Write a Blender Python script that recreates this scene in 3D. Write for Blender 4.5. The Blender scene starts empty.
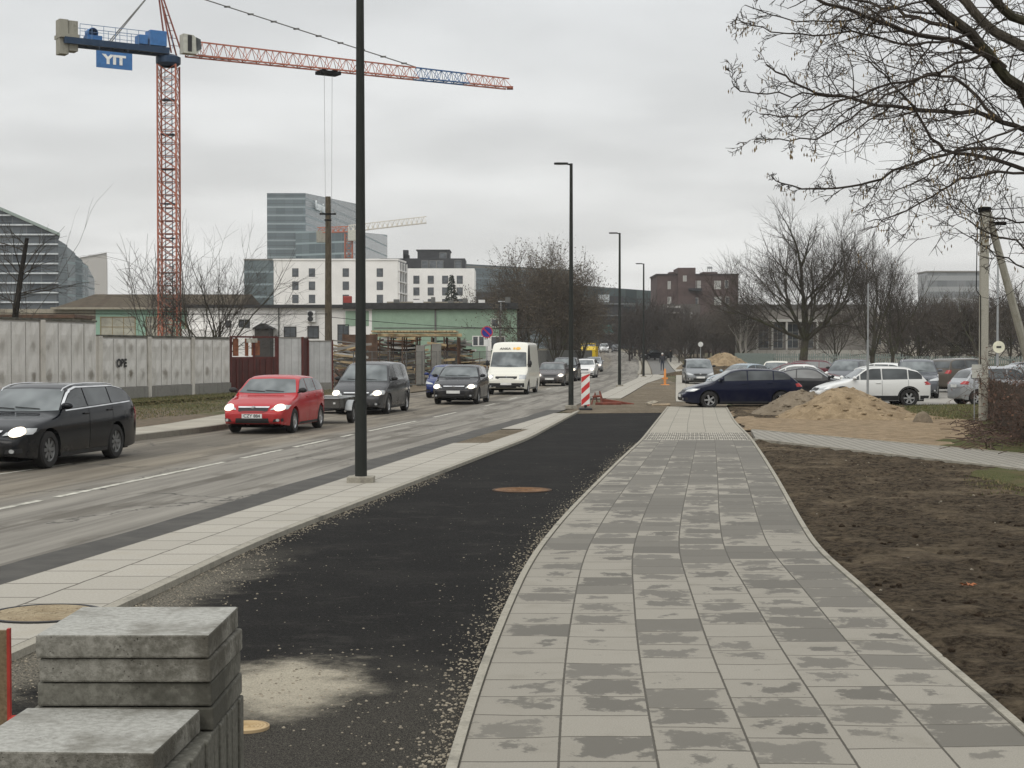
import bpy, bmesh, math, random
import numpy as np
from mathutils import Vector, Matrix, noise as mn
from mathutils.bvhtree import BVHTree
R = math.radians
scene = bpy.context.scene
COL = scene.collection
rnd = random.Random(7)

# ---------------------------------------------------------------- camera
FPX = 1590.0
PITCH = math.atan(33.5 / FPX)
CAMH = 2.1
def ray(px, py):
    u = (px - 512) / FPX; v = (384 - py) / FPX
    return Vector((u, math.cos(PITCH) + v * math.sin(PITCH), -math.sin(PITCH) + v * math.cos(PITCH)))
def G(px, py, z=0.0):
    d = ray(px, py); k = (z - CAMH) / d.z
    return (d.x * k, d.y * k)
def D(px, py, y):
    d = ray(px, py); k = y / d.y
    return Vector((d.x * k, y, CAMH + d.z * k))
def tz(x, y):
    t = min(1, max(0, (y - 150) / 250.0))
    return 2.6 * t * t * (3 - 2 * t)
def verge(y):     # the left verge rises gently from the kerb to the concrete wall
    return 0.22

# ---------------------------------------------------------------- mesh building
def tag(o, label=None, cat=None, group=None, kind=None):
    if label: o['label'] = label
    if cat: o['category'] = cat
    if group: o['group'] = group
    if kind: o['kind'] = kind
    return o
def empty(name, loc=(0, 0, 0), rz=0.0, label=None, cat=None, group=None):
    o = bpy.data.objects.new(name, None); COL.objects.link(o)
    o.location = loc; o.rotation_euler = (0, 0, rz); o.empty_display_size = 0.2
    return tag(o, label, cat, group)
class MB:
    def __init__(s):
        s.v = []; s.f = []; s.m = []; s.uv = {}
        s.mi = 0
    def add(s, vs, fs):
        b = len(s.v); s.v.extend([tuple(p) for p in vs])
        for f in fs: s.f.append(tuple(i + b for i in f)); s.m.append(s.mi)
    def box(s, x0, x1, y0, y1, z0, z1, M=None):
        vs = [(x0,y0,z0),(x1,y0,z0),(x1,y1,z0),(x0,y1,z0),(x0,y0,z1),(x1,y0,z1),(x1,y1,z1),(x0,y1,z1)]
        if M is not None: vs = [M @ Vector(p) for p in vs]
        s.add(vs, [(0,3,2,1),(4,5,6,7),(0,1,5,4),(1,2,6,5),(2,3,7,6),(3,0,4,7)])
    def cbox(s, c, size, M=None):
        s.box(c[0]-size[0]/2, c[0]+size[0]/2, c[1]-size[1]/2, c[1]+size[1]/2, c[2]-size[2]/2, c[2]+size[2]/2, M)
    def tube(s, pts, rad, n=6, cap=True):
        pts = [Vector(p) for p in pts]
        if not hasattr(rad, '__len__'): rad = [rad] * len(pts)
        vs = []; ref = None
        for i, p in enumerate(pts):
            d = (pts[min(i+1, len(pts)-1)] - pts[max(i-1, 0)])
            if d.length < 1e-9: d = Vector((0,0,1))
            d.normalize()
            if ref is None:
                ref = d.orthogonal().normalized()
            a = (ref - d * ref.dot(d))
            if a.length < 1e-6: a = d.orthogonal()
            a.normalize(); ref = a; b = d.cross(a)
            for k in range(n):
                t = 2 * math.pi * k / n
                vs.append(p + (a * math.cos(t) + b * math.sin(t)) * rad[i])
        fs = []
        for i in range(len(pts) - 1):
            for k in range(n):
                k2 = (k + 1) % n
                fs.append((i*n+k, i*n+k2, (i+1)*n+k2, (i+1)*n+k))
        if cap:
            fs.append(tuple(range(n-1, -1, -1))); fs.append(tuple(range((len(pts)-1)*n, len(pts)*n)))
        s.add(vs, fs)
    def lathe(s, prof, n=24, M=None, axis='z'):
        vs = []
        for (r, h) in prof:
            for k in range(n):
                t = 2 * math.pi * k / n
                c, q = r * math.cos(t), r * math.sin(t)
                p = (c, q, h) if axis == 'z' else (c, h, q)
                vs.append(M @ Vector(p) if M is not None else p)
        fs = []
        for i in range(len(prof) - 1):
            for k in range(n):
                k2 = (k + 1) % n
                f = (i*n+k, i*n+k2, (i+1)*n+k2, (i+1)*n+k)
                fs.append(f if axis == 'z' else f[::-1])
        s.add(vs, fs)
    def prism(s, poly, z0, z1, M=None):
        n = len(poly)
        vs = [(x, y, z0) for x, y in poly] + [(x, y, z1) for x, y in poly]
        if M is not None: vs = [M @ Vector(p) for p in vs]
        s.add(vs, [tuple(range(n-1,-1,-1)), tuple(range(n, 2*n))] + [(i, (i+1)%n, n+(i+1)%n, n+i) for i in range(n)])
    def build(s, name, mat, parent=None, smooth=False, loc=None, bevel=0):
        me = bpy.data.meshes.new(name)
        me.from_pydata(s.v, [], s.f)
        for m in (mat if isinstance(mat, (list, tuple)) else [mat]): me.materials.append(m)
        if isinstance(mat, (list, tuple)): me.polygons.foreach_set('material_index', s.m)
        if smooth:
            me.polygons.foreach_set('use_smooth', [True] * len(me.polygons))
            me.set_sharp_from_angle(angle=R(smooth if smooth is not True else 40))
        me.update()
        o = bpy.data.objects.new(name, me); COL.objects.link(o)
        if parent is not None: o.parent = parent
        if loc is not None: o.location = loc
        if bevel:
            b = o.modifiers.new('bevel', 'BEVEL'); b.width = bevel; b.segments = 2; b.limit_method = 'ANGLE'; b.angle_limit = R(40)
        return o
def copy_tree(o, parent=None):
    c = o.copy(); COL.objects.link(c); c.parent = parent
    for ch in o.children: copy_tree(ch, c)
    return c
def text_mesh(name, s, size, mat, parent, M, depth=0.01, bold=0.0):
    cu = bpy.data.curves.new(name, 'FONT'); cu.body = s; cu.size = size; cu.extrude = depth; cu.align_x = 'CENTER'; cu.align_y = 'CENTER'; cu.offset = bold
    t = bpy.data.objects.new(name + '_tmp', cu); COL.objects.link(t)
    bpy.context.view_layer.update()
    me = bpy.data.meshes.new_from_object(t.evaluated_get(bpy.context.evaluated_depsgraph_get()))
    bpy.data.objects.remove(t); bpy.data.curves.remove(cu)
    me.name = name; me.transform(M); me.materials.clear(); me.materials.append(mat)
    o = bpy.data.objects.new(name, me); COL.objects.link(o); o.parent = parent
    return o

# ---------------------------------------------------------------- materials
class NB:
    def __init__(s, name):
        s.mat = bpy.data.materials.new(name); s.mat.use_nodes = True
        s.t = s.mat.node_tree; s.t.nodes.clear()
        s.out = s.t.nodes.new('ShaderNodeOutputMaterial'); s.b = s.t.nodes.new('ShaderNodeBsdfPrincipled')
        s.t.links.new(s.b.outputs[0], s.out.inputs[0])
        s.tc = s.t.nodes.new('ShaderNodeTexCoord')
    def put(s, sock, v):
        if isinstance(v, bpy.types.NodeSocket): s.t.links.new(v, sock)
        elif isinstance(v, (tuple, list)) and len(v) == 3 and sock.type == 'RGBA': sock.default_value = (*v, 1)
        else: sock.default_value = v
    def noise(s, scale, detail=4, rough=0.55, vec=None, out=0, dist=0, dim='3D', w=None):
        n = s.t.nodes.new('ShaderNodeTexNoise'); n.noise_dimensions = dim
        n.inputs['Scale'].default_value = scale; n.inputs['Detail'].default_value = detail; n.inputs['Roughness'].default_value = rough
        n.inputs['Distortion'].default_value = dist
        if w is not None: s.put(n.inputs['W'], w)
        s.t.links.new(vec if vec is not None else s.tc.outputs['Object'], n.inputs['Vector'])
        return n.outputs[out]
    def voro(s, scale, vec=None, feature='F1', out='Distance', rand=1):
        n = s.t.nodes.new('ShaderNodeTexVoronoi'); n.feature = feature
        n.inputs['Scale'].default_value = scale; n.inputs['Randomness'].default_value = rand
        s.t.links.new(vec if vec is not None else s.tc.outputs['Object'], n.inputs['Vector'])
        return n.outputs[out]
    def white(s, vec):
        n = s.t.nodes.new('ShaderNodeTexWhiteNoise'); n.noise_dimensions = '3D'
        s.t.links.new(vec, n.inputs['Vector']); return n.outputs['Value'], n.outputs['Color']
    def map(s, scale=(1,1,1), loc=(0,0,0), rot=(0,0,0), vec=None):
        n = s.t.nodes.new('ShaderNodeMapping'); n.inputs['Scale'].default_value = scale; n.inputs['Location'].default_value = loc
        n.inputs['Rotation'].default_value = rot
        s.t.links.new(vec if vec is not None else s.tc.outputs['Object'], n.inputs['Vector']); return n.outputs[0]
    def ramp(s, fac, a, b, ca=0.0, cb=1.0):
        n = s.t.nodes.new('ShaderNodeMapRange'); n.interpolation_type = 'SMOOTHSTEP'
        s.put(n.inputs[0], fac); n.inputs[1].default_value = a; n.inputs[2].default_value = b
        n.inputs[3].default_value = ca; n.inputs[4].default_value = cb
        return n.outputs[0]
    def mix(s, fac, a, b, mode='MIX'):
        n = s.t.nodes.new('ShaderNodeMix'); n.data_type = 'RGBA'; n.blend_type = mode
        s.put(n.inputs[0], fac); s.put(n.inputs[6], a); s.put(n.inputs[7], b); return n.outputs[2]
    def math(s, op, a, b=0.0, c=None):
        n = s.t.nodes.new('ShaderNodeMath'); n.operation = op; s.put(n.inputs[0], a); s.put(n.inputs[1], b)
        if c is not None: s.put(n.inputs[2], c)
        return n.outputs[0]
    def vmath(s, op, a, b=(0,0,0)):
        n = s.t.nodes.new('ShaderNodeVectorMath'); n.operation = op; s.put(n.inputs[0], a); s.put(n.inputs[1], b); return n.outputs[0]
    def sep(s, v):
        n = s.t.nodes.new('ShaderNodeSeparateXYZ'); s.t.links.new(v, n.inputs[0]); return n.outputs
    def comb(s, x, y, z=0.0):
        n = s.t.nodes.new('ShaderNodeCombineXYZ'); s.put(n.inputs[0], x); s.put(n.inputs[1], y); s.put(n.inputs[2], z); return n.outputs[0]
    def bump(s, h, strength=0.3, dist=0.02):
        n = s.t.nodes.new('ShaderNodeBump'); n.inputs['Strength'].default_value = strength; n.inputs['Distance'].default_value = dist
        s.put(n.inputs['Height'], h); s.t.links.new(n.outputs[0], s.b.inputs['Normal'])
    def set(s, col=None, rough=None, metal=None, spec=None, **kw):
        if col is not None: s.put(s.b.inputs['Base Color'], col)
        if rough is not None: s.put(s.b.inputs['Roughness'], rough)
        if metal is not None: s.put(s.b.inputs['Metallic'], metal)
        if spec is not None: s.put(s.b.inputs['Specular IOR Level'], spec)
        for k, v in kw.items(): s.put(s.b.inputs[k.replace('_', ' ')], v)
        return s.mat
MT = {}
def plain(name, col, rough=0.6, metal=0.0, spec=0.28, var=0.12, scale=3.0, bump=0.0, coat=0.0):
    if name in MT: return MT[name]
    n = NB(name)
    f = n.noise(scale, 5, 0.6)
    c = n.mix(n.ramp(f, 0.3, 0.7), tuple(x * (1 - var) for x in col), tuple(min(1, x * (1 + var)) for x in col))
    if bump: n.bump(n.noise(scale * 12, 4), bump, 0.01)
    n.set(c, rough, metal, spec)
    if coat: n.set(Coat_Weight=coat, Coat_Roughness=0.06)
    MT[name] = n.mat
    return n.mat
def paint(name, col, dirt=0.22, metal=0.0):
    if name in MT: return MT[name]
    n = NB(name)
    z = n.sep(n.tc.outputs['Object'])[2]
    d = n.math('MULTIPLY', n.ramp(z, 0.75, 0.2), n.ramp(n.noise(5, 5), 0.3, 0.7))
    d = n.math('MULTIPLY', d, dirt)
    c = n.mix(d, col, (0.13, 0.115, 0.095))
    n.set(c, n.math('ADD', 0.12, n.math('MULTIPLY', d, 0.6)), metal, 0.20)
    MT[name] = n.mat
    return n.mat
def emit(name, col, strength, base=(0.8,0.8,0.8)):
    n = NB(name); n.set(base, 0.2); n.put(n.b.inputs['Emission Color'], col); n.b.inputs['Emission Strength'].default_value = strength
    MT[name] = n.mat
    return n.mat

def m_slabs():
    n = NB('wet_slabs'); uv0 = n.tc.outputs['UV']; s = n.sep(uv0)
    cr = n.white(n.comb(n.math('FLOOR', s[0]), 3.0))[0]
    wv = n.math('MULTIPLY', n.math('SUBTRACT', n.noise(0.35, 2, vec=uv0), 0.5), 0.5)
    uv = n.comb(s[0], n.math('ADD', n.math('ADD', s[1], wv), n.math('MULTIPLY', cr, 0.8))); s = n.sep(uv)
    wob = n.noise(0.8, 2, vec=uv)
    cell = n.comb(n.math('FLOOR', s[0]), n.math('FLOOR', s[1]))
    rv, rc = n.white(cell); rs = n.sep(rc)
    fu = n.math('FRACT', s[0]); fv = n.math('FRACT', s[1])
    # distance to the middle of a slab, warped, for wet stains that keep away from slab edges
    w1 = n.noise(3.2, 5, 0.65, vec=n.map((1, 0.8, 1), vec=uv))
    w2 = n.noise(9.0, 4, 0.6, vec=uv)
    cu = n.math('ABSOLUTE', n.math('SUBTRACT', fu, n.math('ADD', 0.35, n.math('MULTIPLY', rs[1], 0.3))))
    cv = n.math('ABSOLUTE', n.math('SUBTRACT', fv, n.math('ADD', 0.35, n.math('MULTIPLY', rs[2], 0.3))))
    dist = n.math('MAXIMUM', cu, cv)
    big = n.noise(0.22, 2, 0.5, vec=uv)
    thr = n.math('ADD', n.math('MULTIPLY', rv, 0.80), n.math('MULTIPLY', n.math('SUBTRACT', big, 0.5), 1.5))
    far = n.math('ADD', n.ramp(s[1], 8, 24, -0.14, 0.22), n.ramp(s[1], 24, 60, 0.0, 0.30))
    side = n.math('MULTIPLY', n.ramp(s[0], 1.4, 0.2), -0.28)
    thr = n.math('ADD', thr, n.math('ADD', far, side))
    f = n.math('SUBTRACT', n.math('ADD', thr, n.math('MULTIPLY', n.math('SUBTRACT', w1, 0.5), 1.5)), n.math('MULTIPLY', dist, 1.15))
    f = n.math('ADD', f, n.math('MULTIPLY', n.math('SUBTRACT', w2, 0.5), 0.35))
    wet = n.ramp(f, 0.05, 0.17)
    g = n.noise(55, 4, 0.7, vec=uv)
    light = n.mix(n.ramp(g, 0.3, 0.7), (0.221, 0.205, 0.172), (0.301, 0.281, 0.239))
    light = n.mix(n.math('MULTIPLY', rs[0], 0.45), light, (0.203, 0.187, 0.156))
    light = n.mix(n.ramp(n.noise(1.1, 5, 0.65, vec=uv), 0.5, 0.75, 0, 0.4), light, (0.18, 0.165, 0.132))
    dark = n.mix(n.ramp(g, 0.3, 0.7), (0.086, 0.079, 0.066), (0.112, 0.103, 0.087))
    dark = n.mix(rs[0], dark, (0.104, 0.096, 0.080))
    c = n.mix(n.math('MULTIPLY', wet, n.math('ADD', 0.68, n.math('MULTIPLY', rs[1], 0.25))), light, dark)
    eu = n.math('MINIMUM', fu, n.math('SUBTRACT', 1.0, fu)); ev = n.math('MINIMUM', fv, n.math('SUBTRACT', 1.0, fv))
    j1 = n.ramp(n.math('ADD', eu, n.math('MULTIPLY', n.math('SUBTRACT', w2, 0.5), 0.016)), 0.018, 0.009)
    j2 = n.ramp(n.math('ADD', ev, n.math('MULTIPLY', n.math('SUBTRACT', w2, 0.5), 0.02)), 0.024, 0.012)
    j = n.math('MAXIMUM', j1, n.math('MULTIPLY', j2, 0.85))
    c = n.mix(j, c, (0.075, 0.068, 0.055))
    n.set(c, n.ramp(wet, 0, 1, 0.9, 0.7), spec=0.2)
    h = n.math('ADD', n.math('MULTIPLY', g, 0.25), n.math('MULTIPLY', j, -1.0))
    n.bump(h, 0.5, 0.004)
    return n.mat
def m_pale_slabs(name='pale_slabs', a=(0.30, 0.279, 0.236), b=(0.385, 0.360, 0.309), joint=(0.085,0.075,0.06), jw=0.022, stag=0.43):
    n = NB(name); uv = n.tc.outputs['UV']; s = n.sep(uv)
    s = n.sep(n.comb(s[0], n.math('ADD', s[1], n.math('MULTIPLY', n.math('FLOOR', s[0]), stag))))
    cell = n.comb(n.math('FLOOR', s[0]), n.math('FLOOR', s[1])); rv, rc = n.white(cell)
    g = n.noise(30, 4, 0.7, vec=uv); g2 = n.noise(1.3, 4, 0.6, vec=uv)
    c = n.mix(n.ramp(g, 0.3, 0.7), a, b)
    c = n.mix(n.math('MULTIPLY', rv, 0.4), c, tuple(x*0.85 for x in a))
    c = n.mix(n.ramp(g2, 0.52, 0.75, 0, 0.5), c, (0.30, 0.27, 0.215))
    fu = n.math('FRACT', s[0]); fv = n.math('FRACT', s[1])
    eu = n.math('MINIMUM', fu, n.math('SUBTRACT', 1.0, fu)); ev = n.math('MINIMUM', fv, n.math('SUBTRACT', 1.0, fv))
    j = n.math('MAXIMUM', n.ramp(eu, jw, jw*0.5), n.ramp(ev, jw, jw*0.5))
    c = n.mix(j, c, joint)
    n.set(c, 0.85, spec=0.3); n.bump(n.math('SUBTRACT', n.math('MULTIPLY', g, .25), j), 0.5, 0.004)
    return n.mat
def m_path():
    n = NB('fresh_asphalt'); o = n.tc.outputs['Object']
    ag = n.noise(160, 3, 0.7); v = n.voro(70)
    big = n.noise(0.7, 6, 0.7, vec=n.map((0.8, 0.9, 1)))
    c = n.mix(n.ramp(ag, 0.35, 0.75), (0.003, 0.0028, 0.0026), (0.024, 0.0225, 0.0205))
    c = n.mix(n.ramp(big, 0.44, 0.68, 0, 0.4), c, (0.030, 0.028, 0.025))
    c = n.mix(n.ramp(n.noise(1.6, 7, 0.75, vec=n.map((0.9, 1.1, 1), loc=(4,4,0))), 0.52, 0.70, 0, 0.45), c, (0.055, 0.051, 0.044))
    c = n.mix(n.ramp(n.noise(48, 6, 0.85), 0.54, 0.66, 0, 0.5), c, (0.085, 0.080, 0.070))
    c = n.mix(n.ramp(n.noise(35, 5, 0.8, vec=n.map(loc=(2,7,0))), 0.52, 0.62, 0, 0.6), c, (0.002, 0.002, 0.002))
    sp = n.math('MULTIPLY', n.ramp(v, 0.16, 0.06), n.ramp(n.noise(6, 3), 0.54, 0.70))
    c = n.mix(n.math('MULTIPLY', sp, 0.8), c, (0.24, 0.22, 0.18))
    sx = n.sep(o); ed = n.math('SUBTRACT', sx[0], n.math('ADD', -4.52, n.math('MULTIPLY', sx[1], 0.106)))
    ed = n.math('ADD', ed, n.math('MULTIPLY', n.math('SUBTRACT', n.noise(2.0, 5, 0.7), 0.5), 1.3))
    gv = n.math('MULTIPLY', n.math('MULTIPLY', n.ramp(ed, 0.75, 0.25), n.ramp(sx[1], 17.5, 14.0)), n.ramp(n.noise(60, 3, 0.8), 0.36, 0.58))
    c = n.mix(n.math('MULTIPLY', gv, 0.85), c, (0.21, 0.19, 0.15))
    # spilled cement dust: an own-shaped stain beside the stacked slabs
    x0, y0 = G(283, 686); p = n.vmath('SUBTRACT', o, (x0, y0, 0)); q = n.sep(p)
    e = n.math('SQRT', n.math('ADD', n.math('POWER', n.math('MULTIPLY', q[0], 1.55), 2.0), n.math('POWER', n.math('MULTIPLY', q[1], 0.95), 2.0)))
    e = n.math('ADD', e, n.math('MULTIPLY', n.math('SUBTRACT', n.noise(2.6, 6, 0.7), 0.5), 1.5))
    dust = n.ramp(e, 1.05, 0.3)
    dust = n.math('MULTIPLY', dust, n.ramp(n.noise(90, 3, 0.7), 0.25, 0.6, 0.45, 1.0))
    c = n.mix(dust, c, (0.40, 0.36, 0.28))
    x1, y1 = G(320, 745); p = n.vmath('SUBTRACT', o, (x1, y1, 0)); q = n.sep(p)
    e = n.math('SQRT', n.math('ADD', n.math('POWER', q[0], 2.0), n.math('POWER', n.math('MULTIPLY', q[1], 0.8), 2.0)))
    halo = n.math('MULTIPLY', n.ramp(n.math('ADD', e, n.math('MULTIPLY', n.math('SUBTRACT', n.noise(3, 5, 0.7), 0.5), 2)), 2.2, 0.6), 0.35)
    c = n.mix(n.math('MULTIPLY', halo, n.ramp(ag, 0.4, 0.6)), c, (0.20, 0.18, 0.145))
    n.set(c, 0.92, spec=0.10); n.bump(n.math('ADD', ag, n.math('MULTIPLY', v, .5)), 0.9, 0.008)
    return n.mat
def m_road():
    n = NB('worn_asphalt'); uv = n.tc.outputs['UV']; s = n.sep(uv)   # u = 0 right edge .. metres left, v = metres along
    st = n.noise(1.0, 5, 0.6, vec=n.map((1.6, 0.035, 1), vec=uv)); st2 = n.noise(1.0, 6, 0.65, vec=n.map((2.8, 0.16, 1), vec=uv, loc=(3,9,0)))
    ag = n.noise(90, 3, 0.7, vec=uv); big = n.noise(0.5, 5, 0.65, vec=uv)
    near = n.mix(n.ramp(st2, 0.3, 0.7), (0.178, 0.164, 0.140), (0.275, 0.256, 0.220))
    farl = n.mix(n.ramp(st2, 0.3, 0.7), (0.138, 0.117, 0.089), (0.25, 0.219, 0.17))
    side = n.ramp(n.math('ADD', s[0], n.math('MULTIPLY', n.math('SUBTRACT', big, 0.5), 1.0)), 3.4, 4.3)
    c = n.mix(side, near, farl)
    dk = n.ramp(st, 0.49, 0.58)
    c = n.mix(n.math('MULTIPLY', dk, 0.62), c, (0.090, 0.080, 0.066))
    c = n.mix(n.ramp(n.noise(1.0, 5, 0.6, vec=n.map((1.1, 0.22, 1), vec=uv, loc=(7,1,0))), 0.53, 0.62, 0, 0.6), c, (0.085, 0.073, 0.057))
    c = n.mix(n.ramp(ag, 0.35, 0.7, 0.28, 0), c, (0.06, 0.058, 0.052))
    wuv = n.vmath('ADD', uv, n.vmath('SCALE', n.noise(1.4, 4, vec=uv, out=1)))
    wv = n.t.nodes[-1]
    crk = n.voro(0.20, vec=n.map((1.5, 0.8, 1), vec=n.vmath('ADD', uv, n.noise(1.2, 4, 0.7, vec=uv, out=1))), feature='DISTANCE_TO_EDGE')
    cm = n.math('MULTIPLY', n.ramp(crk, 0.007, 0.0025), n.ramp(big, 0.42, 0.52))
    c = n.mix(n.math('MULTIPLY', cm, 0.8), c, (0.035, 0.033, 0.03))
    n.set(c, 0.85, spec=0.2); n.bump(n.math('SUBTRACT', ag, cm), 0.4, 0.006)
    return n.mat
def m_soil(name='soil', a=(0.026, 0.019, 0.012), b=(0.125, 0.096, 0.064), hi=(0.24, 0.188, 0.125), hif=0.6):
    n = NB(name)
    f = n.noise(11, 9, 0.78); g = n.noise(0.8, 6, 0.7); h = n.noise(60, 4, 0.75)
    c = n.mix(n.ramp(f, 0.38, 0.62), a, b)
    c = n.mix(n.math('MULTIPLY', n.ramp(g, 0.48, 0.68), hif), c, hi)
    c = n.mix(n.ramp(h, 0.60, 0.78, 0, 0.6), c, hi)
    c = n.mix(n.ramp(h, 0.40, 0.25, 0, 0.6), c, tuple(x*0.5 for x in a))
    n.set(c, 1.0, spec=0.08); n.bump(n.math('ADD', f, n.math('MULTIPLY', h, 0.4)), 1.0, 0.08)
    return n.mat
def m_sand(name='sand', a=(0.185, 0.135, 0.080), b=(0.33, 0.250, 0.155), d=(0.105, 0.073, 0.043)):
    n = NB(name)
    f = n.noise(3, 8, 0.7); h = n.noise(26, 5, 0.7)
    c = n.mix(n.ramp(f, 0.3, 0.7), a, b)
    c = n.mix(n.ramp(h, 0.54, 0.68, 0, 0.8), c, d)
    c = n.mix(n.ramp(n.noise(0.9, 6, 0.7, loc=None) if False else n.noise(0.9, 6, 0.7), 0.52, 0.68, 0, 0.55), c, tuple(x*1.6 for x in d))
    n.set(c, 0.95, spec=0.2); n.bump(n.math('ADD', f, n.math('MULTIPLY', h, 0.5)), 1.0, 0.05)
    return n.mat
def m_grass(name='grass'):
    n = NB(name)
    f = n.noise(1.2, 7, 0.7); h = n.noise(40, 4, 0.7)
    c = n.mix(n.ramp(h, 0.3, 0.7), (0.035, 0.040, 0.012), (0.105, 0.105, 0.038))
    c = n.mix(n.ramp(f, 0.45, 0.65, 0, 0.75), c, (0.115, 0.085, 0.045))
    n.set(c, 0.95, spec=0.15); n.bump(h, 1.0, 0.03)
    return n.mat
def m_ground():
    n = NB('bare_ground')
    f = n.noise(0.09, 8, 0.65); h = n.noise(4, 6, 0.7); k = n.noise(0.35, 6, 0.7)
    c = n.mix(n.ramp(h, 0.3, 0.7), (0.075, 0.058, 0.040), (0.16, 0.125, 0.088))
    c = n.mix(n.ramp(f, 0.46, 0.56, 0, 0.9), c, (0.062, 0.064, 0.024))
    c = n.mix(n.ramp(k, 0.58, 0.7, 0, 0.6), c, (0.24, 0.19, 0.13))
    n.set(c, 0.95, spec=0.2); n.bump(h, 0.8, 0.05)
    return n.mat
def m_concrete(name, a, b, stain=(0.10,0.095,0.08), sc=1.5, sf=0.6, lo=0.52, hi=0.72, bump=0.5):
    n = NB(name)
    f = n.noise(sc, 7, 0.65); g = n.noise(45, 4, 0.7); v = n.noise(1.0, 5, 0.6, vec=n.map((5, 5, 0.7)))
    c = n.mix(n.ramp(g, 0.3, 0.7), a, b)
    c = n.mix(n.math('MULTIPLY', n.ramp(f, lo, hi), sf), c, stain)
    c = n.mix(n.math('MULTIPLY', n.ramp(v, 0.5, 0.7), sf * 0.6), c, stain)
    pit = n.math('MULTIPLY', n.ramp(n.voro(75), 0.20, 0.08), n.ramp(n.noise(14, 3), 0.50, 0.62))
    c = n.mix(n.math('MULTIPLY', pit, sf*.5), c, tuple(x*.45 for x in stain))
    c = n.mix(n.ramp(n.noise(9, 7, .8, dist=1.5), 0.60, 0.70, 0, sf*.35), c, tuple(min(1, x*1.5) for x in b))
    n.set(c, 0.9, spec=0.15); n.bump(n.math('SUBTRACT', n.math('ADD', g, f), pit), bump, 0.006)
    return n.mat
def m_bark(name, a=(0.030, 0.026, 0.020), b=(0.085, 0.076, 0.060), green=0.0):
    n = NB(name)
    f = n.noise(3, 6, 0.7, vec=n.map((6, 6, 1.2)))
    c = n.mix(n.ramp(f, 0.3, 0.7), a, b)
    if green: c = n.mix(n.ramp(n.noise(1.1, 4), 0.45, 0.65, 0, green), c, (0.075, 0.082, 0.035))
    n.set(c, 0.95, spec=0.15); n.bump(f, 0.8, 0.03)
    return n.mat
def m_curtain(name, glass=(0.085, 0.115, 0.13), glass2=(0.17, 0.21, 0.225), band=(0.42, 0.47, 0.49), du=1.5, dv=3.6, bw=0.16, mw=0.05, rough=0.18):
    n = NB(name); s = n.sep(n.tc.outputs['UV'])    # metres
    u = n.math('DIVIDE', s[0], du); v = n.math('DIVIDE', s[1], dv)
    cell = n.comb(n.math('FLOOR', u), n.math('FLOOR', v)); rv, rc = n.white(cell)
    fu = n.math('FRACT', u); fv = n.math('FRACT', v)
    c = n.mix(n.math('MULTIPLY', rv, 1.0), glass, glass2)
    c = n.mix(n.math('LESS_THAN', fu, mw), c, tuple(x*0.6 for x in band))
    c = n.mix(n.math('LESS_THAN', n.math('ABSOLUTE', n.math('SUBTRACT', fv, 0.42)), 0.03), c, tuple(x*0.45 for x in band))
    bd = n.math('LESS_THAN', fv, bw)
    c = n.mix(bd, c, band)
    n.set(c, n.ramp(bd, 0, 1, rough, 0.5), spec=0.25)
    return n.mat
def m_stripe(name, axis, period, a, b, width=0.08, var=0.15, rough=0.6, warp=0.0):
    """boards / sheet ribs: a dark seam every `period` metres along a local axis"""
    n = NB(name); s = n.sep(n.tc.outputs['Object'])
    q = n.math('DIVIDE', s['XYZ'.index(axis)], period)
    fr = n.math('FRACT', q); cell = n.math('FLOOR', q)
    rv, rc = n.white(n.comb(cell, 0.0, 0.0))
    f = n.noise(1.6, 6, 0.65); g = n.noise(1.0, 5, vec=n.map((6, 6, 0.6)))
    c = n.mix(n.ramp(f, 0.3, 0.7), tuple(x*(1-var) for x in a), tuple(x*(1+var) for x in a))
    c = n.mix(n.math('MULTIPLY', rv, var * 2), c, b)
    c = n.mix(n.ramp(g, 0.52, 0.72, 0, var * 2), c, b)
    c = n.mix(n.math('LESS_THAN', fr, width), c, b)
    n.set(c, rough, spec=0.35)
    MT[name] = n.mat
    return n.mat
M_SLAB = m_slabs(); M_PALE = m_pale_slabs(); M_PATH = m_path(); M_ROAD = m_road()
M_SOIL = m_soil(); M_SAND = m_sand(); M_GRASS = m_grass(); M_GROUND = m_ground()
M_EARTH = m_soil('packed_earth', (0.12, 0.098, 0.07), (0.21, 0.175, 0.128), (0.30, 0.25, 0.18), 0.6)
M_SPOIL = m_sand('grey_brown_spoil', (0.14, 0.112, 0.078), (0.22, 0.18, 0.13), (0.07, 0.055, 0.04))
M_TAR = plain('tar_seal', (0.052, 0.048, 0.041), 0.75, var=0.25, scale=2, bump=0.4)
M_LOT = plain('lot_asphalt', (0.175, 0.165, 0.145), 0.75, var=0.2, scale=0.6, bump=0.3)
M_KERB = m_concrete('kerb_concrete', (0.25, 0.232, 0.19), (0.33, 0.308, 0.257), sc=2)
M_KERBD = m_concrete('old_kerb', (0.15, 0.135, 0.11), (0.23, 0.21, 0.175), sc=2)
M_WHITE = plain('road_paint', (0.40, 0.385, 0.33), 0.8, var=0.45, scale=5)
M_BLACK = plain('black_plastic', (0.018, 0.018, 0.018), 0.55)
M_TYRE = plain('tyre_rubber', (0.022, 0.021, 0.02), 0.85)
M_RIM = plain('alloy', (0.42, 0.42, 0.42), 0.35, 0.8)
M_RIMD = plain('steel_rim', (0.16, 0.16, 0.155), 0.5, 0.5)
M_UNDER = plain('underbody', (0.006, 0.006, 0.006), 0.95, spec=.05)
def m_glass(name, a, b, rough=0.06):
    n = NB(name); f = n.noise(0.9, 2, 0.5, vec=n.map((1, 1.6, 1.8)))
    n.set(n.mix(n.ramp(f, 0.30, 0.75), a, b), rough, spec=0.5)
    return n.mat
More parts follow.
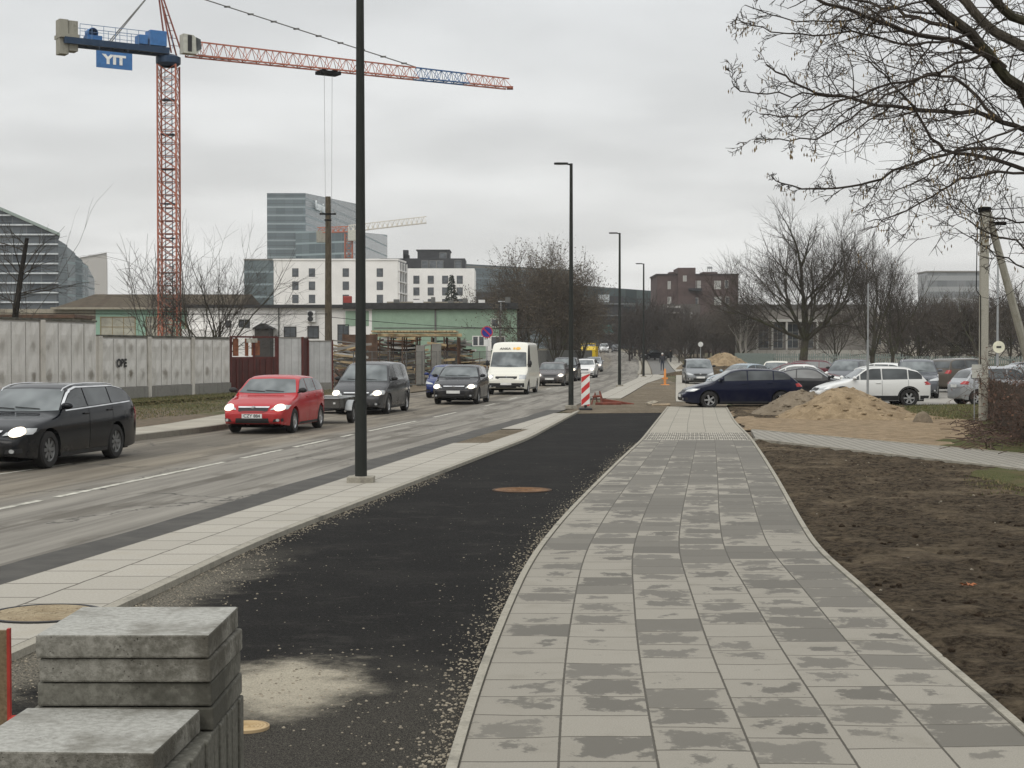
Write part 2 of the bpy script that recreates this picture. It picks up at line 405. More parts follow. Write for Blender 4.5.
M_GLASS = m_glass('car_glass', (0.012, 0.014, 0.015), (0.085, 0.094, 0.096))  # lighter patches paint in the light seen through the panes
M_SHIELD = m_glass('windscreen_glass', (0.045, 0.053, 0.055), (0.20, 0.22, 0.222))  # pale patches are painted grey sky reflections
M_PLATE = plain('plate_white', (0.62, 0.62, 0.60), 0.5)
M_LAMPON = emit('lit_headlight', (1.0, 0.80, 0.50), 1.15)
M_LAMPOFF = plain('clear_lamp', (0.42, 0.43, 0.43), 0.12, 0.2, 0.7)
M_TAIL = plain('red_lens', (0.33, 0.018, 0.018), 0.2, 0, 0.6)
M_AMBER = plain('amber_lens', (0.55, 0.17, 0.03), 0.2)
M_CHROME = plain('chrome', (0.62, 0.62, 0.62), 0.15, 1.0)
M_POLE = plain('lamp_post_paint', (0.022, 0.024, 0.021), 0.6, 0.0, 0.18)
M_STEEL = plain('galvanised', (0.30, 0.31, 0.31), 0.5, 0.5)
M_TXT = plain('black_ink', (0.02, 0.02, 0.02), 0.6)
# ---------------------------------------------------------------- ground helpers
def lerp_table(t):
    ys = np.array([p[0] for p in t], float); xs = np.array([p[1] for p in t], float)
    def f(y):
        if y <= ys[0]: return xs[0] + (y - ys[0]) * (xs[1]-xs[0])/(ys[1]-ys[0])
        if y >= ys[-1]: return xs[-1] + (y - ys[-1]) * (xs[-1]-xs[-2])/(ys[-1]-ys[-2])
        return float(np.interp(y, ys, xs))
    def g(y, w=1.5 ):    # smoothed
        w = max(w, 0.04 * y)
        return sum(f(y + k * w / 3) for k in range(-3, 4)) / 7
    return g
def ribbon(name, fl, fr, y0, y1, z, mat, step=0.5, uv=None, thick=0.0, nx=1, kind='structure', bump=0):
    ys = []; y = y0
    while y < y1: ys.append(y); y += max(step, 0.012 * y * (step / 0.5))
    ys.append(y1)
    vs = []; fs = []; uvs = []; acc = 0; prev = None
    for y in ys:
        a, b = fl(y), fr(y)
        m = ((a + b) / 2, y)
        if prev: acc += math.hypot(m[0]-prev[0], m[1]-prev[1])
        prev = m
        for i in range(nx + 1):
            t = i / nx; x = a + (b - a) * t
            zz = z + tz(x, y)
            if bump: zz += bump * (mn.noise(Vector((x*1.3, y*1.3, 0))) )
            vs.append((x, y, zz)); uvs.append((x - a, acc, t))
    k = nx + 1
    for j in range(len(ys) - 1):
        for i in range(nx):
            fs.append((j*k+i, j*k+i+1, (j+1)*k+i+1, (j+1)*k+i))
    nb = len(vs)
    if thick:
        vs += [(x, y, zz - thick) for (x, y, zz) in vs[:nb]]
        n = len(ys)
        for j in range(n - 1):
            a, b = j*k, (j+1)*k; fs.append((a, b, b+nb, a+nb))
            a, b = j*k+nx, (j+1)*k+nx; fs.append((b, a, a+nb, b+nb))
        for i in range(nx):
            fs.append((i+1, i, i+nb, i+1+nb)); a = (n-1)*k; fs.append((a+i, a+i+1, a+i+1+nb, a+i+nb))
        uvs += uvs
    me = bpy.data.meshes.new(name); me.from_pydata(vs, [], fs); me.materials.append(mat)
    if uv:
        L = me.uv_layers.new(name='UVMap')
        for lp in me.loops: L.data[lp.index].uv = uv(*uvs[lp.vertex_index])
    me.update()
    o = bpy.data.objects.new(name, me); COL.objects.link(o); tag(o, kind=kind)
    return o
def patch(name, pts, z, mat, jit=0.15, seg=0.6, grid=None, bump=0.0, bs=1.0, kind='structure', seed=1, uvf=None):
    rr = random.Random(seed); out = []
    n = len(pts)
    for i in range(n):
        a, b = Vector(pts[i]), Vector(pts[(i+1) % n]); L = (b - a).length; k = max(1, int(L / seg))
        for j in range(k):
            p = a.lerp(b, j / k)
            q = mn.noise(Vector((p.x*0.9, p.y*0.9, seed))) * jit * 2
            d = (b - a).normalized()
            out.append(Vector((p.x - d.y*q, p.y + d.x*q, 0)))
    bm = bmesh.new()
    f = bm.faces.new([bm.verts.new(p) for p in out])
    if f.normal.z < 0: f.normal_flip()
    bm.faces.ensure_lookup_table()
    if grid:
        xs = [p.x for p in out]; ys = [p.y for p in out]
        x = min(xs) + grid/2
        while x < max(xs):
            bmesh.ops.bisect_plane(bm, geom=bm.verts[:]+bm.edges[:]+bm.faces[:], plane_co=(x,0,0), plane_no=(1,0,0)); x += grid
        y = min(ys) + grid/2
        while y < max(ys):
            bmesh.ops.bisect_plane(bm, geom=bm.verts[:]+bm.edges[:]+bm.faces[:], plane_co=(0,y,0), plane_no=(0,1,0)); y += grid
    bmesh.ops.triangulate(bm, faces=bm.faces[:])
    for v in bm.verts:
        edge = v.is_boundary
        h = 0 if edge else bump * (mn.fractal(Vector((v.co.x*bs, v.co.y*bs, seed)), 0.8, 2.1, 5) * 0.6 + 0.45)
        v.co.z = z + tz(v.co.x, v.co.y) + max(h, -0.0)
    bm.normal_update()
    for f in bm.faces:
        if f.normal.z < 0: f.normal_flip()
    me = bpy.data.meshes.new(name); 
    if uvf:
        ul = bm.loops.layers.uv.new('UVMap')
        for f in bm.faces:
            for lp in f.loops: lp[ul].uv = uvf(lp.vert.co)
    bm.to_mesh(me); bm.free(); me.materials.append(mat)
    if bump: me.polygons.foreach_set('use_smooth', [True]*len(me.polygons))
    o = bpy.data.objects.new(name, me); COL.objects.link(o); tag(o, kind=kind)
    return o
def tb(pts, z=0.0):   # pixel samples (px, py) -> table of (y, x)
    t = sorted(((g[1], g[0]) for g in (G(px, py, z) for px, py in pts)))
    return lerp_table(t)

# ---------------------------------------------------------------- the setting
# base ground sheet to the horizon
gx = sorted(set([-900, -500, -300, -200] + list(range(-150, 151, 10)) + [200, 300, 500, 900]))
gy = sorted(set([-60, -30, -10, 0] + list(range(10, 460, 10)) + [520, 600, 800, 1200, 2500]))
b = MB(); vs = [(x, y, -0.03 + tz(x, y)) for y in gy for x in gx]; nx = len(gx)
b.add(vs, [(j*nx+i, j*nx+i+1, (j+1)*nx+i+1, (j+1)*nx+i) for j in range(len(gy)-1) for i in range(nx-1)])
tag(b.build('ground', M_GROUND, smooth=True), kind='structure')

fR = lerp_table([(5, -5.95), (14, -4.53), (21.3, -3.38), (35.6, -1.32), (52.5, 1.39), (75, 4.17), (119, 9.4), (177, 14.3), (230, 18.4), (275, 20.8), (310, 21.6), (360, 20.5), (420, 15)])
fK = lerp_table([(10, -15), (25, -11.4), (36.8, -8.75), (41.9, -7.6), (55, -6.9), (75, -5.4), (95, -2.6), (119, 1.0), (177, 6.5), (230, 11), (275, 14), (310, 14.5), (360, 12.5), (420, 6.5)])
fP = lerp_table([(5, -4.1), (10.5, -3.38), (12.94, -3.11), (17.3, -2.70), (25, -1.50), (37.4, .42), (54, 2.3)])
SZ = 0.045
fL = tb([(445,768),(451,745),(473,685),(494,629),(527,560),(560,519),(586,492),(618.6,460),(640.6,440),(667,407)], SZ)
fRR = tb([(1072,768),(1024,725.5),(979,686),(949.6,662.5),(905.6,627),(870.5,589),(844,570),(823.7,554),(803,522),(780,481),(765,457),(752,438),(736,422),(727,407)], SZ)
SY1 = G(700, 406.5, SZ)[1]
road = ribbon('road', lambda y: fR(y) + 0.0, fK, -8, 420, 0.0, M_ROAD, 0.8, uv=lambda x, a, t: (abs(x), a), nx=2)
ribbon('tar_strip', lambda y: fR(y) - 0.62 - 0.10*mn.noise(Vector((y*0.35, 3, 1))), lambda y: fR(y) - 0.004, 2, 56, 0.006, M_TAR)
STZ = 0.03
ribbon('kerbside_slab_strip', lambda y: fR(y), lambda y: fP(y) - 0.17, 3, 35.6, STZ, M_PALE, uv=lambda x, a, t: (t*2, a/0.8), thick=0.08)
ribbon('kerbside_slab_strip', lambda y: fR(y) + 0.75, lambda y: fP(y) - 0.17, 35.6, 42, STZ, M_PALE, uv=lambda x, a, t: (t*1, a/0.8), thick=0.08)
ribbon('kerbside_slab_strip', lambda y: fR(y), lambda y: fP(y) - 0.17, 42, 52.5, STZ, M_PALE, uv=lambda x, a, t: (t*2, a/0.8), thick=0.08)
ribbon('sand_fill', lambda y: fR(y) + 0.004, lambda y: fR(y) + 0.746, 35.7, 41.9, 0.012, M_EARTH)
ribbon('kerb', lambda y: fP(y) - 0.165, lambda y: fP(y) - 0.10, 3, 54, STZ + 0.004, M_KERB, thick=0.09)
ribbon('kerb', lambda y: fP(y) - 0.085, lambda y: fP(y), 3, 54, STZ + 0.03, M_KERB, thick=0.12)
ribbon('cycle_path', lambda y: fP(y) - 0.01, lambda y: fL(y) + 0.02, 3, 53.5, 0.004, M_PATH, nx=2)
ribbon('kerb', lambda y: fL(y), lambda y: fL(y) + 0.055, 3, SY1, SZ + 0.012, M_KERB, thick=0.12, step=0.3)
ribbon('kerb', lambda y: fRR(y) - 0.055, lambda y: fRR(y), 3, SY1, SZ + 0.012, M_KERB, thick=0.14, step=0.3)
YT0, YT1 = G(700, 440, SZ)[1], G(700, 432.5, SZ)[1]
fa, fb = (lambda y: fL(y) + 0.058), (lambda y: fRR(y) - 0.058)
ribbon('pavement', fa, fb, 3, YT0, SZ, M_SLAB, step=0.25, nx=6, uv=lambda x, a, t: (t*6, a/0.5), thick=0.08)
M_TACT = m_pale_slabs('tactile_slabs', (0.32, 0.30, 0.25), (0.44, 0.41, 0.35), (0.13, 0.12, 0.10), 0.07)
ribbon('pavement', fa, fb, YT0, YT1, SZ, M_TACT, step=0.25, nx=6, uv=lambda x, a, t: (t*24, a/1.4), thick=0.08)
M_SLAB2 = m_pale_slabs('dry_slabs', (0.26, 0.24, 0.197), (0.34, 0.315, 0.262), (0.13, 0.12, 0.10), 0.02)
ribbon('pavement', fa, fb, YT1, SY1, SZ, M_SLAB2, step=0.25, nx=6, uv=lambda x, a, t: (t*5, a/0.8), thick=0.1)
# tactile blister bars, real ridges
b = MB()
for k in range(46):
    t = (k + 0.5) / 46
    for (ya, yb) in ((YT0 + 0.25, YT0 + 1.15), (YT0 + 1.5, YT0 + 2.4), (YT0+2.75, YT1-0.2)):
        xa, xb = fa(ya) + (fb(ya)-fa(ya))*t, fa(yb) + (fb(yb)-fa(yb))*t
        b.add([(xa-.016, ya, SZ), (xa+.016, ya, SZ), (xb+.016, yb, SZ), (xb-.016, yb, SZ), (xa-.012, ya, SZ+.006), (xa+.012, ya, SZ+.006), (xb+.012, yb, SZ+.006), (xb-.012, yb, SZ+.006)],
              [(4,5,6,7),(0,1,5,4),(1,2,6,5),(2,3,7,6),(3,0,4,7)])
tag(b.build('tactile_ridges', M_TACT), kind='structure')

# road markings
fC = lerp_table([(21, -6.78), (29.7, -5.44), (47.3, -2.85), (60, -1.0), (90, 2.3), (119, 5.2), (177, 10.3), (230, 14.6), (275, 17.4), (310, 18)])
def mark(y0, y1, w=0.12, f=fC, off=0): ribbon('road_marking', lambda y: f(y) - w/2 + off, lambda y: f(y) + w/2 + off, y0, y1, 0.005, M_WHITE)
mark(12, 22.2)
mark(22.7, 29.9); mark(30.9, 33.6); mark(34.5, 37.4); mark(38.6, 39.7); mark(41.3, 47.3); mark(50, 54)
for y in (60, 68, 76, 86, 96, 108, 122): mark(y, y + 3, 0.1)
mark(22, 29.5, 0.10, lerp_table([(25, -9.15), (28.2, -8.4), (40, -6.5)]))
ribbon('road_marking', lambda y: fR(y) - 0.30, lambda y: fR(y) - 0.18, 51.5, 56, 0.005, M_WHITE)

# left side: kerb, pavement, verge
ribbon('kerb', lambda y: fK(y) - 0.16, fK, 2, 58, 0.14, M_KERBD, thick=0.16)
ribbon('pavement', lambda y: fK(y) - 1.75, lambda y: fK(y) - 0.165, 2, 52, 0.125, M_LOTP if 'M_LOTP' in globals() else plain('old_pavement', (0.30, 0.275, 0.225), 0.85, var=0.15, scale=1, bump=0.3), nx=2)
def wallx(y): return -12.8 + (y - 72) * 0.237
vs = []; fs = []; ys = [2 + 2*i for i in range(43)]
rr = random.Random(3)
for y in ys:
    a = min(fK(y) - 1.75, wallx(y) + 1.0) if y < 74 else wallx(74)+(y-74)*.1
    b0 = wallx(y) - 30
    for i in range(13):
        t = i / 12
        x = a + (wallx(y) - 0.6 - a) * (t / 0.6) if t <= 0.6 else wallx(y) - 0.6 + (b0 - wallx(y)) * ((t - 0.6) / 0.4)
        z = 0.12 + 0.12 * min(1, t / 0.5) + (0.02 * rr.random() if 0 < i else 0)
        vs.append((x, y, z))
fs = [(j*13+i, (j+1)*13+i, (j+1)*13+i+1, j*13+i+1) for j in range(len(ys)-1) for i in range(12)]
b = MB(); b.add(vs, [f[::-1] for f in fs]); tag(b.build('grass_verge', M_GRASS, smooth=True), kind='structure')

# construction yard earth, entrance apron
patch('yard_earth', [(-8.0, 58), (-5.6, 75), (-2.9, 95), (0.5, 118), (6, 172), (-6, 172), (-16, 130), (-22, 96), (-13, 76), (-9.5, 60)], 0.02, M_EARTH, jit=0.1, grid=2.5, bump=0.14, bs=0.5, seed=5)
# right side
S = lambda pts, z=0.02: [G(px, py, z) for px, py in pts]
soil_l = [(fRR(y) - 0.01, y) for y in np.linspace(3, 37, 18)]
soil = patch('soil_bed', [(fRR(3)+9, 3)] + [(x, y) for x, y in soil_l] + [(6.3, 37.0), (9.0, 28.6), (13.5, 18), (15, 3)][::1], 0.012, M_SOIL, jit=0.0, seg=3, grid=0.16, bump=0.075, bs=2.6, seed=9)
path_l = [G(751, 431, .04), G(1024, 456, .04)]; path_r = [G(756, 440.5, .04), G(1024, 471, .04)]
pa, pb, pc, pd = [Vector(p) for p in (path_l[0], path_l[1], path_r[1], path_r[0])]
e1 = pb + (pb - pa) * 1.6; e2 = pc + (pc - pd) * 1.6
M_BRICK = m_pale_slabs('small_pavers', (0.23, 0.215, 0.18), (0.33, 0.31, 0.265), (0.08, 0.072, 0.06), 0.11)
dirv = (pb - pa).normalized(); nrm = Vector((-dirv.y, dirv.x))
bp = MB(); 
bp.prism([tuple(e2), tuple(e1), tuple(pa), tuple(pd)], -0.05, 0.075)
po = bp.build('paved_side_path', M_BRICK); tag(po, kind='structure')
ul = po.data.uv_layers.new(name='UVMap')
for lp in po.data.loops:
    c = po.data.vertices[lp.vertex_index].co; q = Vector((c.x, c.y)) - pa
    ul.data[lp.index].uv = (q.dot(dirv)/0.2, q.dot(nrm)/0.2)
for (q1, q2, s) in ((pa, e1, 1), (pd, e2, -1)):
    bb = MB(); n2 = nrm * s; bb.prism([tuple(q1), tuple(q2), tuple(q2 + n2*0.07), tuple(q1 + n2*0.07)][::s], -0.04, 0.09); tag(bb.build('kerb', M_KERB), kind='structure')
patch('sandy_ground', S([(729,412),(740,430),(752,430.5),(860,440),(950,449),(985,452),(985,424),(960,414),(905,412),(860,409),(760,406)]), 0.015, m_sand('trodden_sand', (0.17, 0.122, 0.072), (0.30, 0.225, 0.142), (0.075, 0.056, 0.037)), jit=0.25, grid=0.4, bump=0.07, bs=1.2, seed=2)
patch('lot_earth', S([(727,406.5),(735,417),(775,419),(830,416),(905,412),(905,404),(740,404.5)]), 0.03, M_SOIL, jit=0.2, grid=0.4, bump=0.10, bs=1.3, seed=3)
patch('grass_strip', S([(872,414),(905,418.5),(985,421),(1040,422),(1040,405),(872,405)]), 0.035, M_GRASS, jit=0.2, grid=0.8, bump=0.05, seed=4)
patch('grass_patch', S([(940,447),(1000,454),(1040,456),(1030,420),(985,424),(975,435)]), 0.045, M_GRASS, jit=0.5, grid=0.5, bump=0.06, seed=14)
patch('grass_patch', S([(985,470),(1024,474),(1060,490),(1060,506),(1010,490),(975,478)]), 0.05, M_GRASS, jit=0.3, grid=0.3, bump=0.06, seed=15)
patch('parking_lot', [(8.6, 62.5), (12, 56.5), (40, 56.5), (60, 56), (60, 118), (14.5, 118), (9.8, 90)], 0.0, M_LOT, jit=0.0, seg=20)
patch('lot_lane', S([(905, 402), (960, 403.5), (1040, 404), (1040, 397.5), (905, 395)], 0.0), 0.006, plain('pale_asphalt', (0.27, 0.255, 0.225), 0.8, bump=0.3), jit=0.05)
# junction earth and the far continuation of the pavements
patch('junction_earth', [(fP(52.6), 52.6), (fL(53.4)+.0, 53.4), (fL(SY1), SY1), (fRR(SY1), SY1), (8.4, 58), (8.3, 63), (9.8, 90), (12, 130), (11, 130), (7.4, 92), (4.4, 68), (1.7, 54)], 0.01, M_EARTH, jit=0.08, grid=0.8, bump=0.04, bs=1.1, seed=6)
ribbon('pavement', lambda y: fR(y) + 0.02, lambda y: fR(y) + 1.35 + max(0, (y - 100)) * 0.03, 68.5, 136, 0.05, M_PALE, uv=lambda x, a, t: (t*2, a/0.6), thick=0.1)
ribbon('kerb', lambda y: fR(y) - 0.1, lambda y: fR(y) + 0.15, 136, 400, 0.12, M_KERB, thick=0.1)
ribbon('pavement', lambda y: fR(y) + 0.35, lambda y: fR(y) + 1.1, 140, 400, 0.04, M_KERB)
fF = lerp_table([(64, 6.6), (70, 7.2), (99, 10.2), (155, 16.0), (260, 25.0), (330, 30)])
ribbon('pavement', fF, lambda y: fF(y) + 1.8, 64, 330, 0.05, M_PALE, uv=lambda x, a, t: (t*3, a/0.6), thick=0.08)
ribbon('cycle_path', lambda y: fR(y) + 1.2, lambda y: fF(y) - 0.05, 137, 260, 0.03, plain('far_path', (0.13, 0.125, 0.115), 0.8))
for y, w in ((86, .35), (101, .4), (119, .6)):
    patch('concrete_strip', [(fR(y) + 1.3, y), (fF(y) - .1, y), (fF(y+w) - .1, y + w), (fR(y+w) + 1.3, y + w)], 0.065, M_KERB, jit=0)

# stones, gravel along the path edges
def pebble(b, x, y, z, r, rr):
    vs = []
    n = 5
    h = r * rr.uniform(0.4, 0.9); a0 = rr.random() * 6
    vs.append((x, y, z + h))
    for k in range(n):
        t = a0 + 2*math.pi*k/n; q = r * rr.uniform(0.7, 1.2)
        vs.append((x + q*math.cos(t), y + q*math.sin(t), z + h*0.35))
    for k in range(n):
        t = a0 + 2*math.pi*k/n; q = r * rr.uniform(0.8, 1.1)
        vs.append((x + q*math.cos(t), y + q*math.sin(t), z - 0.01))
    b.add(vs, [(0, 1+k, 1+(k+1)%n) for k in range(n)] + [(1+k, 1+n+k, 1+n+(k+1)%n, 1+(k+1)%n) for k in range(n)])
M_STONE = plain('pale_stone', (0.24, 0.21, 0.16), 0.85, var=0.35, scale=9)
M_CLOD = m_soil('clods', (0.028, 0.02, 0.013), (0.085, 0.062, 0.043), (0.15, 0.115, 0.08))
rr = random.Random(21)
b = MB()
for _ in range(4200):
    y = 6 + 30 * rr.random() ** 2.2; x = fL(y) - abs(rr.gauss(0, 0.10 if rr.random() < .85 else .30)) - 0.01 ; pebble(b, x, y, 0.006, 0.002 + 0.011*rr.random()**2.2, rr)
for _ in range(4200):
    y = 5 + 22 * rr.random() ** 1.8; x = fP(y) + abs(rr.gauss(0, 0.12 if y > 16 else 0.38)) ; pebble(b, x, y, 0.006, 0.002 + 0.011*rr.random()**2.2, rr)
for _ in range(700):
    y = rr.uniform(6, 30); x = fP(y) + rr.random() * (fL(y) - fP(y)); pebble(b, x, y, 0.004, 0.0015 + 0.006*rr.random()**2, rr)
for _ in range(240):
    x, y = G(290, 690); pebble(b, x + rr.gauss(0, .5), y + rr.gauss(0, .7), 0.005, rr.uniform(0.004, 0.012), rr)
tag(b.build('gravel', M_STONE), 'loose pale gravel along both edges of the fresh black asphalt', 'gravel', kind='stuff')
b = MB()
for _ in range(9000):
    y = 6 + 30 * rr.random() ** 1.5; x = fRR(y) + 0.05 + rr.random() ** 0.8 * 8
    if x > 6.2 + (37 - y) * 0.33: continue
    pebble(b, x, y, 0.035, rr.uniform(0.010, 0.045)*rr.uniform(.6,1), rr)
tag(b.build('soil_clods', M_CLOD), 'dark lumps of turned soil beside the pavement', 'soil', kind='stuff')
b = MB()
for _ in range(170):
    y = 6 + 30 * rr.random(); x = fRR(y) + 0.1 + rr.random() * 7
    if x > 6.2 + (37 - y) * 0.33: continue
    pebble(b, x, y, 0.045, rr.uniform(0.008, 0.020), rr)
tag(b.build('pebbles', M_STONE), 'pale pebbles scattered over the dark soil', 'pebbles', kind='stuff')
# grass blades on verge and strips
M_BLADE = plain('grass_blade', (0.085, 0.090, 0.032), 0.8, var=0.4, scale=2)
M_DRY = plain('dry_blade', (0.17, 0.135, 0.07), 0.85, var=0.3, scale=2)
b = MB()
def blade(b, x, y, z, h, rr):
    a = rr.random()*6.28; w = 0.012; lx, ly = rr.gauss(0, h*.4), rr.gauss(0, h*.4)
    b.add([(x-w*math.cos(a), y-w*math.sin(a), z), (x+w*math.cos(a), y+w*math.sin(a), z), (x+lx, y+ly, z+h)], [(0,1,2)])
for _ in range(34000):
    y = 40 + 36*rr.random(); x = wallx(y) + rr.uniform(0, 9.5)
    if x > fK(y) - 1.9: continue
    b.mi = 0 if rr.random() < .6 else 1
    blade(b, x, y, 0.22, rr.uniform(0.02, 0.06), rr)
for _ in range(9000):
    px = rr.uniform(872, 1040); py = rr.uniform(406, 421); x, y = G(px, py); b.mi = 0 if rr.random() < .75 else 1; blade(b, x, y, 0.05, rr.uniform(0.03, 0.09), rr)
for _ in range(5000):
    px = rr.gauss(1008, 18); py = rr.gauss(446, 5) if rr.random() < .6 else rr.gauss(484, 5); x, y = G(px, py); b.mi = 0 if rr.random() < .6 else 1; blade(b, x, y, 0.03, rr.uniform(0.02, 0.06), rr)
tag(b.build('grass', [M_BLADE, M_DRY]), 'short patchy winter grass on the verges', 'grass', kind='stuff')
for nm, px, py, hw, lab in (('fallen_leaf', 968, 592.5, 0.055, 'single orange dead leaf lying on the dark soil'),):
    x, y = G(px, py); b = MB()
    for k in range(5):
        t = k*1.25; b.add([(0,0,.06),(hw*math.cos(t-.35),hw*math.sin(t-.35),.075),(hw*1.5*math.cos(t),hw*1.5*math.sin(t),.07),(hw*math.cos(t+.35),hw*math.sin(t+.35),.085)],[(0,1,2,3)])
    tag(b.build(nm, plain('dead_leaf', (0.32, 0.12, 0.05), 0.8), loc=(x, y, 0.0)), lab, 'leaf')

# covers
def manhole(name, x, y, r, z, mat_rim, mat_lid, label, rings=True):
    t = empty(name, (x, y, z), label=label, cat='manhole cover')
    b = MB(); b.lathe([(r, -0.02), (r, 0.008), (r*0.93, 0.010), (r*0.91, 0.004)], 40); b.build('rim', mat_rim, t)
    b = MB(); prof = [(r*0.91, 0.003)]
    for k in range(5):
        q = r*0.9*(1 - k/5.2); prof += [(q, 0.003), (q*0.97, 0.008), (q*0.88, 0.008), (q*0.86, 0.003)]
    prof.append((0.001, 0.004)); b.lathe(prof[::1], 40); b.build('lid', mat_lid, t)
    return t
x, y = G(45, 614, STZ); manhole('manhole_cover', x, y, 0.45, STZ + 0.004, M_BLACK, m_sand('sandy_lid', (0.26, 0.205, 0.13), (0.40, 0.33, 0.22)), 'round manhole cover filled with sand in the pale slabs at the left edge')
x, y = G(522, 490.5); manhole('manhole_cover', x, y, 0.45, 0.008, plain('rust_dark', (0.06, 0.035, 0.02), 0.8), plain('rust', (0.14, 0.075, 0.035), 0.85, var=0.4, scale=6), 'rusty round manhole cover set in the fresh black asphalt')
x, y = G(246, 729); manhole('drain_cover', x, y, 0.13, 0.012, plain('tan_rim', (0.34, 0.25, 0.14), 0.8), plain('tan_lid', (0.42, 0.31, 0.17), 0.8), 'small tan round cover on the asphalt beside the stacked slabs')
# ---------------------------------------------------------------- vehicles
PROF = {
 'hatch': [(0,.39),(.012,.46),(.05,.515),(.14,.595),(.25,.655),(.275,.68),(.425,.955),(.50,.995),(.62,1),(.78,.975),(.90,.90),(.965,.70),(.99,.64),(1,.60)],
 'round': [(0,.38),(.012,.45),(.05,.515),(.12,.585),(.20,.635),(.225,.665),(.40,.945),(.48,.99),(.60,1),(.74,.985),(.86,.93),(.94,.76),(.985,.665),(1,.60)],
 'wagon': [(0,.38),(.012,.455),(.05,.52),(.14,.59),(.255,.645),(.275,.665),(.41,.945),(.48,.99),(.6,1),(.78,.985),(.90,.93),(.965,.73),(.99,.66),(1,.60)],
 'sedan': [(0,.38),(.012,.45),(.05,.505),(.14,.59),(.27,.66),(.29,.68),(.42,.955),(.50,1),(.60,.995),(.68,.955),(.82,.76),(.86,.735),(.97,.71),(.99,.67),(1,.60)],
 'coupe': [(0,.38),(.012,.45),(.05,.52),(.14,.60),(.28,.67),(.31,.70),(.44,.955),(.52,1),(.60,.995),(.72,.93),(.86,.775),(.97,.72),(.99,.67),(1,.60)],
 'mpv':   [(0,.34),(.012,.42),(.05,.475),(.12,.545),(.19,.60),(.21,.62),(.37,.945),(.45,.99),(.62,1),(.85,.985),(.93,.94),(.98,.72),(.993,.64),(1,.58)],
 'suv':   [(0,.42),(.012,.50),(.05,.555),(.14,.60),(.26,.64),(.28,.66),(.39,.95),(.46,.99),(.6,1),(.85,.985),(.93,.93),(.98,.72),(.993,.64),(1,.56)],
 'van':   [(0,.30),(.008,.36),(.03,.405),(.09,.455),(.125,.50),(.14,.52),(.225,.80),(.245,.85),(.30,.965),(.34,.995),(.42,1),(.96,1),(.99,.985),(1,.96)],
}
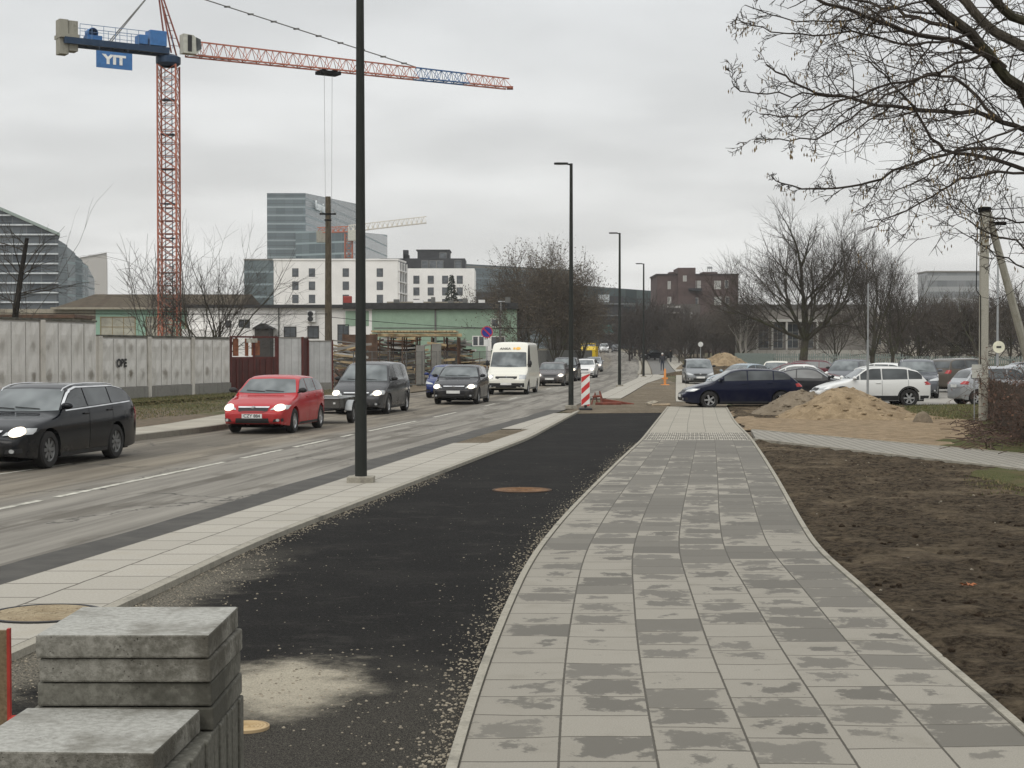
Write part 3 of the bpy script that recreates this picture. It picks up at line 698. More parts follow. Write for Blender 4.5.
class Car:
    def __init__(s, kind, L, W, H, wr=0.31, tumble=0.20, clear=0.19, wb=None, fo=None, belt=(.635, .675), col=None):
        s.kind, s.L, s.W, s.H, s.wr, s.tum, s.clear = kind, L, W, H, wr, tumble, clear
        s.wb = wb or 0.61 * L; s.fo = fo or (L - s.wb) * 0.49
        s.xf = L/2 - s.fo; s.xr = s.xf - s.wb; s.belt = belt
        xs = np.linspace(-L/2 - .2, L/2 + .2, 600)
        pr = PROF[kind]; f = [L/2 - p[0]*L for p in pr][::-1]; z = [p[1]*H for p in pr][::-1]
        raw = np.interp(xs, f, z)
        k = max(1, int(0.10 / (xs[1]-xs[0]))); ker = np.hanning(2*k+3)[1:-1]; ker /= ker.sum()
        sm = np.convolve(np.pad(raw, k+0, mode='edge'), ker, mode='same')[k:len(raw)+k] if k else raw
        s.xs, s.zs = xs, sm
    def top(s, x): return float(np.interp(x, s.xs, s.zs))
    def hw(s, x):
        a = abs(x) / (s.L/2); f = 1 - 0.05*a**2 - 0.11*a**8
        if s.kind == 'van': f = 1 - (0.10*a**6 if x > 0 else 0.01*a**8)
        return s.W/2 * f
    def beltz(s, x):
        t = min(1, max(0, 0.5 - x / s.L)); return s.H * (s.belt[0] + (s.belt[1]-s.belt[0]) * t)
    def section(s, x):
        t = s.top(x); w = s.hw(x); zl = s.clear + 0.07 * (abs(x)/(s.L/2))**6
        for xc in (s.xf, s.xr):
            ra = s.wr + 0.055
            if abs(x-xc) < ra: zl = max(zl, s.wr + math.sqrt(ra*ra - (x-xc)**2))
        r = 0.085 if s.kind != 'van' else 0.12
        zs = min(s.beltz(x), t - r - 0.03); zs = max(zs, zl + 0.02)
        P = [(0, zl), (w*.80, zl)]
        for k in range(7):
            q = k / 6; z = zl + (zs - zl)*q
            a = (z - s.clear) / max(.05, s.beltz(x) - s.clear)
            f = 1 - 0.045*(1-a)**3 - 0.045*max(0, a-.55)**2/.2
            if 0.60 < a: f += 0.0
            P.append((w*f, z))
        f0 = P[-1][0]/w
        zt = max(zs + .01, t - r)
        for k in range(1, 6):
            z = zs + (zt - zs)*k/5
            P.append((w*(f0 - s.tum*(z - zs)/max(.3, s.H - s.beltz(0)) - (0.012 if k >= 1 and t > s.beltz(x)+.2 else 0)), z))
        y1 = P[-1][0]
        for k in range(1, 9):
            a = math.pi/2*k/8
            P.append((max(0, y1*(math.cos(a)**.62)) if k < 8 else 0, zt + (t - zt)*math.sin(a)**.9))
        return P
    def body_mb(s):
        xs = set(np.round(np.linspace(-s.L/2, s.L/2, 64), 3))
        for xc in (s.xf, s.xr):
            ra = s.wr + 0.055
            for k in range(0, 19): xs.add(round(xc + ra*math.cos(math.pi*k/18), 3))
            xs.add(round(xc+ra+.004, 3)); xs.add(round(xc-ra-.004, 3))
        xs = sorted(xs); q = [xs[0]]
        for x in xs[1:]:
            if x - q[-1] > 0.0035: q.append(x)
        b = MB(); rings = []
        secs = [(x, s.section(x)) for x in q]
        # rounded end caps
        def shrunk(x, P, fy, dz, dx):
            zc = (P[0][1] + P[-1][1]) / 2
            return (x + dx, [(y*fy, zc + (z-zc)*dz) for y, z in P])
        fr = secs[-1]; re = secs[0]
        secs = [shrunk(*re, .78, .55, -.075), shrunk(*re, .94, .86, -.055), shrunk(*re, .985, .965, -.025)] + secs + [shrunk(*fr, .985, .965, .03), shrunk(*fr, .93, .86, .065), shrunk(*fr, .76, .55, .09)]
        n = len(secs[0][1])
        vs = []
        for x, P in secs:
            ring = [(x, y, z) for y, z in P] + [(x, -y, z) for y, z in P[-2:0:-1]]
            m = len(ring); vs += ring
        fs = []
        for i in range(len(secs)-1):
            for k in range(m):
                k2 = (k+1) % m; fs.append((i*m+k, (i+1)*m+k, (i+1)*m+k2, i*m+k2))
        fs.append(tuple(range(m))); fs.append(tuple(range((len(secs)-1)*m + m - 1, (len(secs)-1)*m - 1, -1)))
        b.add(vs, [f[::-1] for f in fs])
        return b
def project(mb, bvh, poly, view, off=0.006, res=0.05, xlim=None):
    """lay an outline onto the body. view: 'L','R' sides (a = x), 'F','B' front/back (a = y), 'T' top (a = x, b = y)"""
    U, V, d = {'L': ((1,0,0),(0,0,1),(0,-1,0)), 'R': ((1,0,0),(0,0,1),(0,1,0)), 'F': ((0,1,0),(0,0,1),(-1,0,0)), 'B': ((0,1,0),(0,0,1),(1,0,0)), 'T': ((1,0,0),(0,1,0),(0,0,-1))}[view]
    U, V, d = Vector(U), Vector(V), Vector(d)
    bm = bmesh.new(); bm.faces.new([bm.verts.new((p[0], p[1], 0)) for p in poly])
    xs = [p[0] for p in poly]; ys = [p[1] for p in poly]
    x = min(xs) + res
    while x < max(xs): bmesh.ops.bisect_plane(bm, geom=bm.verts[:]+bm.edges[:]+bm.faces[:], plane_co=(x,0,0), plane_no=(1,0,0)); x += res
    y = min(ys) + res
    while y < max(ys): bmesh.ops.bisect_plane(bm, geom=bm.verts[:]+bm.edges[:]+bm.faces[:], plane_co=(0,y,0), plane_no=(0,1,0)); y += res
    bad = []
    for v in bm.verts:
        p = U*v.co.x + V*v.co.y - d*6
        h = bvh.ray_cast(p, d)
        if h[0] is None or (xlim is not None and abs(h[0].x) < xlim): bad.append(v); continue
        nn = h[1] if h[1].dot(d) < 0 else -h[1]
        v.co = h[0] + nn*off
    if bad: bmesh.ops.delete(bm, geom=bad, context='VERTS')
    bmesh.ops.triangulate(bm, faces=bm.faces[:])
    for f in bm.faces:
        f.normal_update()
        if f.normal.dot(d) > 0: f.normal_flip()
    bm.verts.index_update()
    mb.add([v.co.copy() for v in bm.verts], [[v.index for v in f.verts] for f in bm.faces])
    bm.free()
def make_wheel(name, r, mat_rim, parent, loc, side, spokes=5, width=0.21):
    b = MB(); w = width
    prof = [(r*.64, -w/2), (r*.90, -w/2), (r*.985, -w*.38), (r, -w*.2), (r, w*.2), (r*.985, w*.38), (r*.90, w/2), (r*.66, w/2), (r*.62, w*.42)]
    b.lathe(prof, 28, axis='y')
    o = b.build(name, M_TYRE, parent, smooth=True, loc=loc)
    b = MB(); q = w*.36 * side
    b.lathe([(r*.66, q), (r*.63, q + .012*side), (r*.57, q - .01*side), (r*.55, q-.05*side)][::side], 28, axis='y')
    b.lathe([(r*.14, q+.0*side), (r*.12, q+.015*side), (.001, q+.02*side)][::side], 12, axis='y')
    for k in range(spokes):
        a = 2*math.pi*k/spokes
        M = Matrix.Rotation(a, 4, 'Y')
        b.cbox((r*.35, q - .012*side, 0), (r*.50, .03, r*.19), M)
    b.build('rim', mat_rim, o, smooth=True)
    b = MB(); b.lathe([(r*.6, q-.06*side), (.001, q-.06*side)][::side], 20, axis='y'); b.build('brake_disc', M_UNDER, o)
    return o
def make_car(name, cat, label, spec, pmat, loc, heading, lit=False, panes=(.34, .52, .72), near=True, rim=None, spokes=5, plate=None, group=None,
             rails=None, cladding=False, chrome=False, roof_z=0.0, body_name='body', glass=None, grille_chrome=False, whiteplate=True, lower_dark=True, spoiler=False):
    """heading = direction (x, y) of the nose"""
    s = spec
    t = empty(name, (loc[0], loc[1], loc[2] if len(loc) > 2 else 0.0), math.atan2(heading[1], heading[0]), label, cat, group)
    mb = s.body_mb(); body = mb.build(body_name, pmat, t, smooth=48)
    bvh = BVHTree.FromPolygons([Vector(v) for v in mb.v], mb.f)
    L, W, H = s.L, s.W, s.H
    glass = glass or M_GLASS
    # underbody
    b = MB(); b.box(-L/2+.18, L/2-.2, -W/2+.25, W/2-.25, s.clear - .03, s.wr*2+.05); b.build('underbody', M_UNDER, t)
    for xc in (s.xf, s.xr):
        for sd in (1, -1): make_wheel('wheel', s.wr, rim or M_RIM, t, (xc, sd*(W/2 - .135), s.wr), sd, spokes)
    # side windows
    splits = [L/2 - p*L for p in panes]
    van = s.kind == 'van'
    def upper(x): return min(s.top(x) - (.075 if not van else .1), H*.935)
    def lower(x): return s.beltz(x) + .035
    segs = []
    xe = s.L/2; 
    X = np.linspace(L/2, -L/2, 160); ok = [x for x in X if upper(x) - lower(x) > .015]
    if ok:
        x0, x1 = max(ok), min(ok)
        cuts = [x0] + [c for c in splits if x1 + .1 < c < x0 - .1] + [x1 + (.12 if s.kind in ('wagon','mpv','suv') else .06)]
        if van: cuts = [x0 , x0 - 1.25]
        for a, c in zip(cuts[:-1], cuts[1:]):
            a2, c2 = a - .022, c + .022
            if a2 - c2 < .12: continue
            xx = np.linspace(a2, c2, 9)
            poly = [(x, lower(x)) for x in xx] + [(x, max(lower(x)+.002, upper(x))) for x in xx[::-1]]
            q = []
            for p in poly:
                if not q or (Vector(p)-Vector(q[-1])).length > .008: q.append(p)
            if (Vector(q[0])-Vector(q[-1])).length < .008: q.pop()
            segs.append(q)
        for q in segs:
            for sd in 'LR':
                b = MB(); project(b, bvh, q, sd, .009, .05); b.build('side_window', glass, t, smooth=True)
        if chrome and near:
            for sd in 'LR':
                b = MB(); a, c = cuts[0]-.02, cuts[-1]
                xx = np.linspace(a, c, 24)
                project(b, bvh, [(x, lower(x)-.032) for x in xx] + [(x, lower(x)-.012) for x in xx[::-1]], sd, .008, .2)
                xx = np.linspace(a+.03, c, 24)
                project(b, bvh, [(x, upper(x)+.012) for x in xx] + [(x, upper(x)+.032) for x in xx[::-1]], sd, .008, .2)
                b.build('window_trim', M_CHROME, t)
    # windscreen and rear window seen along the car
    def halfw(z): return s.hw(.15*L)*(.955 - s.tum*max(0, z - s.beltz(0))/max(.3, H - s.beltz(0)))
    cow = {'van': .525}.get(s.kind, PROF[s.kind][5][1] + .015) * H; zt = (.80 if van else .925) * H
    pil = .075
    b = MB(); q = [(-halfw(cow)+pil-.01, cow), (-halfw(cow)*.5, cow-.018), (0, cow-.024), (halfw(cow)*.5, cow-.018), (halfw(cow)-pil+.01, cow), (halfw(zt)-pil, zt-.03), (halfw(zt)-pil-.04, zt), (0, zt+.014), (-halfw(zt)+pil+.04, zt), (-halfw(zt)+pil, zt-.03)]
    project(b, bvh, q, 'F', .006, .09); b.build('windscreen', M_SHIELD, t, smooth=True)
    if not van:
        zr0 = s.beltz(-L/2) + (.05 if s.kind != 'sedan' else .09)*1; zr0 = max(zr0, (.74 if s.kind in ('sedan','coupe') else .68)*H)
        zr1 = .915*H
        b = MB(); q = [(-halfw(zr0)+.13, zr0), (halfw(zr0)-.13, zr0), (halfw(zr1)-.10, zr1), (-halfw(zr1)+.10, zr1)]
        project(b, bvh, q, 'B', .006, .09); b.build('rear_window', glass, t, smooth=True)
    # lights
    hz = {'van': .335, 'suv': .475, 'mpv': .40}.get(s.kind, .445) * H; wn = W/2
    hh = {'van': .10, 'suv': .09, 'mpv': .10}.get(s.kind, .075)
    for sd in (1, -1):
        q = [(sd*wn*.50, hz-hh*.62), (sd*wn*.93, hz-hh*.35), (sd*wn*.955, hz+hh*.95), (sd*wn*.85, hz+hh), (sd*wn*.55, hz+hh*.1)]
        if van: q = [(sd*wn*.62, hz-hh), (sd*wn*.93, hz-hh), (sd*wn*.93, hz+hh), (sd*wn*.62, hz+hh)]
        b = MB(); project(b, bvh, q, 'F', .010, .04, L/2-.55); h = b.build('headlight', M_LAMPOFF, t, smooth=True)
        if lit:
            c = Vector((sd*wn*.74, hz + hh*.1)); hit = bvh.ray_cast(Vector((6, c.x, c.y)), Vector((-1,0,0)))
            if hit[0] is not None:
                b = MB(); q = [(c.x + .13*math.cos(a)*(1.0), c.y + .085*math.sin(a)) for a in np.linspace(0, 2*math.pi, 17)[:-1]]
                project(b, bvh, q, 'F', .018, .05); b.build('lit_bulb', M_LAMPON, h, smooth=True)
        b = MB()
        tzc = {'van': .38, 'suv': .60, 'mpv': .60, 'wagon': .60}.get(s.kind, .585) * H; th = .11 if s.kind not in ('suv','mpv','wagon') else .16
        q = [(sd*wn*.62, tzc-th*.5), (sd*wn*.97, tzc-th*.6), (sd*wn*.97, tzc+th*.6), (sd*wn*.70, tzc+th*.5)]
        project(b, bvh, q, 'B', .008, .03, L/2-.20)
        q = [(-L/2+.0, tzc-th*.55), (-L/2+.16, tzc-th*.2), (-L/2+.22, tzc+th*.3), (-L/2+.14, tzc+th*.6), (-L/2+.0, tzc+th*.6)]
        project(b, bvh, q, 'L' if sd > 0 else 'R', .008, .05)
        b.build('tail_light', M_TAIL, t, smooth=True)
    # grille, intake, plates
    gz = hz - .02; gw = wn*(.44 if not van else .52)
    b = MB(); project(b, bvh, [(-gw, gz-.045), (-gw*1.0, gz+.05), (gw*1.0, gz+.05), (gw, gz-.045), (gw*.8, gz-.075), (-gw*.8, gz-.075)], 'F', .009, .06); g = b.build('grille', M_BLACK, t)
    if grille_chrome:
        b = MB(); project(b, bvh, [(-gw*1.02, gz+.025), (-gw*1.05, gz+.058), (gw*1.05, gz+.058), (gw*1.02, gz+.025)], 'F', .016, .06); b.build('chrome_bar', M_CHROME, g)
    if near:
        hit = bvh.ray_cast(Vector((6, 0, gz+.02)), Vector((-1,0,0)))
        if hit[0] is not None:
            b = MB(); b.lathe([(.055, 0), (.055, .012), (.001, .018)], 16, Matrix.Translation(hit[0] + Vector((.006,0,.01))) @ Matrix.Rotation(math.pi/2, 4, 'Y')); b.build('badge', M_CHROME, g)
    iz = s.clear + .145; iw = wn*.50
    b = MB(); project(b, bvh, [(-iw, iz-.05), (-iw*.96, iz+.07), (iw*.96, iz+.07), (iw, iz-.05)], 'F', .008, .06); b.build('air_intake', M_BLACK, t)
    for sd in (1, -1):
        b = MB(); project(b, bvh, [(sd*wn*.60, iz-.02), (sd*wn*.86, iz-.01), (sd*wn*.86, iz+.07), (sd*wn*.64, iz+.05)], 'F', .008, .05); fo = b.build('fog_recess', M_BLACK, t)
        if near:
            b = MB(); project(b, bvh, [(sd*wn*.74 + .04*math.cos(a), iz+.025 + .035*math.sin(a)) for a in np.linspace(0, 6.28, 13)[:-1]], 'F', .014, .05); b.build('fog_light', M_LAMPOFF, fo)
    if lower_dark:
        b = MB()
        for sd in 'LR':
            x0, x1 = s.xr + s.wr + .07, s.xf - s.wr - .07
            zc = .43 if cladding else s.clear + .075
            project(b, bvh, [(x0, s.clear+.012), (x1, s.clear+.012), (x1, zc), (x0, zc)], sd, .007, .15)
            if cladding:
                for xc in (s.xf, s.xr):
                    ra = s.wr + .06; rb = ra + .055
                    pts = [(xc + rb*math.cos(a), s.wr + rb*math.sin(a)) for a in np.linspace(-.15, math.pi+.15, 19)] + [(xc + ra*math.cos(a), s.wr + ra*math.sin(a)) for a in np.linspace(math.pi+.15, -.15, 19)]
                    project(b, bvh, pts, sd, .007, .3)
                project(b, bvh, [(-L/2+.02, s.clear+.04), (s.xr - s.wr - .08, s.clear+.04), (s.xr - s.wr - .08, .43), (-L/2+.02, .43)], sd, .007, .1)
        if cladding: project(b, bvh, [(-wn*.9, .25), (wn*.9, .25), (wn*.9, .43), (-wn*.9, .43)], 'B', .007, .08)
        b.build('sill_trim', M_BLACK, t)
    for vw in 'FB':
        zc = (hz - .19 if vw == 'F' and not van else (.20*H + .02 if vw == 'F' else .50*H))
        sgn = 1 if vw == 'F' else -1
        hit = bvh.ray_cast(Vector((6*sgn, 0, zc)), Vector((-sgn, 0, 0)))
        if hit[0] is None: continue
        b = MB(); b.cbox((hit[0].x + sgn*.018, 0, zc), (.012, .52, .11)); p = b.build('number_plate', M_PLATE, t)
        if near and vw == 'F' and plate:
            text_mesh('plate_text', plate, .115, M_TXT, p, Matrix.Translation((hit[0].x + .026, 0, zc)) @ Matrix.Rotation(math.pi/2, 4, 'Z') @ Matrix.Rotation(math.pi/2, 4, 'X'), .002, .002)
    # mirrors, handles, seams
    xm = (x0m := (L/2 - (.30 if not van else .16)*L)) if True else 0
    for sd in (1, -1):
        zc = s.beltz(xm) + .10 + (.12 if van else 0); hit = bvh.ray_cast(Vector((xm, sd*6, s.beltz(xm)+.02)), Vector((0, -sd, 0)))
        yb = abs(hit[0].y) if hit[0] is not None else W/2*.93
        b = MB(); cx, cy = xm - .02, sd*(yb + .11)
        rx, ry, rz_ = (.075, .115, .075) if not van else (.07, .09, .16)
        n, m = 8, 12; vs = []
        for i in range(n+1):
            a = math.pi*i/n
            for k in range(m):
                c = 2*math.pi*k/m
                vs.append((cx + rx*math.sin(a)*math.cos(c), cy + ry*math.cos(a), zc + rz_*math.sin(a)*math.sin(c)*(1 if math.sin(c) > 0 else .8)))
        b.add(vs, [(i*m+k, i*m+(k+1)%m, (i+1)*m+(k+1)%m, (i+1)*m+k) for i in range(n) for k in range(m)])
        b.tube([(cx, sd*(yb-.02), zc-.06), (cx, cy, zc-.02)], .02, 6)
        b.build('side_mirror', M_BLACK if (near is None or s.kind in ('van', 'mpv') or plate == 'CZY 884') else pmat, t, smooth=True)
    if near:
        for c in ([splits[1], splits[2] if len(splits) > 2 else None] if not van else [L/2 - .33*L]):
            if c is None: continue
            for sd, sg in (('L', 1), ('R', -1)):
                hit = bvh.ray_cast(Vector((c+.13, sg*6, s.beltz(c)-.09)), Vector((0,-sg,0)))
                if hit[0] is not None and c > s.xr + .1:
                    b = MB(); b.cbox((c+.14, hit[0].y + sg*.012, s.beltz(c)-.09), (.19, .028, .03)); b.build('door_handle', pmat, t, bevel=.006)
        b = MB()
        for c in [L/2 - panes[0]*L + .62 if not van else L/2-.2*L] + splits[1:3]:
            for sd in 'LR':
                if s.xr - .1 < c < s.xf - .1:
                    zl = s.clear + .10
                    if abs(c - s.xr) < s.wr + .07: zl = s.wr + math.sqrt(max(0, (s.wr+.07)**2 - (c-s.xr)**2)) + .02
                    project(b, bvh, [(c-.005, zl), (c+.005, zl), (c+.005, s.beltz(c)+.01), (c-.005, s.beltz(c)+.01)], sd, .003, .08)
        b.build('door_seam', M_UNDER, t)
        # wipers
        b = MB()
        for y0 in (-.05, .45):
            pts = []
            for k in range(6):
                y = y0 - .5*k/5 ; z = cow + .015 + .03*k/5
                h = bvh.ray_cast(Vector((6, y, z)), Vector((-1,0,0)))
                if h[0] is not None: pts.append(h[0] + h[1]*.02)
            if len(pts) > 2: b.tube(pts, .009, 4)
        b.build('wiper', M_BLACK, t)
    if rails:
        for sd in (1, -1):
            b = MB(); pts = []
            for x in np.linspace(.18*L/2, -.66*L/2, 10):
                h = bvh.ray_cast(Vector((x, sd*halfw(H)*.88, 5)), Vector((0,0,-1)))
                if h[0] is not None: pts.append(h[0] + Vector((0,0,.022)))
            pts = [pts[0] - Vector((-.06,0,.05))] + pts + [pts[-1] - Vector((.06,0,.05))]
            b.tube(pts, .013, 6); b.build('roof_rail', rails, t, smooth=True)
    if spoiler:
        b = MB(); b.box(-L/2+.08, -L/2+.34, -W*.33, W*.33, H*.90, H*.925); b.build('spoiler', pmat, t, bevel=.01)
    return t

P_BLACK = paint('black_paint', (0.006, 0.007, 0.009)); P_RED = paint('red_paint', (0.36, 0.022, 0.026), 0.3)
P_GREY = paint('dark_grey_paint', (0.045, 0.046, 0.048), 0.4); P_BLUE = paint('blue_paint', (0.012, 0.025, 0.11)); P_NAVY = paint('navy_paint', (0.003, 0.005, 0.019), 0.1)
P_WHITE = paint('white_paint', (0.62, 0.62, 0.60), 0.25, 0.0); P_SILVER = paint('silver_paint', (0.34, 0.35, 0.36), 0.25, 0.3); P_VAN = paint('van_paint', (0.66, 0.645, 0.57), 0.3, 0.0)
P_BROWN = paint('grey_brown_paint', (0.085, 0.073, 0.06), 0.3); P_MAROON = paint('maroon_paint', (0.085, 0.012, 0.018), 0.2); P_SLATE = paint('slate_paint', (0.085, 0.09, 0.10), 0.35)
P_CHAR = paint('charcoal_paint', (0.014, 0.014, 0.016), 0.3); P_PALEBLUE = paint('pale_blue_paint', (0.25, 0.30, 0.33), 0.25, 0.4)
def at_front(spec, x, y, hd):   # put the front axle's middle at (x, y)
    h = Vector(hd).normalized(); p = Vector((x, y)) - h * spec.xf
    return (p.x, p.y), (h.x, h.y)
Q = 'cars queueing towards the camera'
PK = 'cars parked on the right'
def queue(name, cat, label, spec, pm, fx, fy, hd, z=0.0, **kw):
    loc, h = at_front(spec, fx, fy, hd)
    return make_car(name, cat, label, spec, pm, (loc[0], loc[1], z + tz(*loc)), h, group=Q, **kw)
# black estate: left wheels at (-8.22, 28.4) front, (-7.57, 31.0) rear
sp = Car('wagon', 4.77, 1.81, 1.49, .335, wb=2.70, fo=.94, belt=(.635, .735))
queue('estate_car', 'car', 'black estate car with silver roof rails and headlight on, nearest of the queue', sp, P_BLACK, -8.22-.86, 28.4+.06, (-.20, -1), lit=True, chrome=True, rails=M_CHROME, panes=(.34,.515,.725), spokes=8, grille_chrome=True, rim=M_RIMD, plate='')
sp = Car('hatch', 4.25, 1.75, 1.46, .315, wb=2.61, fo=.89, belt=(.65, .70))
queue('hatchback', 'car', 'bright red hatchback with headlights on, towing a small trailer', sp, P_RED, -5.54-.83, 40.75-.05, (-.135, -1), lit=True, plate='CZY 884', grille_chrome=True, spokes=7)
sp = Car('mpv', 4.70, 1.84, 1.73, .33, wb=2.80, fo=.98, belt=(.60, .64), tumble=.22)
queue('minivan', 'car', 'dark grey minivan with headlights on, behind the small trailer', sp, P_GREY, -4.07-.87, 52.7, (-.15, -1), lit=True, panes=(.28,.47,.72), plate='', grille_chrome=True)
sp = Car('hatch', 4.50, 1.80, 1.54, .32, wb=2.72, fo=.94, belt=(.64, .69))
queue('hatchback', 'car', 'black hatchback with headlights on, in front of the tall white van', sp, P_CHAR, -1.35-.80, 62.4, (-.12, -1), lit=True, plate='', grille_chrome=True)
sp = Car('hatch', 4.25, 1.74, 1.47, .31)
queue('hatchback', 'car', 'blue car half hidden behind the black hatchback', sp, P_BLUE, -2.95, 70.6, (-.10, -1), near=False)
# tall white van
sp = Car('van', 5.60, 1.98, 2.52, .34, tumble=.10, wb=3.50, fo=1.0, belt=(.50, .50), clear=.24)
v = queue('panel_van', 'van', 'tall white panel van with a high roof in the queue', sp, P_VAN, 0.75-.90, 76.2, (-.13, -1), lit=False, plate='')
mb = sp.body_mb(); bvh = BVHTree.FromPolygons([Vector(q) for q in mb.v], mb.f)
b = MB(); project(b, bvh, [(-.55,.30),(.55,.30),(.6,.30),(.86,.30),(.86,.56),(-.86,.56),(-.86,.30)], 'F', .012, .1); b.build('bumper', M_BLACK, v)
b = MB(); project(b, bvh, [(.42 + .12*math.cos(a) - .02, 2.19 + .07*math.sin(a)) for a in np.linspace(0, 6.28, 13)[:-1]], 'F', .012, .05)
project(b, bvh, [(.16,2.14),(.26,2.14),(.26,2.24),(.16,2.24)], 'F', .012, .05)
b.build('roof_logo', plain('orange_ink', (0.75, 0.42, 0.08), 0.5), v)
hit = bvh.ray_cast(Vector((6, 0, 2.19)), Vector((-1,0,0)))
text_mesh('roof_lettering', 'ANKA', .19, plain('grey_ink', (.12,.11,.09), .5), v, Matrix.Translation(hit[0] + Vector((.03, -.22, 0))) @ Matrix.Rotation(math.pi/2, 4, 'Z') @ Matrix.Rotation(math.acos(max(-1,min(1,hit[1].z))), 4, 'X'), .003, .004)
h = [c for c in v.children if c.name.startswith('headlight')]
for c in h:
    me = c.data; ys = np.mean([q.co.y for q in me.vertices])
    if ys < 0:
        b = MB(); zc = .335*2.52
        project(b, bvh, [(ys + .10*math.cos(a), zc + .08*math.sin(a)) for a in np.linspace(0, 6.28, 13)[:-1]], 'F', .02, .05); b.build('lit_bulb', M_LAMPON, c)
sp = Car('hatch', 4.15, 1.72, 1.42, .31, tumble=.16)
queue('hatchback', 'car', 'old dark grey hatchback directly behind the white van', sp, paint('faded_grey_paint', (0.07, 0.062, 0.062), 0.5), 2.3, 93.8, (-.13, -1), lit=True, near=False)
sp = Car('suv', 4.6, 1.85, 1.66, .34)
queue('off_roader', 'car', 'dark off-roader following the old grey hatchback, partly behind the second lamp post', sp, P_CHAR, 3.55, 108.5, (-.13, -1), lit=True, near=False)
sp = Car('hatch', 4.1, 1.72, 1.46, .31)
queue('hatchback', 'car', 'white car behind the dark off-roader with its headlights on', sp, P_WHITE, 5.55, 122, (-.13, -1), lit=True, near=False)
queue('saloon_car', 'car', 'dark saloon car behind the white hatchback in the queue', Car('sedan', 4.5, 1.76, 1.44, .31), P_SLATE, 6.5, 138, (-.1, -1), lit=True, near=False)
queue('hatchback', 'car', 'pale silver car at the tail of the queue below the yellow truck', Car('hatch', 4.1, 1.72, 1.48, .31), P_SILVER, 8.0, 156, (-.1, -1), lit=True, near=False)
queue('delivery_van', 'van', 'small white van coming round the far bend', Car('mpv', 4.4, 1.8, 1.8, .31), P_WHITE, 17.4, 300, (-.03, -1), near=False)
queue('estate_car', 'car', 'dark car far away beside the white van on the bend', Car('wagon', 4.4, 1.8, 1.5, .31), P_SLATE, 20.0, 305, (-.03, -1), near=False)
# yellow truck, rear view box with a yellow load body
def yellow_truck(x, y, hd):
    t = empty('truck', (x, y, tz(x, y)), math.atan2(hd[1], hd[0]), 'yellow tipper truck high above the cars at the tail of the queue', 'truck')
    b = MB(); b.prism([(-2.2,-.95),(1.4,-.95),(1.5,-.8),(1.5,.8),(1.4,.95),(-2.2,.95)], 1.0, 2.35); b.build('load_body', paint('yellow_paint', (0.60, 0.42, 0.03), 0.3, 0), t, bevel=.05)
    b = MB()
    for k in range(8): b.box(-2.1+k*.5, -2.04+k*.5, -.99, .99, 1.0, 2.30)
    b.build('body_ribs', MT['yellow_paint'], t)
    b = MB(); b.prism([(1.6,1.0),(3.1,1.0),(3.2,1.9),(2.7,2.75),(1.6,2.75)], -.93, .93, Matrix.Rotation(math.pi/2, 4, 'X')); b.build('cab', MT['yellow_paint'], t, bevel=.06)
    b = MB(); M = Matrix.Translation((2.97, 0, 2.25)) @ Matrix.Rotation(R(-30), 4, 'Y'); b.cbox((0,0,0), (.04, 1.6, .75), M); b.build('windscreen', M_SHIELD, t)
    b = MB(); b.box(-2.3, 3.15, -.5, .5, .55, .98); b.box(2.9, 3.25, -.92, .92, .45, .95); b.build('chassis', M_BLACK, t)
    for xc in (-1.5, -.6, 2.3):
        for sd in (1, -1): make_wheel('wheel', .46, M_RIMD, t, (xc, sd*.80, .46), sd, 5, .28)
    for sd in (1,-1):
        b = MB(); b.cbox((3.27, sd*.7, .7), (.03, .3, .14)); b.build('headlight', M_LAMPOFF, t)
yellow_truck(9.9, 203, (-.1, -1))

# trailer behind the red car
hd = Vector((-.12, -1)).normalized(); p = Vector((-4.8 - .62, 46.2))
t = empty('utility_trailer', (p.x, p.y, 0), math.atan2(hd.y, hd.x), 'low open grey utility trailer hitched to the red hatchback', 'trailer')
b = MB(); b.box(-1.0, 1.0, -.62, .62, .46, .50)
for (x0,x1,y0,y1) in ((-1.02,1.02,.60,.63),(-1.02,1.02,-.63,-.60),(.99,1.02,-.6,.6),(-1.02,-.99,-.6,.6)): b.box(x0,x1,y0,y1,.46,.72)
for x in (-.95,-.3,.35,.97):
    for y in (-.645,.645): b.cbox((x,y,.59),(.04,.03,.28))
b.build('tray', m_concrete('weathered_steel', (0.05,0.05,0.045), (0.11,0.105,0.095), sc=4), t)
b = MB(); b.tube([(-1.0,-.4,.42),(1.0,-.4,.42),(2.0,0,.42)], .035, 6); b.tube([(-1.0,.4,.42),(1.0,.4,.42),(2.0,0,.42)], .035, 6); b.tube([(0,-.8,.29),(0,.8,.29)], .03, 6); b.box(.6,.75,-.4,.4,.40,.46); b.build('drawbar', M_BLACK, t)
b = MB(); b.tube([(1.03,.63,.74),(-1.03,.63,.74),(-1.03,-.63,.74),(1.03,-.63,.74),(1.03,.63,.74)], .025, 6); b.build('top_rail', M_STEEL, t)
for sd in (1,-1):
    make_wheel('wheel', .29, M_RIMD, t, (0, sd*.76, .29), sd, 5, .17)
    b = MB(); pts = [(.40*math.cos(a), .29+.38*math.sin(a)) for a in np.linspace(.25, math.pi-.25, 9)]
    vs = [(x, sd*.66, z) for x, z in pts] + [(x, sd*.86, z) for x, z in pts] + [(x*.96, sd*.66, z-.02) for x, z in pts] + [(x*.96, sd*.86, z-.02) for x, z in pts]
    b.add(vs, [(i, i+1, 10+i, 9+i) for i in range(8)] + [(18+i, 27+i, 28+i, 19+i) for i in range(8)]); b.build('mudguard', M_STEEL, t)
    b = MB(); b.cbox((1.03, sd*.5, .60), (.02,.06,.05)); b.build('marker_lamp', M_PLATE, t)

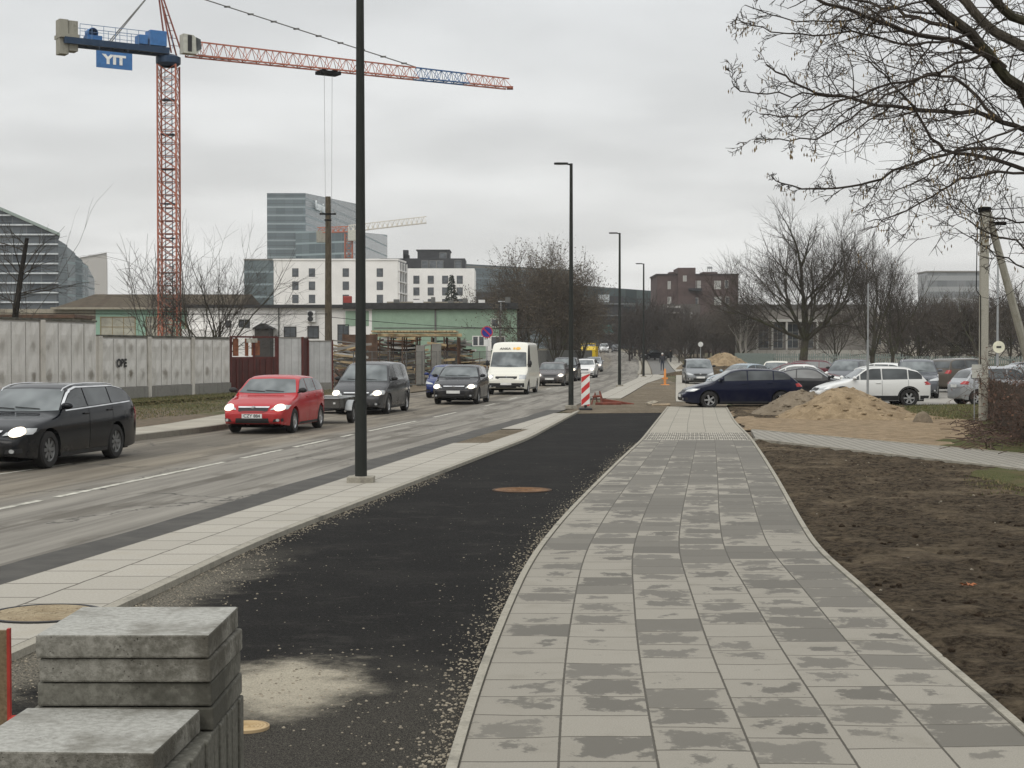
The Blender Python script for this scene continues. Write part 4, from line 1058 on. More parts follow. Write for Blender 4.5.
# right-hand parked cars
def park(name, cat, label, spec, pm, x, y, hd, **kw): return make_car(name, cat, label, spec, pm, (x, y, 0), Vector(hd).normalized(), group=PK, **kw)
XA = lambda px, y: (px - 512) / FPX * y
sp = Car('round', 4.20, 1.76, 1.455, .315, wb=2.60, fo=.87, belt=(.635, .705))
park('hatchback', 'car', 'dark navy hatchback side-on at the end of the pavement, nose to the left', sp, P_NAVY, XA(740.5, 58), 58.2, (-1, -.03), panes=(.33,.535,.76), spokes=5, rim=M_RIM)
sp = Car('hatch', 4.12, 1.75, 1.52, .335, wb=2.50, fo=.83, belt=(.63, .665), clear=.24)
park('compact_crossover', 'car', 'white crossover with black lower cladding behind the sand heap', sp, P_WHITE, XA(873, 59), 59.6, (-1, -.05), cladding=True, rails=P_WHITE, panes=(.36,.56,.80), rim=M_RIM, spokes=6)
sp = Car('coupe', 4.3, 1.76, 1.40, .31)
park('coupe', 'car', 'black coupe side-on just behind the navy hatchback, nose to the right', sp, P_CHAR, XA(813, 66), 66.5, (1, -.28), near=True, panes=(.37,.62), rim=M_RIMD)
park('saloon_car', 'car', 'white saloon car side-on between the black coupe and the maroon car', Car('sedan', 4.6, 1.78, 1.47, .31), P_WHITE, XA(809, 73), 73.6, (1, -.22), near=True, panes=(.34,.52,.70))
park('saloon_car', 'car', 'dark maroon saloon car farthest back of the overlapping row, nose to the right', Car('sedan', 4.8, 1.8, 1.50, .31), P_MAROON, XA(803, 81), 81.4, (1, -.20), near=False)
park('saloon_car', 'car', 'pale blue car whose windows show above the navy hatchback', Car('sedan', 4.3, 1.74, 1.42, .31), P_PALEBLUE, XA(746, 84), 84.5, (-.8, -.6), near=False)
park('hatchback', 'car', 'cream white hatchback behind the maroon car at its left end', Car('hatch', 3.9, 1.7, 1.48, .31), P_VAN, XA(778, 95), 95.5, (-.3, -1), near=False)
park('estate_car', 'car', 'dark red estate car behind the maroon car by the bare tree', Car('wagon', 4.5, 1.75, 1.5, .31), P_MAROON, XA(822, 101), 101, (.9, -.3), near=False)
park('leisure_van', 'van', 'grey silver leisure van facing the camera behind the navy hatchback', Car('mpv', 4.25, 1.78, 1.60, .32, tumble=.13), paint('dull_silver_paint', (.17,.178,.185), .4), XA(699.5, 98.5), 99.5, (-.03, -1), near=True, plate='', panes=(.28,.5,.75))
park('minivan', 'car', 'slate grey minivan behind the nose of the white crossover', Car('mpv', 4.4, 1.78, 1.64, .31), P_SLATE, XA(853, 86), 87, (-.5, -1), near=False)
park('hatchback', 'car', 'white hatchback with a red tail lamp above the white crossover roof', Car('hatch', 3.9, 1.7, 1.50, .31), P_WHITE, XA(884, 79), 80, (-.75, .65), near=False)
park('off_roader', 'car', 'black and silver off-roader facing the camera behind the white crossover', Car('suv', 4.7, 1.88, 1.72, .35), P_SLATE, XA(925, 70), 71.5, (-.22, -1), near=True, rails=M_RIM, panes=(.33,.5,.72))
park('off_roader', 'car', 'large grey brown off-roader with a red tail lamp beside the concrete pole', Car('suv', 4.8, 1.9, 1.72, .37), P_BROWN, XA(974, 80), 81.5, (.80, .60), near=True, panes=(.33,.5,.72))
park('hatchback', 'car', 'white car roof showing between the two off-roaders', Car('hatch', 4.0, 1.7, 1.48, .31), P_WHITE, XA(934, 101), 101, (.2, -1), near=False)
sp = Car('hatch', 3.75, 1.69, 1.50, .30, wb=2.46, fo=.75, belt=(.61,.67))
park('hatchback', 'car', 'small silver hatchback with a red tail lamp in front of the concrete pole', sp, P_SILVER, XA(1009, 60.2), 61.0, (1, .14), near=True, panes=(.31,.54,.80), spokes=6)
park('saloon_car', 'car', 'silver saloon car behind the concrete pole above the bare hedge', Car('sedan', 4.4, 1.75, 1.45, .31), P_SILVER, XA(1000, 76), 73, (-.2, -1), near=False)
park('hatchback', 'car', 'silver car half hidden between the brown off-roader and the small silver hatchback', Car('hatch', 3.9, 1.68, 1.42, .30), P_SILVER, XA(962, 69), 68.3, (-.6, -1), near=False) if False else None
park('saloon_car', 'car', 'dark saloon car at the far right edge behind the hedge', Car('sedan', 4.5, 1.78, 1.45, .31), P_CHAR, XA(1021, 92), 92, (-1, -.1), near=False)
park('saloon_car', 'car', 'black car crossing the road far away beyond the walkers', Car('sedan', 4.5, 1.78, 1.45, .31), P_BLACK, XA(655, 235), 235, (-1, -.35), near=False)
bpy.context.view_layer.update()
for o in list(bpy.data.objects):
    if o.get('label', '').startswith('black car crossing'): o.location.z = tz(o.location.x, o.location.y) + .1
# ---------------------------------------------------------------- slab stacks in the foreground
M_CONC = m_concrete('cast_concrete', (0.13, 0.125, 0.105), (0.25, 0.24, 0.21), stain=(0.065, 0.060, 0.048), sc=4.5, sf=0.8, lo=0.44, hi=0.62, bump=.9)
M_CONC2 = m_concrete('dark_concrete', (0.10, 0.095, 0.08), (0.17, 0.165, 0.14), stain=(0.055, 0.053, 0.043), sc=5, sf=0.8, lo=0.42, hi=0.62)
M_LITTOP = m_concrete('dusty_lit_concrete', (0.25, 0.246, 0.222), (0.37, 0.365, 0.335), stain=(0.13, 0.122, 0.10), sc=3.2, sf=0.75, lo=0.50, hi=0.70, bump=.7)  # dusty top faces, made paler to paint in the light from above
def slab(name, x0, x1, y0, y1, z0, z1, rz, label, group=None, mat=None, bev=0.006, seed=0):
    cx, cy = (x0+x1)/2, (y0+y1)/2
    b = MB(); rr = random.Random(seed)
    hx, hy, h = (x1-x0)/2, (y1-y0)/2, z1-z0
    b.box(-hx, hx, -hy, hy, 0, h)
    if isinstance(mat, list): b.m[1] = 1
    o = b.build(name, mat or M_CONC, bevel=bev); o.location = (cx, cy, z0); o.rotation_euler = (0, 0, rz)
    return tag(o, label, 'paving slab', group)
FS = 'new paving slabs stacked in the foreground'
T = 0.068; ZT = 1.28
slab('paving_slab', -1.376, -.876, 4.57, 5.075, ZT-T, ZT, R(.3), 'topmost loose grey paving slab of the foreground stack', FS, [M_CONC, M_LITTOP])
slab('paving_slab', -1.366, -.868, 4.58, 5.09, ZT-2*T-.004, ZT-T-.003, R(-.6), 'grey paving slab second from the top of the foreground stack', FS)
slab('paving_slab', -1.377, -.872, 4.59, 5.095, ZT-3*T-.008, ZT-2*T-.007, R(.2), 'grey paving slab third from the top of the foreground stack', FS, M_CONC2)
zf = ZT - 3*T - .012
slab('paving_slab', -1.42, -.911, 4.085, 4.583, zf-T, zf, R(-2.6), 'flat grey paving slab with white scratches at the near end of the foreground stack', FS, [M_CONC, M_LITTOP])
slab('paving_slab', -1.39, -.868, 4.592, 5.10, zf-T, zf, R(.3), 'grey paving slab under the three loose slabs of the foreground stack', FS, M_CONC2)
zz = zf - T - .003
for tier in range(2):
    for k in range(15):
        y0 = 4.075 + k*T*1.002
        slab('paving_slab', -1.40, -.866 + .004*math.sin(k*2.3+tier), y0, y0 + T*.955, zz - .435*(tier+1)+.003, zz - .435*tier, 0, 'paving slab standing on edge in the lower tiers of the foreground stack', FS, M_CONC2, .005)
# pallet
t = empty('pallet', (-1.13, 4.59, 0.004), label='wooden pallet under the foreground slab stack', cat='pallet')
b = MB()
M_WOOD = plain('weathered_wood', (0.22, 0.17, 0.11), 0.8, var=0.3, scale=6, bump=0.4)
for k in range(5): b.box(-.28, .28, -.52+k*.225, -.42+k*.225, .098, .118)
b.build('deck_boards', M_WOOD, t)
b = MB()
for x in (-.25, 0, .25): b.box(x-.04, x+.04, -.52, .52, 0, .095)
b.build('bearers', M_WOOD, t)

# board barrier at the left frame edge
M_BRED = plain('barrier_red', (0.33, 0.035, 0.025), 0.55, var=0.2)
M_PLY = m_concrete('old_plywood', (0.15, 0.11, 0.065), (0.24, 0.18, 0.11), stain=(0.09, 0.065, 0.04), sc=4, sf=0.6)
t = empty('barrier_board', (XA(8, 8.7) - .38, 8.7, -.04), R(4), 'old wooden barrier board with a red edge at the left frame edge', 'barrier')
b = MB(); b.box(-.36, .36, -.015, .015, .02, .60); b.build('board', M_PLY, t)
b = MB(); b.box(.36, .376, -.02, .02, .02, .61); b.build('red_edging', M_BRED, t)
b = MB(); b.box(-.376, -.36, -.02, .02, .02, .61); b.build('red_edging', M_BRED, t)
b = MB()
for x in (-.2, .40): b.prism([(-.28, 0), (.28, 0), (.0, .13)], x-.03, x+.03, Matrix(((0,0,1,0),(1,0,0,0),(0,1,0,0),(0,0,0,1)))); b.box(x-.02, x+.14, -.10, .12, 0, .05)
b.build('foot', M_BRED, t)

# ---------------------------------------------------------------- street lamps
def lamp(x, y, label):
    t = empty('street_lamp', (x, y, 0.0), label=label, cat='street lamp', group='tall dark street lamps along the kerb')
    H = 8.85
    b = MB(); b.lathe([(.095, .12), (.090, 1.5), (.085, 2.0), (.055, H)], 16); b.build('pole', M_POLE, t, smooth=True)
    b = MB(); b.box(-.21, .21, -.17, .17, -.02, .125); b.build('base', M_KERB, t, bevel=.015)
    b = MB(); b.tube([(0,0,H-.05), (-.18,0,H-.01)], .03, 8); b.build('arm', M_POLE, t)
    b = MB(); b.prism([(-.62,-.04),(-.50,-.11),(-.12,-.08),(-.12,.08),(-.50,.11),(-.62,.04)], H-.04, H+.03); hd = b.build('lamp_head', M_POLE, t, bevel=.01)
    b = MB(); b.box(-.55, -.25, -.07, .07, H-.046, H-.041); b.build('lens', M_LAMPOFF, hd)
    return t
lamp(*G(361, 484), 'nearest tall dark street lamp, its pole running out of the top of the frame')
lamp(*G(571, 408.5), 'second tall dark street lamp, beside the red and white striped board')
lamp(*G(619.5, 387), 'third tall dark street lamp, beyond the red barrier pieces')
lamp(*G(643.5, 377.5), 'farthest tall dark street lamp, at the end of the slab island')

# striped beacon board and debris at the junction
x, y = G(585.5, 410.5)
t = empty('striped_marker', (x, y, 0.0), label='red and white striped marker board on a black rubber foot', cat='traffic marker')
b = MB(); w, h0, h1 = .15, .15, 1.30
b.box(-w, w, -.012, .012, h0, h1); b.build('board', plain('marker_white', (.68,.67,.63), .5), t, bevel=.01)
b = MB()
for k in range(5):
    z0 = h0 + .02 + (k-1)*.40
    poly = [(-w*.96, z0), (w*.96, z0+.26), (w*.96, z0+.46), (-w*.96, z0+.20)]
    q = [(px, min(max(pz, h0+.01), h1-.01)) for px, pz in poly]
    if q[3][1] - q[0][1] < .01 and q[2][1]-q[1][1] < .01: continue
    b.add([(px, -.0145, pz) for px, pz in q], [(0,1,2,3)]); b.add([(px, .0145, pz) for px, pz in q], [(3,2,1,0)])
b.build('stripes', plain('marker_red', (.48,.035,.035), .5), t)
b = MB(); b.prism([(-.22,-.42),(.22,-.42),(.22,.42),(-.22,.42)], 0, .10); b.box(-.05,.05,-.05,.05,.1,.2); b.build('foot', M_BLACK, t, bevel=.03)
x, y = G(603, 405)
t = empty('barrier_trestle', (x, y, .01), label='collapsed red plastic barrier trestle lying beside the striped board', cat='barrier')
M_TRE = plain('faded_trestle_red', (0.16, 0.045, 0.028), 0.6, var=0.3)
b = MB(); b.tube([(-.45,0,0),(-.30,.1,.45),(-.2,.15,.0)], .035, 6); b.tube([(-.05,-.1,0),(-.12,.05,.50),(.05,.15,0)], .035, 6); b.tube([(-.4,.05,.3),(-.05,.02,.34)], .05, 6); b.build('legs', M_TRE, t)
b = MB(); M = Matrix.Rotation(R(9), 4, 'Y'); b.cbox((.55,0,.17), (1.25,.10,.14), M); b.build('rail', M_TRE, t, bevel=.02)
b = MB(); M = Matrix.Rotation(R(-14), 4, 'Z'); b.cbox((.3,-.5,.06), (1.0,.09,.1), M); b.build('loose_rail', M_TRE, t, bevel=.02)
for k, (px, py, L, a, tilt, lab) in enumerate(((652, 406, .75, 60, 5, 'pale wooden board propped on edge at the end of the cycle path'), (661, 406.5, .7, -6, 2, 'dark wooden board lying flat where the cycle path ends'))):
    x, y = G(px, py); b = MB(); b.cbox((0,0,0), (L, .22, .06)); o = b.build('loose_board', M_WOOD if k else M_STONE, bevel=.01); o.location = (x, y, .12 if k == 0 else .06); o.rotation_euler = (R(15), R(-tilt), R(a)); tag(o, lab, 'board', 'loose boards at the end of the path')
x, y = G(665, 385.5)
t = empty('traffic_delineator', (x, y, .01), label='slim orange delineator post between the lamps and the silver van', cat='traffic marker')
M_OR = plain('faded_orange', (0.62, 0.25, 0.07), 0.6)
b = MB(); b.lathe([(.075,.04),(.07,.5),(.06,.95),(.03,1.0),(.001,1.0)], 12); b.build('post', M_OR, t, smooth=True)
b = MB(); b.cbox((0,0,.03),(.5,.34,.06)); b.cbox((0,0,.42),(.34,.06,.10)); b.build('base', M_OR, t, bevel=.02)

# ---------------------------------------------------------------- people (two far walkers)
def person(x, y, h, rz, label, top, legs, hat=None, stride=.22):
    z0 = tz(x, y); s = h / 1.75
    def skin(name, V, E, rad, mat, parent, sub=1):
        me = bpy.data.meshes.new(name); me.from_pydata([tuple(c*s for c in v) for v in V], E, []); me.materials.append(mat)
        o = bpy.data.objects.new(name, me); COL.objects.link(o); o.parent = parent
        m = o.modifiers.new('skin', 'SKIN'); 
        for i, r_ in enumerate(rad): me.skin_vertices[0].data[i].radius = (r_[0]*s, r_[1]*s) if isinstance(r_, tuple) else (r_*s, r_*s)
        me.skin_vertices[0].data[0].use_root = True
        u = o.modifiers.new('sub', 'SUBSURF'); u.levels = u.render_levels = 2
        return o
    V = [(0,0,.95),(0,0,1.15),(0,.0,1.38),(0,0,1.48),(0,.01,1.56),(0,.015,1.66),(0,.01,1.73), (.19,0,1.40),(.25,.02,1.12),(.24,.10,.88),(.24,.14,.80), (-.19,0,1.40),(-.25,-.02,1.12),(-.24,.06,.88),(-.24,.10,.80),
         (.09,0,.90),(.10,stride*.45,.50),(.10,stride*.5,.09),(.10,stride*.5+.14,.04),(-.09,0,.90),(-.10,-stride*.35,.50),(-.10,-stride,.11),(-.10,-stride+.12,.04)]
    E = [(0,1),(1,2),(2,3),(3,4),(4,5),(5,6),(2,7),(7,8),(8,9),(9,10),(2,11),(11,12),(12,13),(13,14),(0,15),(15,16),(16,17),(17,18),(0,19),(19,20),(20,21),(21,22)]
    rad = [(.16,.12),(.16,.12),(.17,.12),(.06,.06),(.075,.085),(.085,.10),(.06,.07),.065,.05,.04,.035,.065,.05,.04,.035,.09,.065,.045,.04,.09,.065,.045,.04]
    me = bpy.data.meshes.new('person')
    # skin_vertices layer needs the modifier to exist; build through a temporary object
    me.from_pydata([tuple(c*s for c in v) for v in V], E, [])
    o = bpy.data.objects.new('person', me); COL.objects.link(o)
    md = o.modifiers.new('skin', 'SKIN')
    bm = bmesh.new(); bm.from_mesh(me); lay = bm.verts.layers.skin.verify()
    bm.verts.ensure_lookup_table()
    for i, r_ in enumerate(rad):
        bm.verts[i][lay].radius = (r_[0]*s, r_[1]*s) if isinstance(r_, tuple) else (r_*s, r_*s)
        bm.verts[i][lay].use_root = (i == 0)
    bm.to_mesh(me); bm.free()
    md.use_smooth_shade = True
    u = o.modifiers.new('sub', 'SUBSURF'); u.levels = u.render_levels = 2
    n = NB('clothes_' + str(len(bpy.data.materials))); z = n.sep(n.tc.outputs['Object'])[2]
    c = n.mix(n.ramp(z, .93*s, .95*s), legs, top); c = n.mix(n.ramp(z, 1.50*s, 1.51*s), c, (0.36,0.22,0.16)); c = n.mix(n.ramp(z, .10*s, .09*s), c, (.02,.02,.02))
    n.set(c, .8); me.materials.append(n.mat)
    o.location = (x, y, z0 + .05); o.rotation_euler = (0,0,rz); tag(o, label, 'person')
    b = MB(); b.lathe([(.001,1.775*s),(.06*s,1.765*s),(.10*s,1.71*s),(.105*s,1.66*s),(.095*s,1.62*s)], 14); b.build('hat' if hat else 'hair', plain('hat_white', (.7,.7,.68), .7) if hat else plain('dark_hair', (.03,.022,.018), .8), o, smooth=True, loc=(0,.01*s,0))
    return o
x, y = G(662.3, 371.5); person(x, y, 1.78, R(170), 'person in dark clothes and a pale cap walking on the far path', (.02,.022,.028), (.025,.03,.05), True)
p = D(670.5, 359, 215); person(p.x, p.y, 1.78, R(10), 'person in black walking away near the far crossing', (.015,.015,.016), (.02,.02,.022))

# ---------------------------------------------------------------- concrete wall, gate, yard fences (left)
M_WALL = m_concrete('wall_concrete', (0.48, 0.45, 0.40), (0.60, 0.57, 0.515), stain=(0.20, 0.185, 0.155), sc=0.9, sf=0.55, lo=0.45, hi=0.7)
def m_panel():
    n = NB('stained_panels'); s = n.sep(n.tc.outputs['Object'])   # x along the wall, z up; one relief panel = 1 m
    v = n.noise(1.0, 5, 0.65, vec=n.map((4.0, 1, 0.7))); g = n.noise(30, 4, 0.7); f = n.noise(1.4, 5, 0.6)
    c = n.mix(n.ramp(g, 0.3, 0.7), (0.52, 0.50, 0.465), (0.64, 0.62, 0.58))
    c = n.mix(n.ramp(v, 0.45, 0.75, 0, .5), c, (0.33, 0.305, 0.26))
    # two darker uneven blotches up the middle of each panel
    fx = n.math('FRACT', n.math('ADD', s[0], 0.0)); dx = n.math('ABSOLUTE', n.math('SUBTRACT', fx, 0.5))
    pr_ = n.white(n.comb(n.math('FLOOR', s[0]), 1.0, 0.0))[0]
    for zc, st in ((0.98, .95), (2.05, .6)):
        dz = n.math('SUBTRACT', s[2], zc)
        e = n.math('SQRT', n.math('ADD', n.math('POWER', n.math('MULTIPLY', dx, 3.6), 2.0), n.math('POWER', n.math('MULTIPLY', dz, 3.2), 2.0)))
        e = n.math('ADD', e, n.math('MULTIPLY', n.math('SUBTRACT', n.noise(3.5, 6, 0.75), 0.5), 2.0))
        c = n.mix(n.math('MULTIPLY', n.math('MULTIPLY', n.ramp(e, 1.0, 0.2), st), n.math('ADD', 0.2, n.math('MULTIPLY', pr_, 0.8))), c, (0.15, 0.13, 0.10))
    n.set(c, .88, spec=.25); n.bump(g, .4, .01); return n.mat
M_PANEL = m_panel()
M_PLINTH = m_concrete('plinth_concrete', (0.17, 0.165, 0.15), (0.25, 0.24, 0.215), sc=2)
def wall_run(x0, y0, ang, n_pan, H, z0, label, cap=True, plinth=.5, name='concrete_wall', length=4.0):
    t = empty(name, (x0, y0, z0), ang, label, 'wall')
    for k in range(n_pan):
        a = k*length
        b = MB(); b.box(a, a+.30, -.09, .09, 0, H); b.build('pillar', M_WALL, t, bevel=.012)
        w = (length - .34)/4
        # relief panel: four columns with shallow folded facets
        b = MB()
        for j in range(4):
            xa = a + .32 + j*w; xb = xa + w - .06
            zs = [plinth, plinth + (H-plinth)*.27, plinth + (H-plinth)*.52, plinth + (H-plinth)*.80, H - .10]
            cx = (xa+xb)/2
            vs = []
            for i, z in enumerate(zs):
                bulge = (0, .05, 0, .05, 0)[i]
                vs += [(xa, .0, z), (xa, -.055, z), (cx, -.055 - bulge, z), (xb, -.055, z), (xb, .0, z)]
            fs = []
            for i in range(4):
                q = i*5; fs += [(q+j_, q+j_+1, q+j_+6, q+j_+5) for j_ in range(4)]
            b.add(vs, fs)
        b.box(a+.30, a+length, .002, .05, plinth*.0 + .0, H-.02)
        p = b.build('relief_panel', M_PANEL, t)
        if plinth: b = MB(); b.box(a+.305, a+length-.005, -.10, .06, -.1, plinth-.02); b.build('plinth', M_PLINTH, t, bevel=.01)
        b = MB(); b.box(a+.002, a+length-.002, -.07, .07, H-.02+.0, H+.05); b.build('coping', M_CONC2, t)
    return t
wang = math.atan2(.965, .242)
w0 = (-15.66, 60)
# the taller run on the left (nearer), then the lower run
dx, dy = math.cos(wang), math.sin(wang)
wt = wall_run(w0[0] - dx*24.1 - .0, w0[1] - dy*24.1, wang, 6, 2.98, .2, 'taller grey concrete panel wall behind the black estate car', plinth=.35)
wl = wall_run(w0[0], w0[1], wang, 3, 2.47, .18, 'lower grey concrete panel wall with graffiti and a dark plinth')
text_mesh('graffiti', 'OBE', .42, M_TXT, wl, Matrix.Translation((1.75, -.105, 1.42)) @ Matrix.Rotation(math.pi/2, 4, 'X'), .002, .022)
# gate: from px 230 to 276, then two white-grey panels to 325
g0 = Vector((w0[0] + dx*12.1, w0[1] + dy*12.1)); M_GATE = m_stripe('gate_sheet', 'X', .52, (0.075, 0.022, 0.018), (0.035, 0.012, 0.010), .10, .2)
g1 = D(277, 390, 74.0)
gl = math.hypot(g1.x-g0.x, g1.y-g0.y); ga = math.atan2(g1.y-g0.y, g1.x-g0.x)
t = empty('yard_gate', (g0.x, g0.y, .1), ga, 'tall dark red sheet metal gate with an open framed top in the wall', 'gate')
b = MB(); b.box(.05, gl-.05, -.03, .03, .08, 1.62); b.build('sheet', M_GATE, t)
b = MB()
M_GR = plain('gate_red', (0.085, 0.022, 0.018), .6, var=.25)
for x in (0.04, gl*.5, gl-.04): b.cbox((x, 0, 1.33), (.09, .09, 2.66))
b.cbox((gl/2, 0, 2.62), (gl, .08, .08)); b.cbox((gl/2, 0, 1.66), (gl, .08, .10)); b.cbox((gl/2, 0, .12), (gl, .08, .09))
for k in range(1, 8): b.cbox((gl*k/8, -.045, .87), (.05, .03, 1.5))
b.build('frame', M_GR, t)
b = MB()
for (xa, xb, za, zb, ) in ((.12,.45,1.75,2.55),(.85,1.05,1.75,2.55),(1.25,1.75,1.78,2.45)): b.box(gl*.02+xa, gl*.02+xb, .0, .02, za, zb)
b.build('infill_sheet', plain('rust_infill', (0.19, 0.07, 0.035), .75, var=.4), t)
b = MB(); b.box(.95, 1.6, -.06, -.045, 2.36, 2.55); b.build('plate', M_WHITE, t)
M_WSHEET = m_stripe('pale_sheet', 'X', .33, (0.42, 0.42, 0.41), (0.27, 0.265, 0.25), .08, .15)
fdir = Vector((g1.x-g0.x, g1.y-g0.y)).normalized()
q0 = Vector((g1.x, g1.y)) + fdir*.05
p2 = D(302, 390, 74.6); p3 = D(308, 390, 75); p4 = D(332, 390, 76)
def sheet(a, b_, h, mat, name, label, cat='fence panel', posts=M_GR):
    L = math.hypot(b_[0]-a[0], b_[1]-a[1]); an = math.atan2(b_[1]-a[1], b_[0]-a[0])
    t = empty(name, (a[0], a[1], .08), an, label, cat)
    b = MB(); b.box(.04, L-.04, -.02, .02, .5, h); b.build('sheet', mat, t)
    b = MB(); b.box(.04, L-.04, -.05, .05, 0, .5); b.build('plinth', M_PLINTH, t)
    for x in (0, L): b = MB(); b.cbox((x, 0, h/2+.03), (.08, .10, h+.06)); b.build('post', posts, t)
    b = MB(); b.cbox((L/2, 0, h+.02), (L, .08, .05)); b.build('coping', M_PLINTH, t)
sheet((q0.x, q0.y), (p2.x, p2.y), 2.6, M_WSHEET, 'metal_fence', 'pale grey sheet fence just right of the dark red gate', 'fence')
sheet((p2.x+.03, p2.y), (p3.x-.03, p3.y), 2.6, MT['gate_sheet'], 'wicket_door', 'narrow dark red wicket door between two pale fence sheets', 'gate')
sheet((p3.x, p3.y), (p4.x, p4.y), 2.45, M_WSHEET, 'metal_fence', 'pale grey sheet fence beside the wooden utility pole', 'fence')

# steel mesh fence round the building site
def mesh_fence(a, b_, h, label, bay=2.5, z=0.1, col=M_STEEL, name='mesh_fence', nv=16, nh=5, rad=.008):
    L = math.hypot(b_[0]-a[0], b_[1]-a[1]); an = math.atan2(b_[1]-a[1], b_[0]-a[0])
    t = empty(name, (a[0], a[1], z), an, label, 'fence')
    n = max(1, round(L/bay)); w = L/n
    for k in range(n):
        b = MB(); x0 = k*w+.04; x1 = (k+1)*w-.04
        b.tube([(x0,0,.1),(x0,0,h),(x1,0,h),(x1,0,.1),(x0,0,.1)], .02, 4)
        for j in range(1, nv): b.tube([(x0+(x1-x0)*j/nv,0,.1),(x0+(x1-x0)*j/nv,0,h)], rad, 3, False)
        for j in range(1, nh): b.tube([(x0,.01,.1+(h-.1)*j/nh),(x1,.01,.1+(h-.1)*j/nh)], rad, 3, False)
        b.build('mesh_panel', col, t)
    b = MB()
    for k in range(n+1): b.cbox((k*w, 0, .06), (.25, .6, .12))
    b.build('feet', M_CONC2, t)
    return t
M_DSTEEL = plain('dull_steel', (0.14, 0.14, 0.13), .6, .3)
mesh_fence((D(334,395,78).x, 78), (D(437,380,92).x, 92), 1.95, 'temporary steel mesh fence along the timber building site', col=M_DSTEEL)
mesh_fence((D(437,380,92).x+.1, 92.2), (D(500,375,112).x, 112), 1.95, 'temporary steel mesh fence behind the black and blue cars', col=M_DSTEEL)
mesh_fence((D(505,375,114).x, 114), (D(592,362,185).x, 185), 2.0, 'long dark mesh fence beside the queue behind the white van', bay=3.5, col=M_DSTEEL, nv=22, rad=.014)

# timber shuttering and rubbish of the building site
M_TIM = plain('fresh_timber', (0.40, 0.30, 0.17), .75, var=.25, scale=4); M_BRN = plain('brown_board', (0.085, 0.05, 0.032), .7, var=.35, scale=2)
y = 96; X = lambda px, y=96: XA(px, y)
Z = lambda py, y=96: CAMH - (py - 350.5) * y / FPX
t = empty('shuttering_deck', (X(418), y, .1), 0, 'pale timber shuttering deck on props at the building site', 'formwork')
b = MB(); rr = random.Random(4)
for k in range(26):
    x = -2.6 + 5.0*k/26; b.box(x, x+.16, -2.5+rr.uniform(-.3,.3), 2.2+rr.uniform(-.3,.4), Z(331)-.1-.1, Z(331)-.1)
b.box(-2.7, 2.7, -2.3, -2.2, Z(334)-.25, Z(334)-.1); b.box(-2.7, 2.6, 1.9, 2.0, Z(334)-.25, Z(334)-.1)
b.build('joists', M_TIM, t)
b = MB()
for x in (-2.5, -1.6, -.8, 0, .9, 1.7, 2.5):
    for yy in (-2.2, 0, 1.9): b.tube([(x,yy,0),(x+rr.uniform(-.05,.05),yy,Z(334)-.3)], .045, 5)
b.build('props', M_BRN, t)
b = MB()
for k in range(9):
    x = rr.uniform(-2.6, 2.2); z = rr.uniform(.6, 2.6); b.cbox((x, rr.uniform(-2.3, 1), z), (rr.uniform(.8,2), .05, .14), Matrix.Rotation(R(rr.uniform(-8,8)), 4, 'Y'))
b.build('braces', M_TIM, t)
for px, w, h, lab in ((420.5, .50, 2.35, 'square grey concrete pier under the left of the shuttering deck'), (436.5, .55, 2.45, 'square grey concrete pier under the right of the shuttering deck')):
    b = MB(); b.box(-w/2, w/2, -.2, .2, 0, h); o = b.build('concrete_pier', M_PLINTH, bevel=.02); o.location = (X(px, 93.5), 93.5, .05); tag(o, lab, 'pier')
b = MB(); b.box(-1.0, 1.0, -.04, .04, 0, 1.9); 
for x in (-.95, 0, .95): b.box(x-.04, x+.04, -.1, -.04, 0, 1.95)
o = b.build('board_screen', M_BRN); o.location = (X(360, 90), 90, 1.1); tag(o, 'dark brown board screen behind the nearest lamp post at the building site', 'screen')
def pile(name, cat, label, px, py, yy, n, size, mats, seed, flat=False):
    rr = random.Random(seed); b = MB(); gx_ = XA(px, yy); g = 0.1
    for k in range(n):
        b.mi = rr.randrange(len(mats)); z = rr.random()*size[2]; f = 1 - z/size[2]*.6
        M = Matrix.Translation((rr.gauss(0, size[0]*.35*f), rr.gauss(0, size[1]*.35*f), z)) @ Matrix.Rotation(rr.uniform(-.4,.4) if flat else rr.uniform(0,6.3), 4, 'Z') @ Matrix.Rotation(rr.uniform(-.25,.25) if flat else rr.uniform(-.8,.8), 4, 'Y')
        b.cbox((0,0,0), (rr.uniform(.7,2.0) if flat else rr.uniform(.25,.9), rr.uniform(.08,.25), rr.uniform(.03,.14)), M)
    o = b.build(name, mats); o.location = (gx_, yy, g); tag(o, label, cat); return o
M_JUNK = [M_BRN, M_TIM, plain('grey_scrap', (.22,.21,.19), .7), plain('rust_scrap', (.15,.07,.04), .8), plain('white_scrap', (.5,.49,.46), .6), plain('teal_scrap', (.10,.14,.13), .6), M_UNDER]
for o_ in ((348, 88, 90, (2.2,1.5,2.3), 'heap of reddish scrap and brick behind the wooden utility pole'), (372, 99, 120, (3.0,2.0,2.6), 'heap of mixed timber scrap left of the shuttering deck'), (402, 100, 150, (3.0,2,3.0), 'tall heap of teal and brown building scrap below the shuttering deck'), (455, 99, 140, (2.6,2,2.6), 'heap of boards and pallets right of the concrete piers'), (478, 112, 80, (3.0,2,1.2), 'low heap of timber behind the no parking sign')):
    pile('scrap_heap', 'heap', o_[4], o_[0], 0, o_[1], o_[2], o_[3], M_JUNK + [M_BRN, M_TIM, M_JUNK[2]], o_[0], flat=True)
pile('timber_stack', 'timber', 'stack of pale sawn planks by the pale sheet fence', 341, 0, 84, 26, (1.2,.8,2.6), [M_TIM, M_JUNK[2]], 77, True)
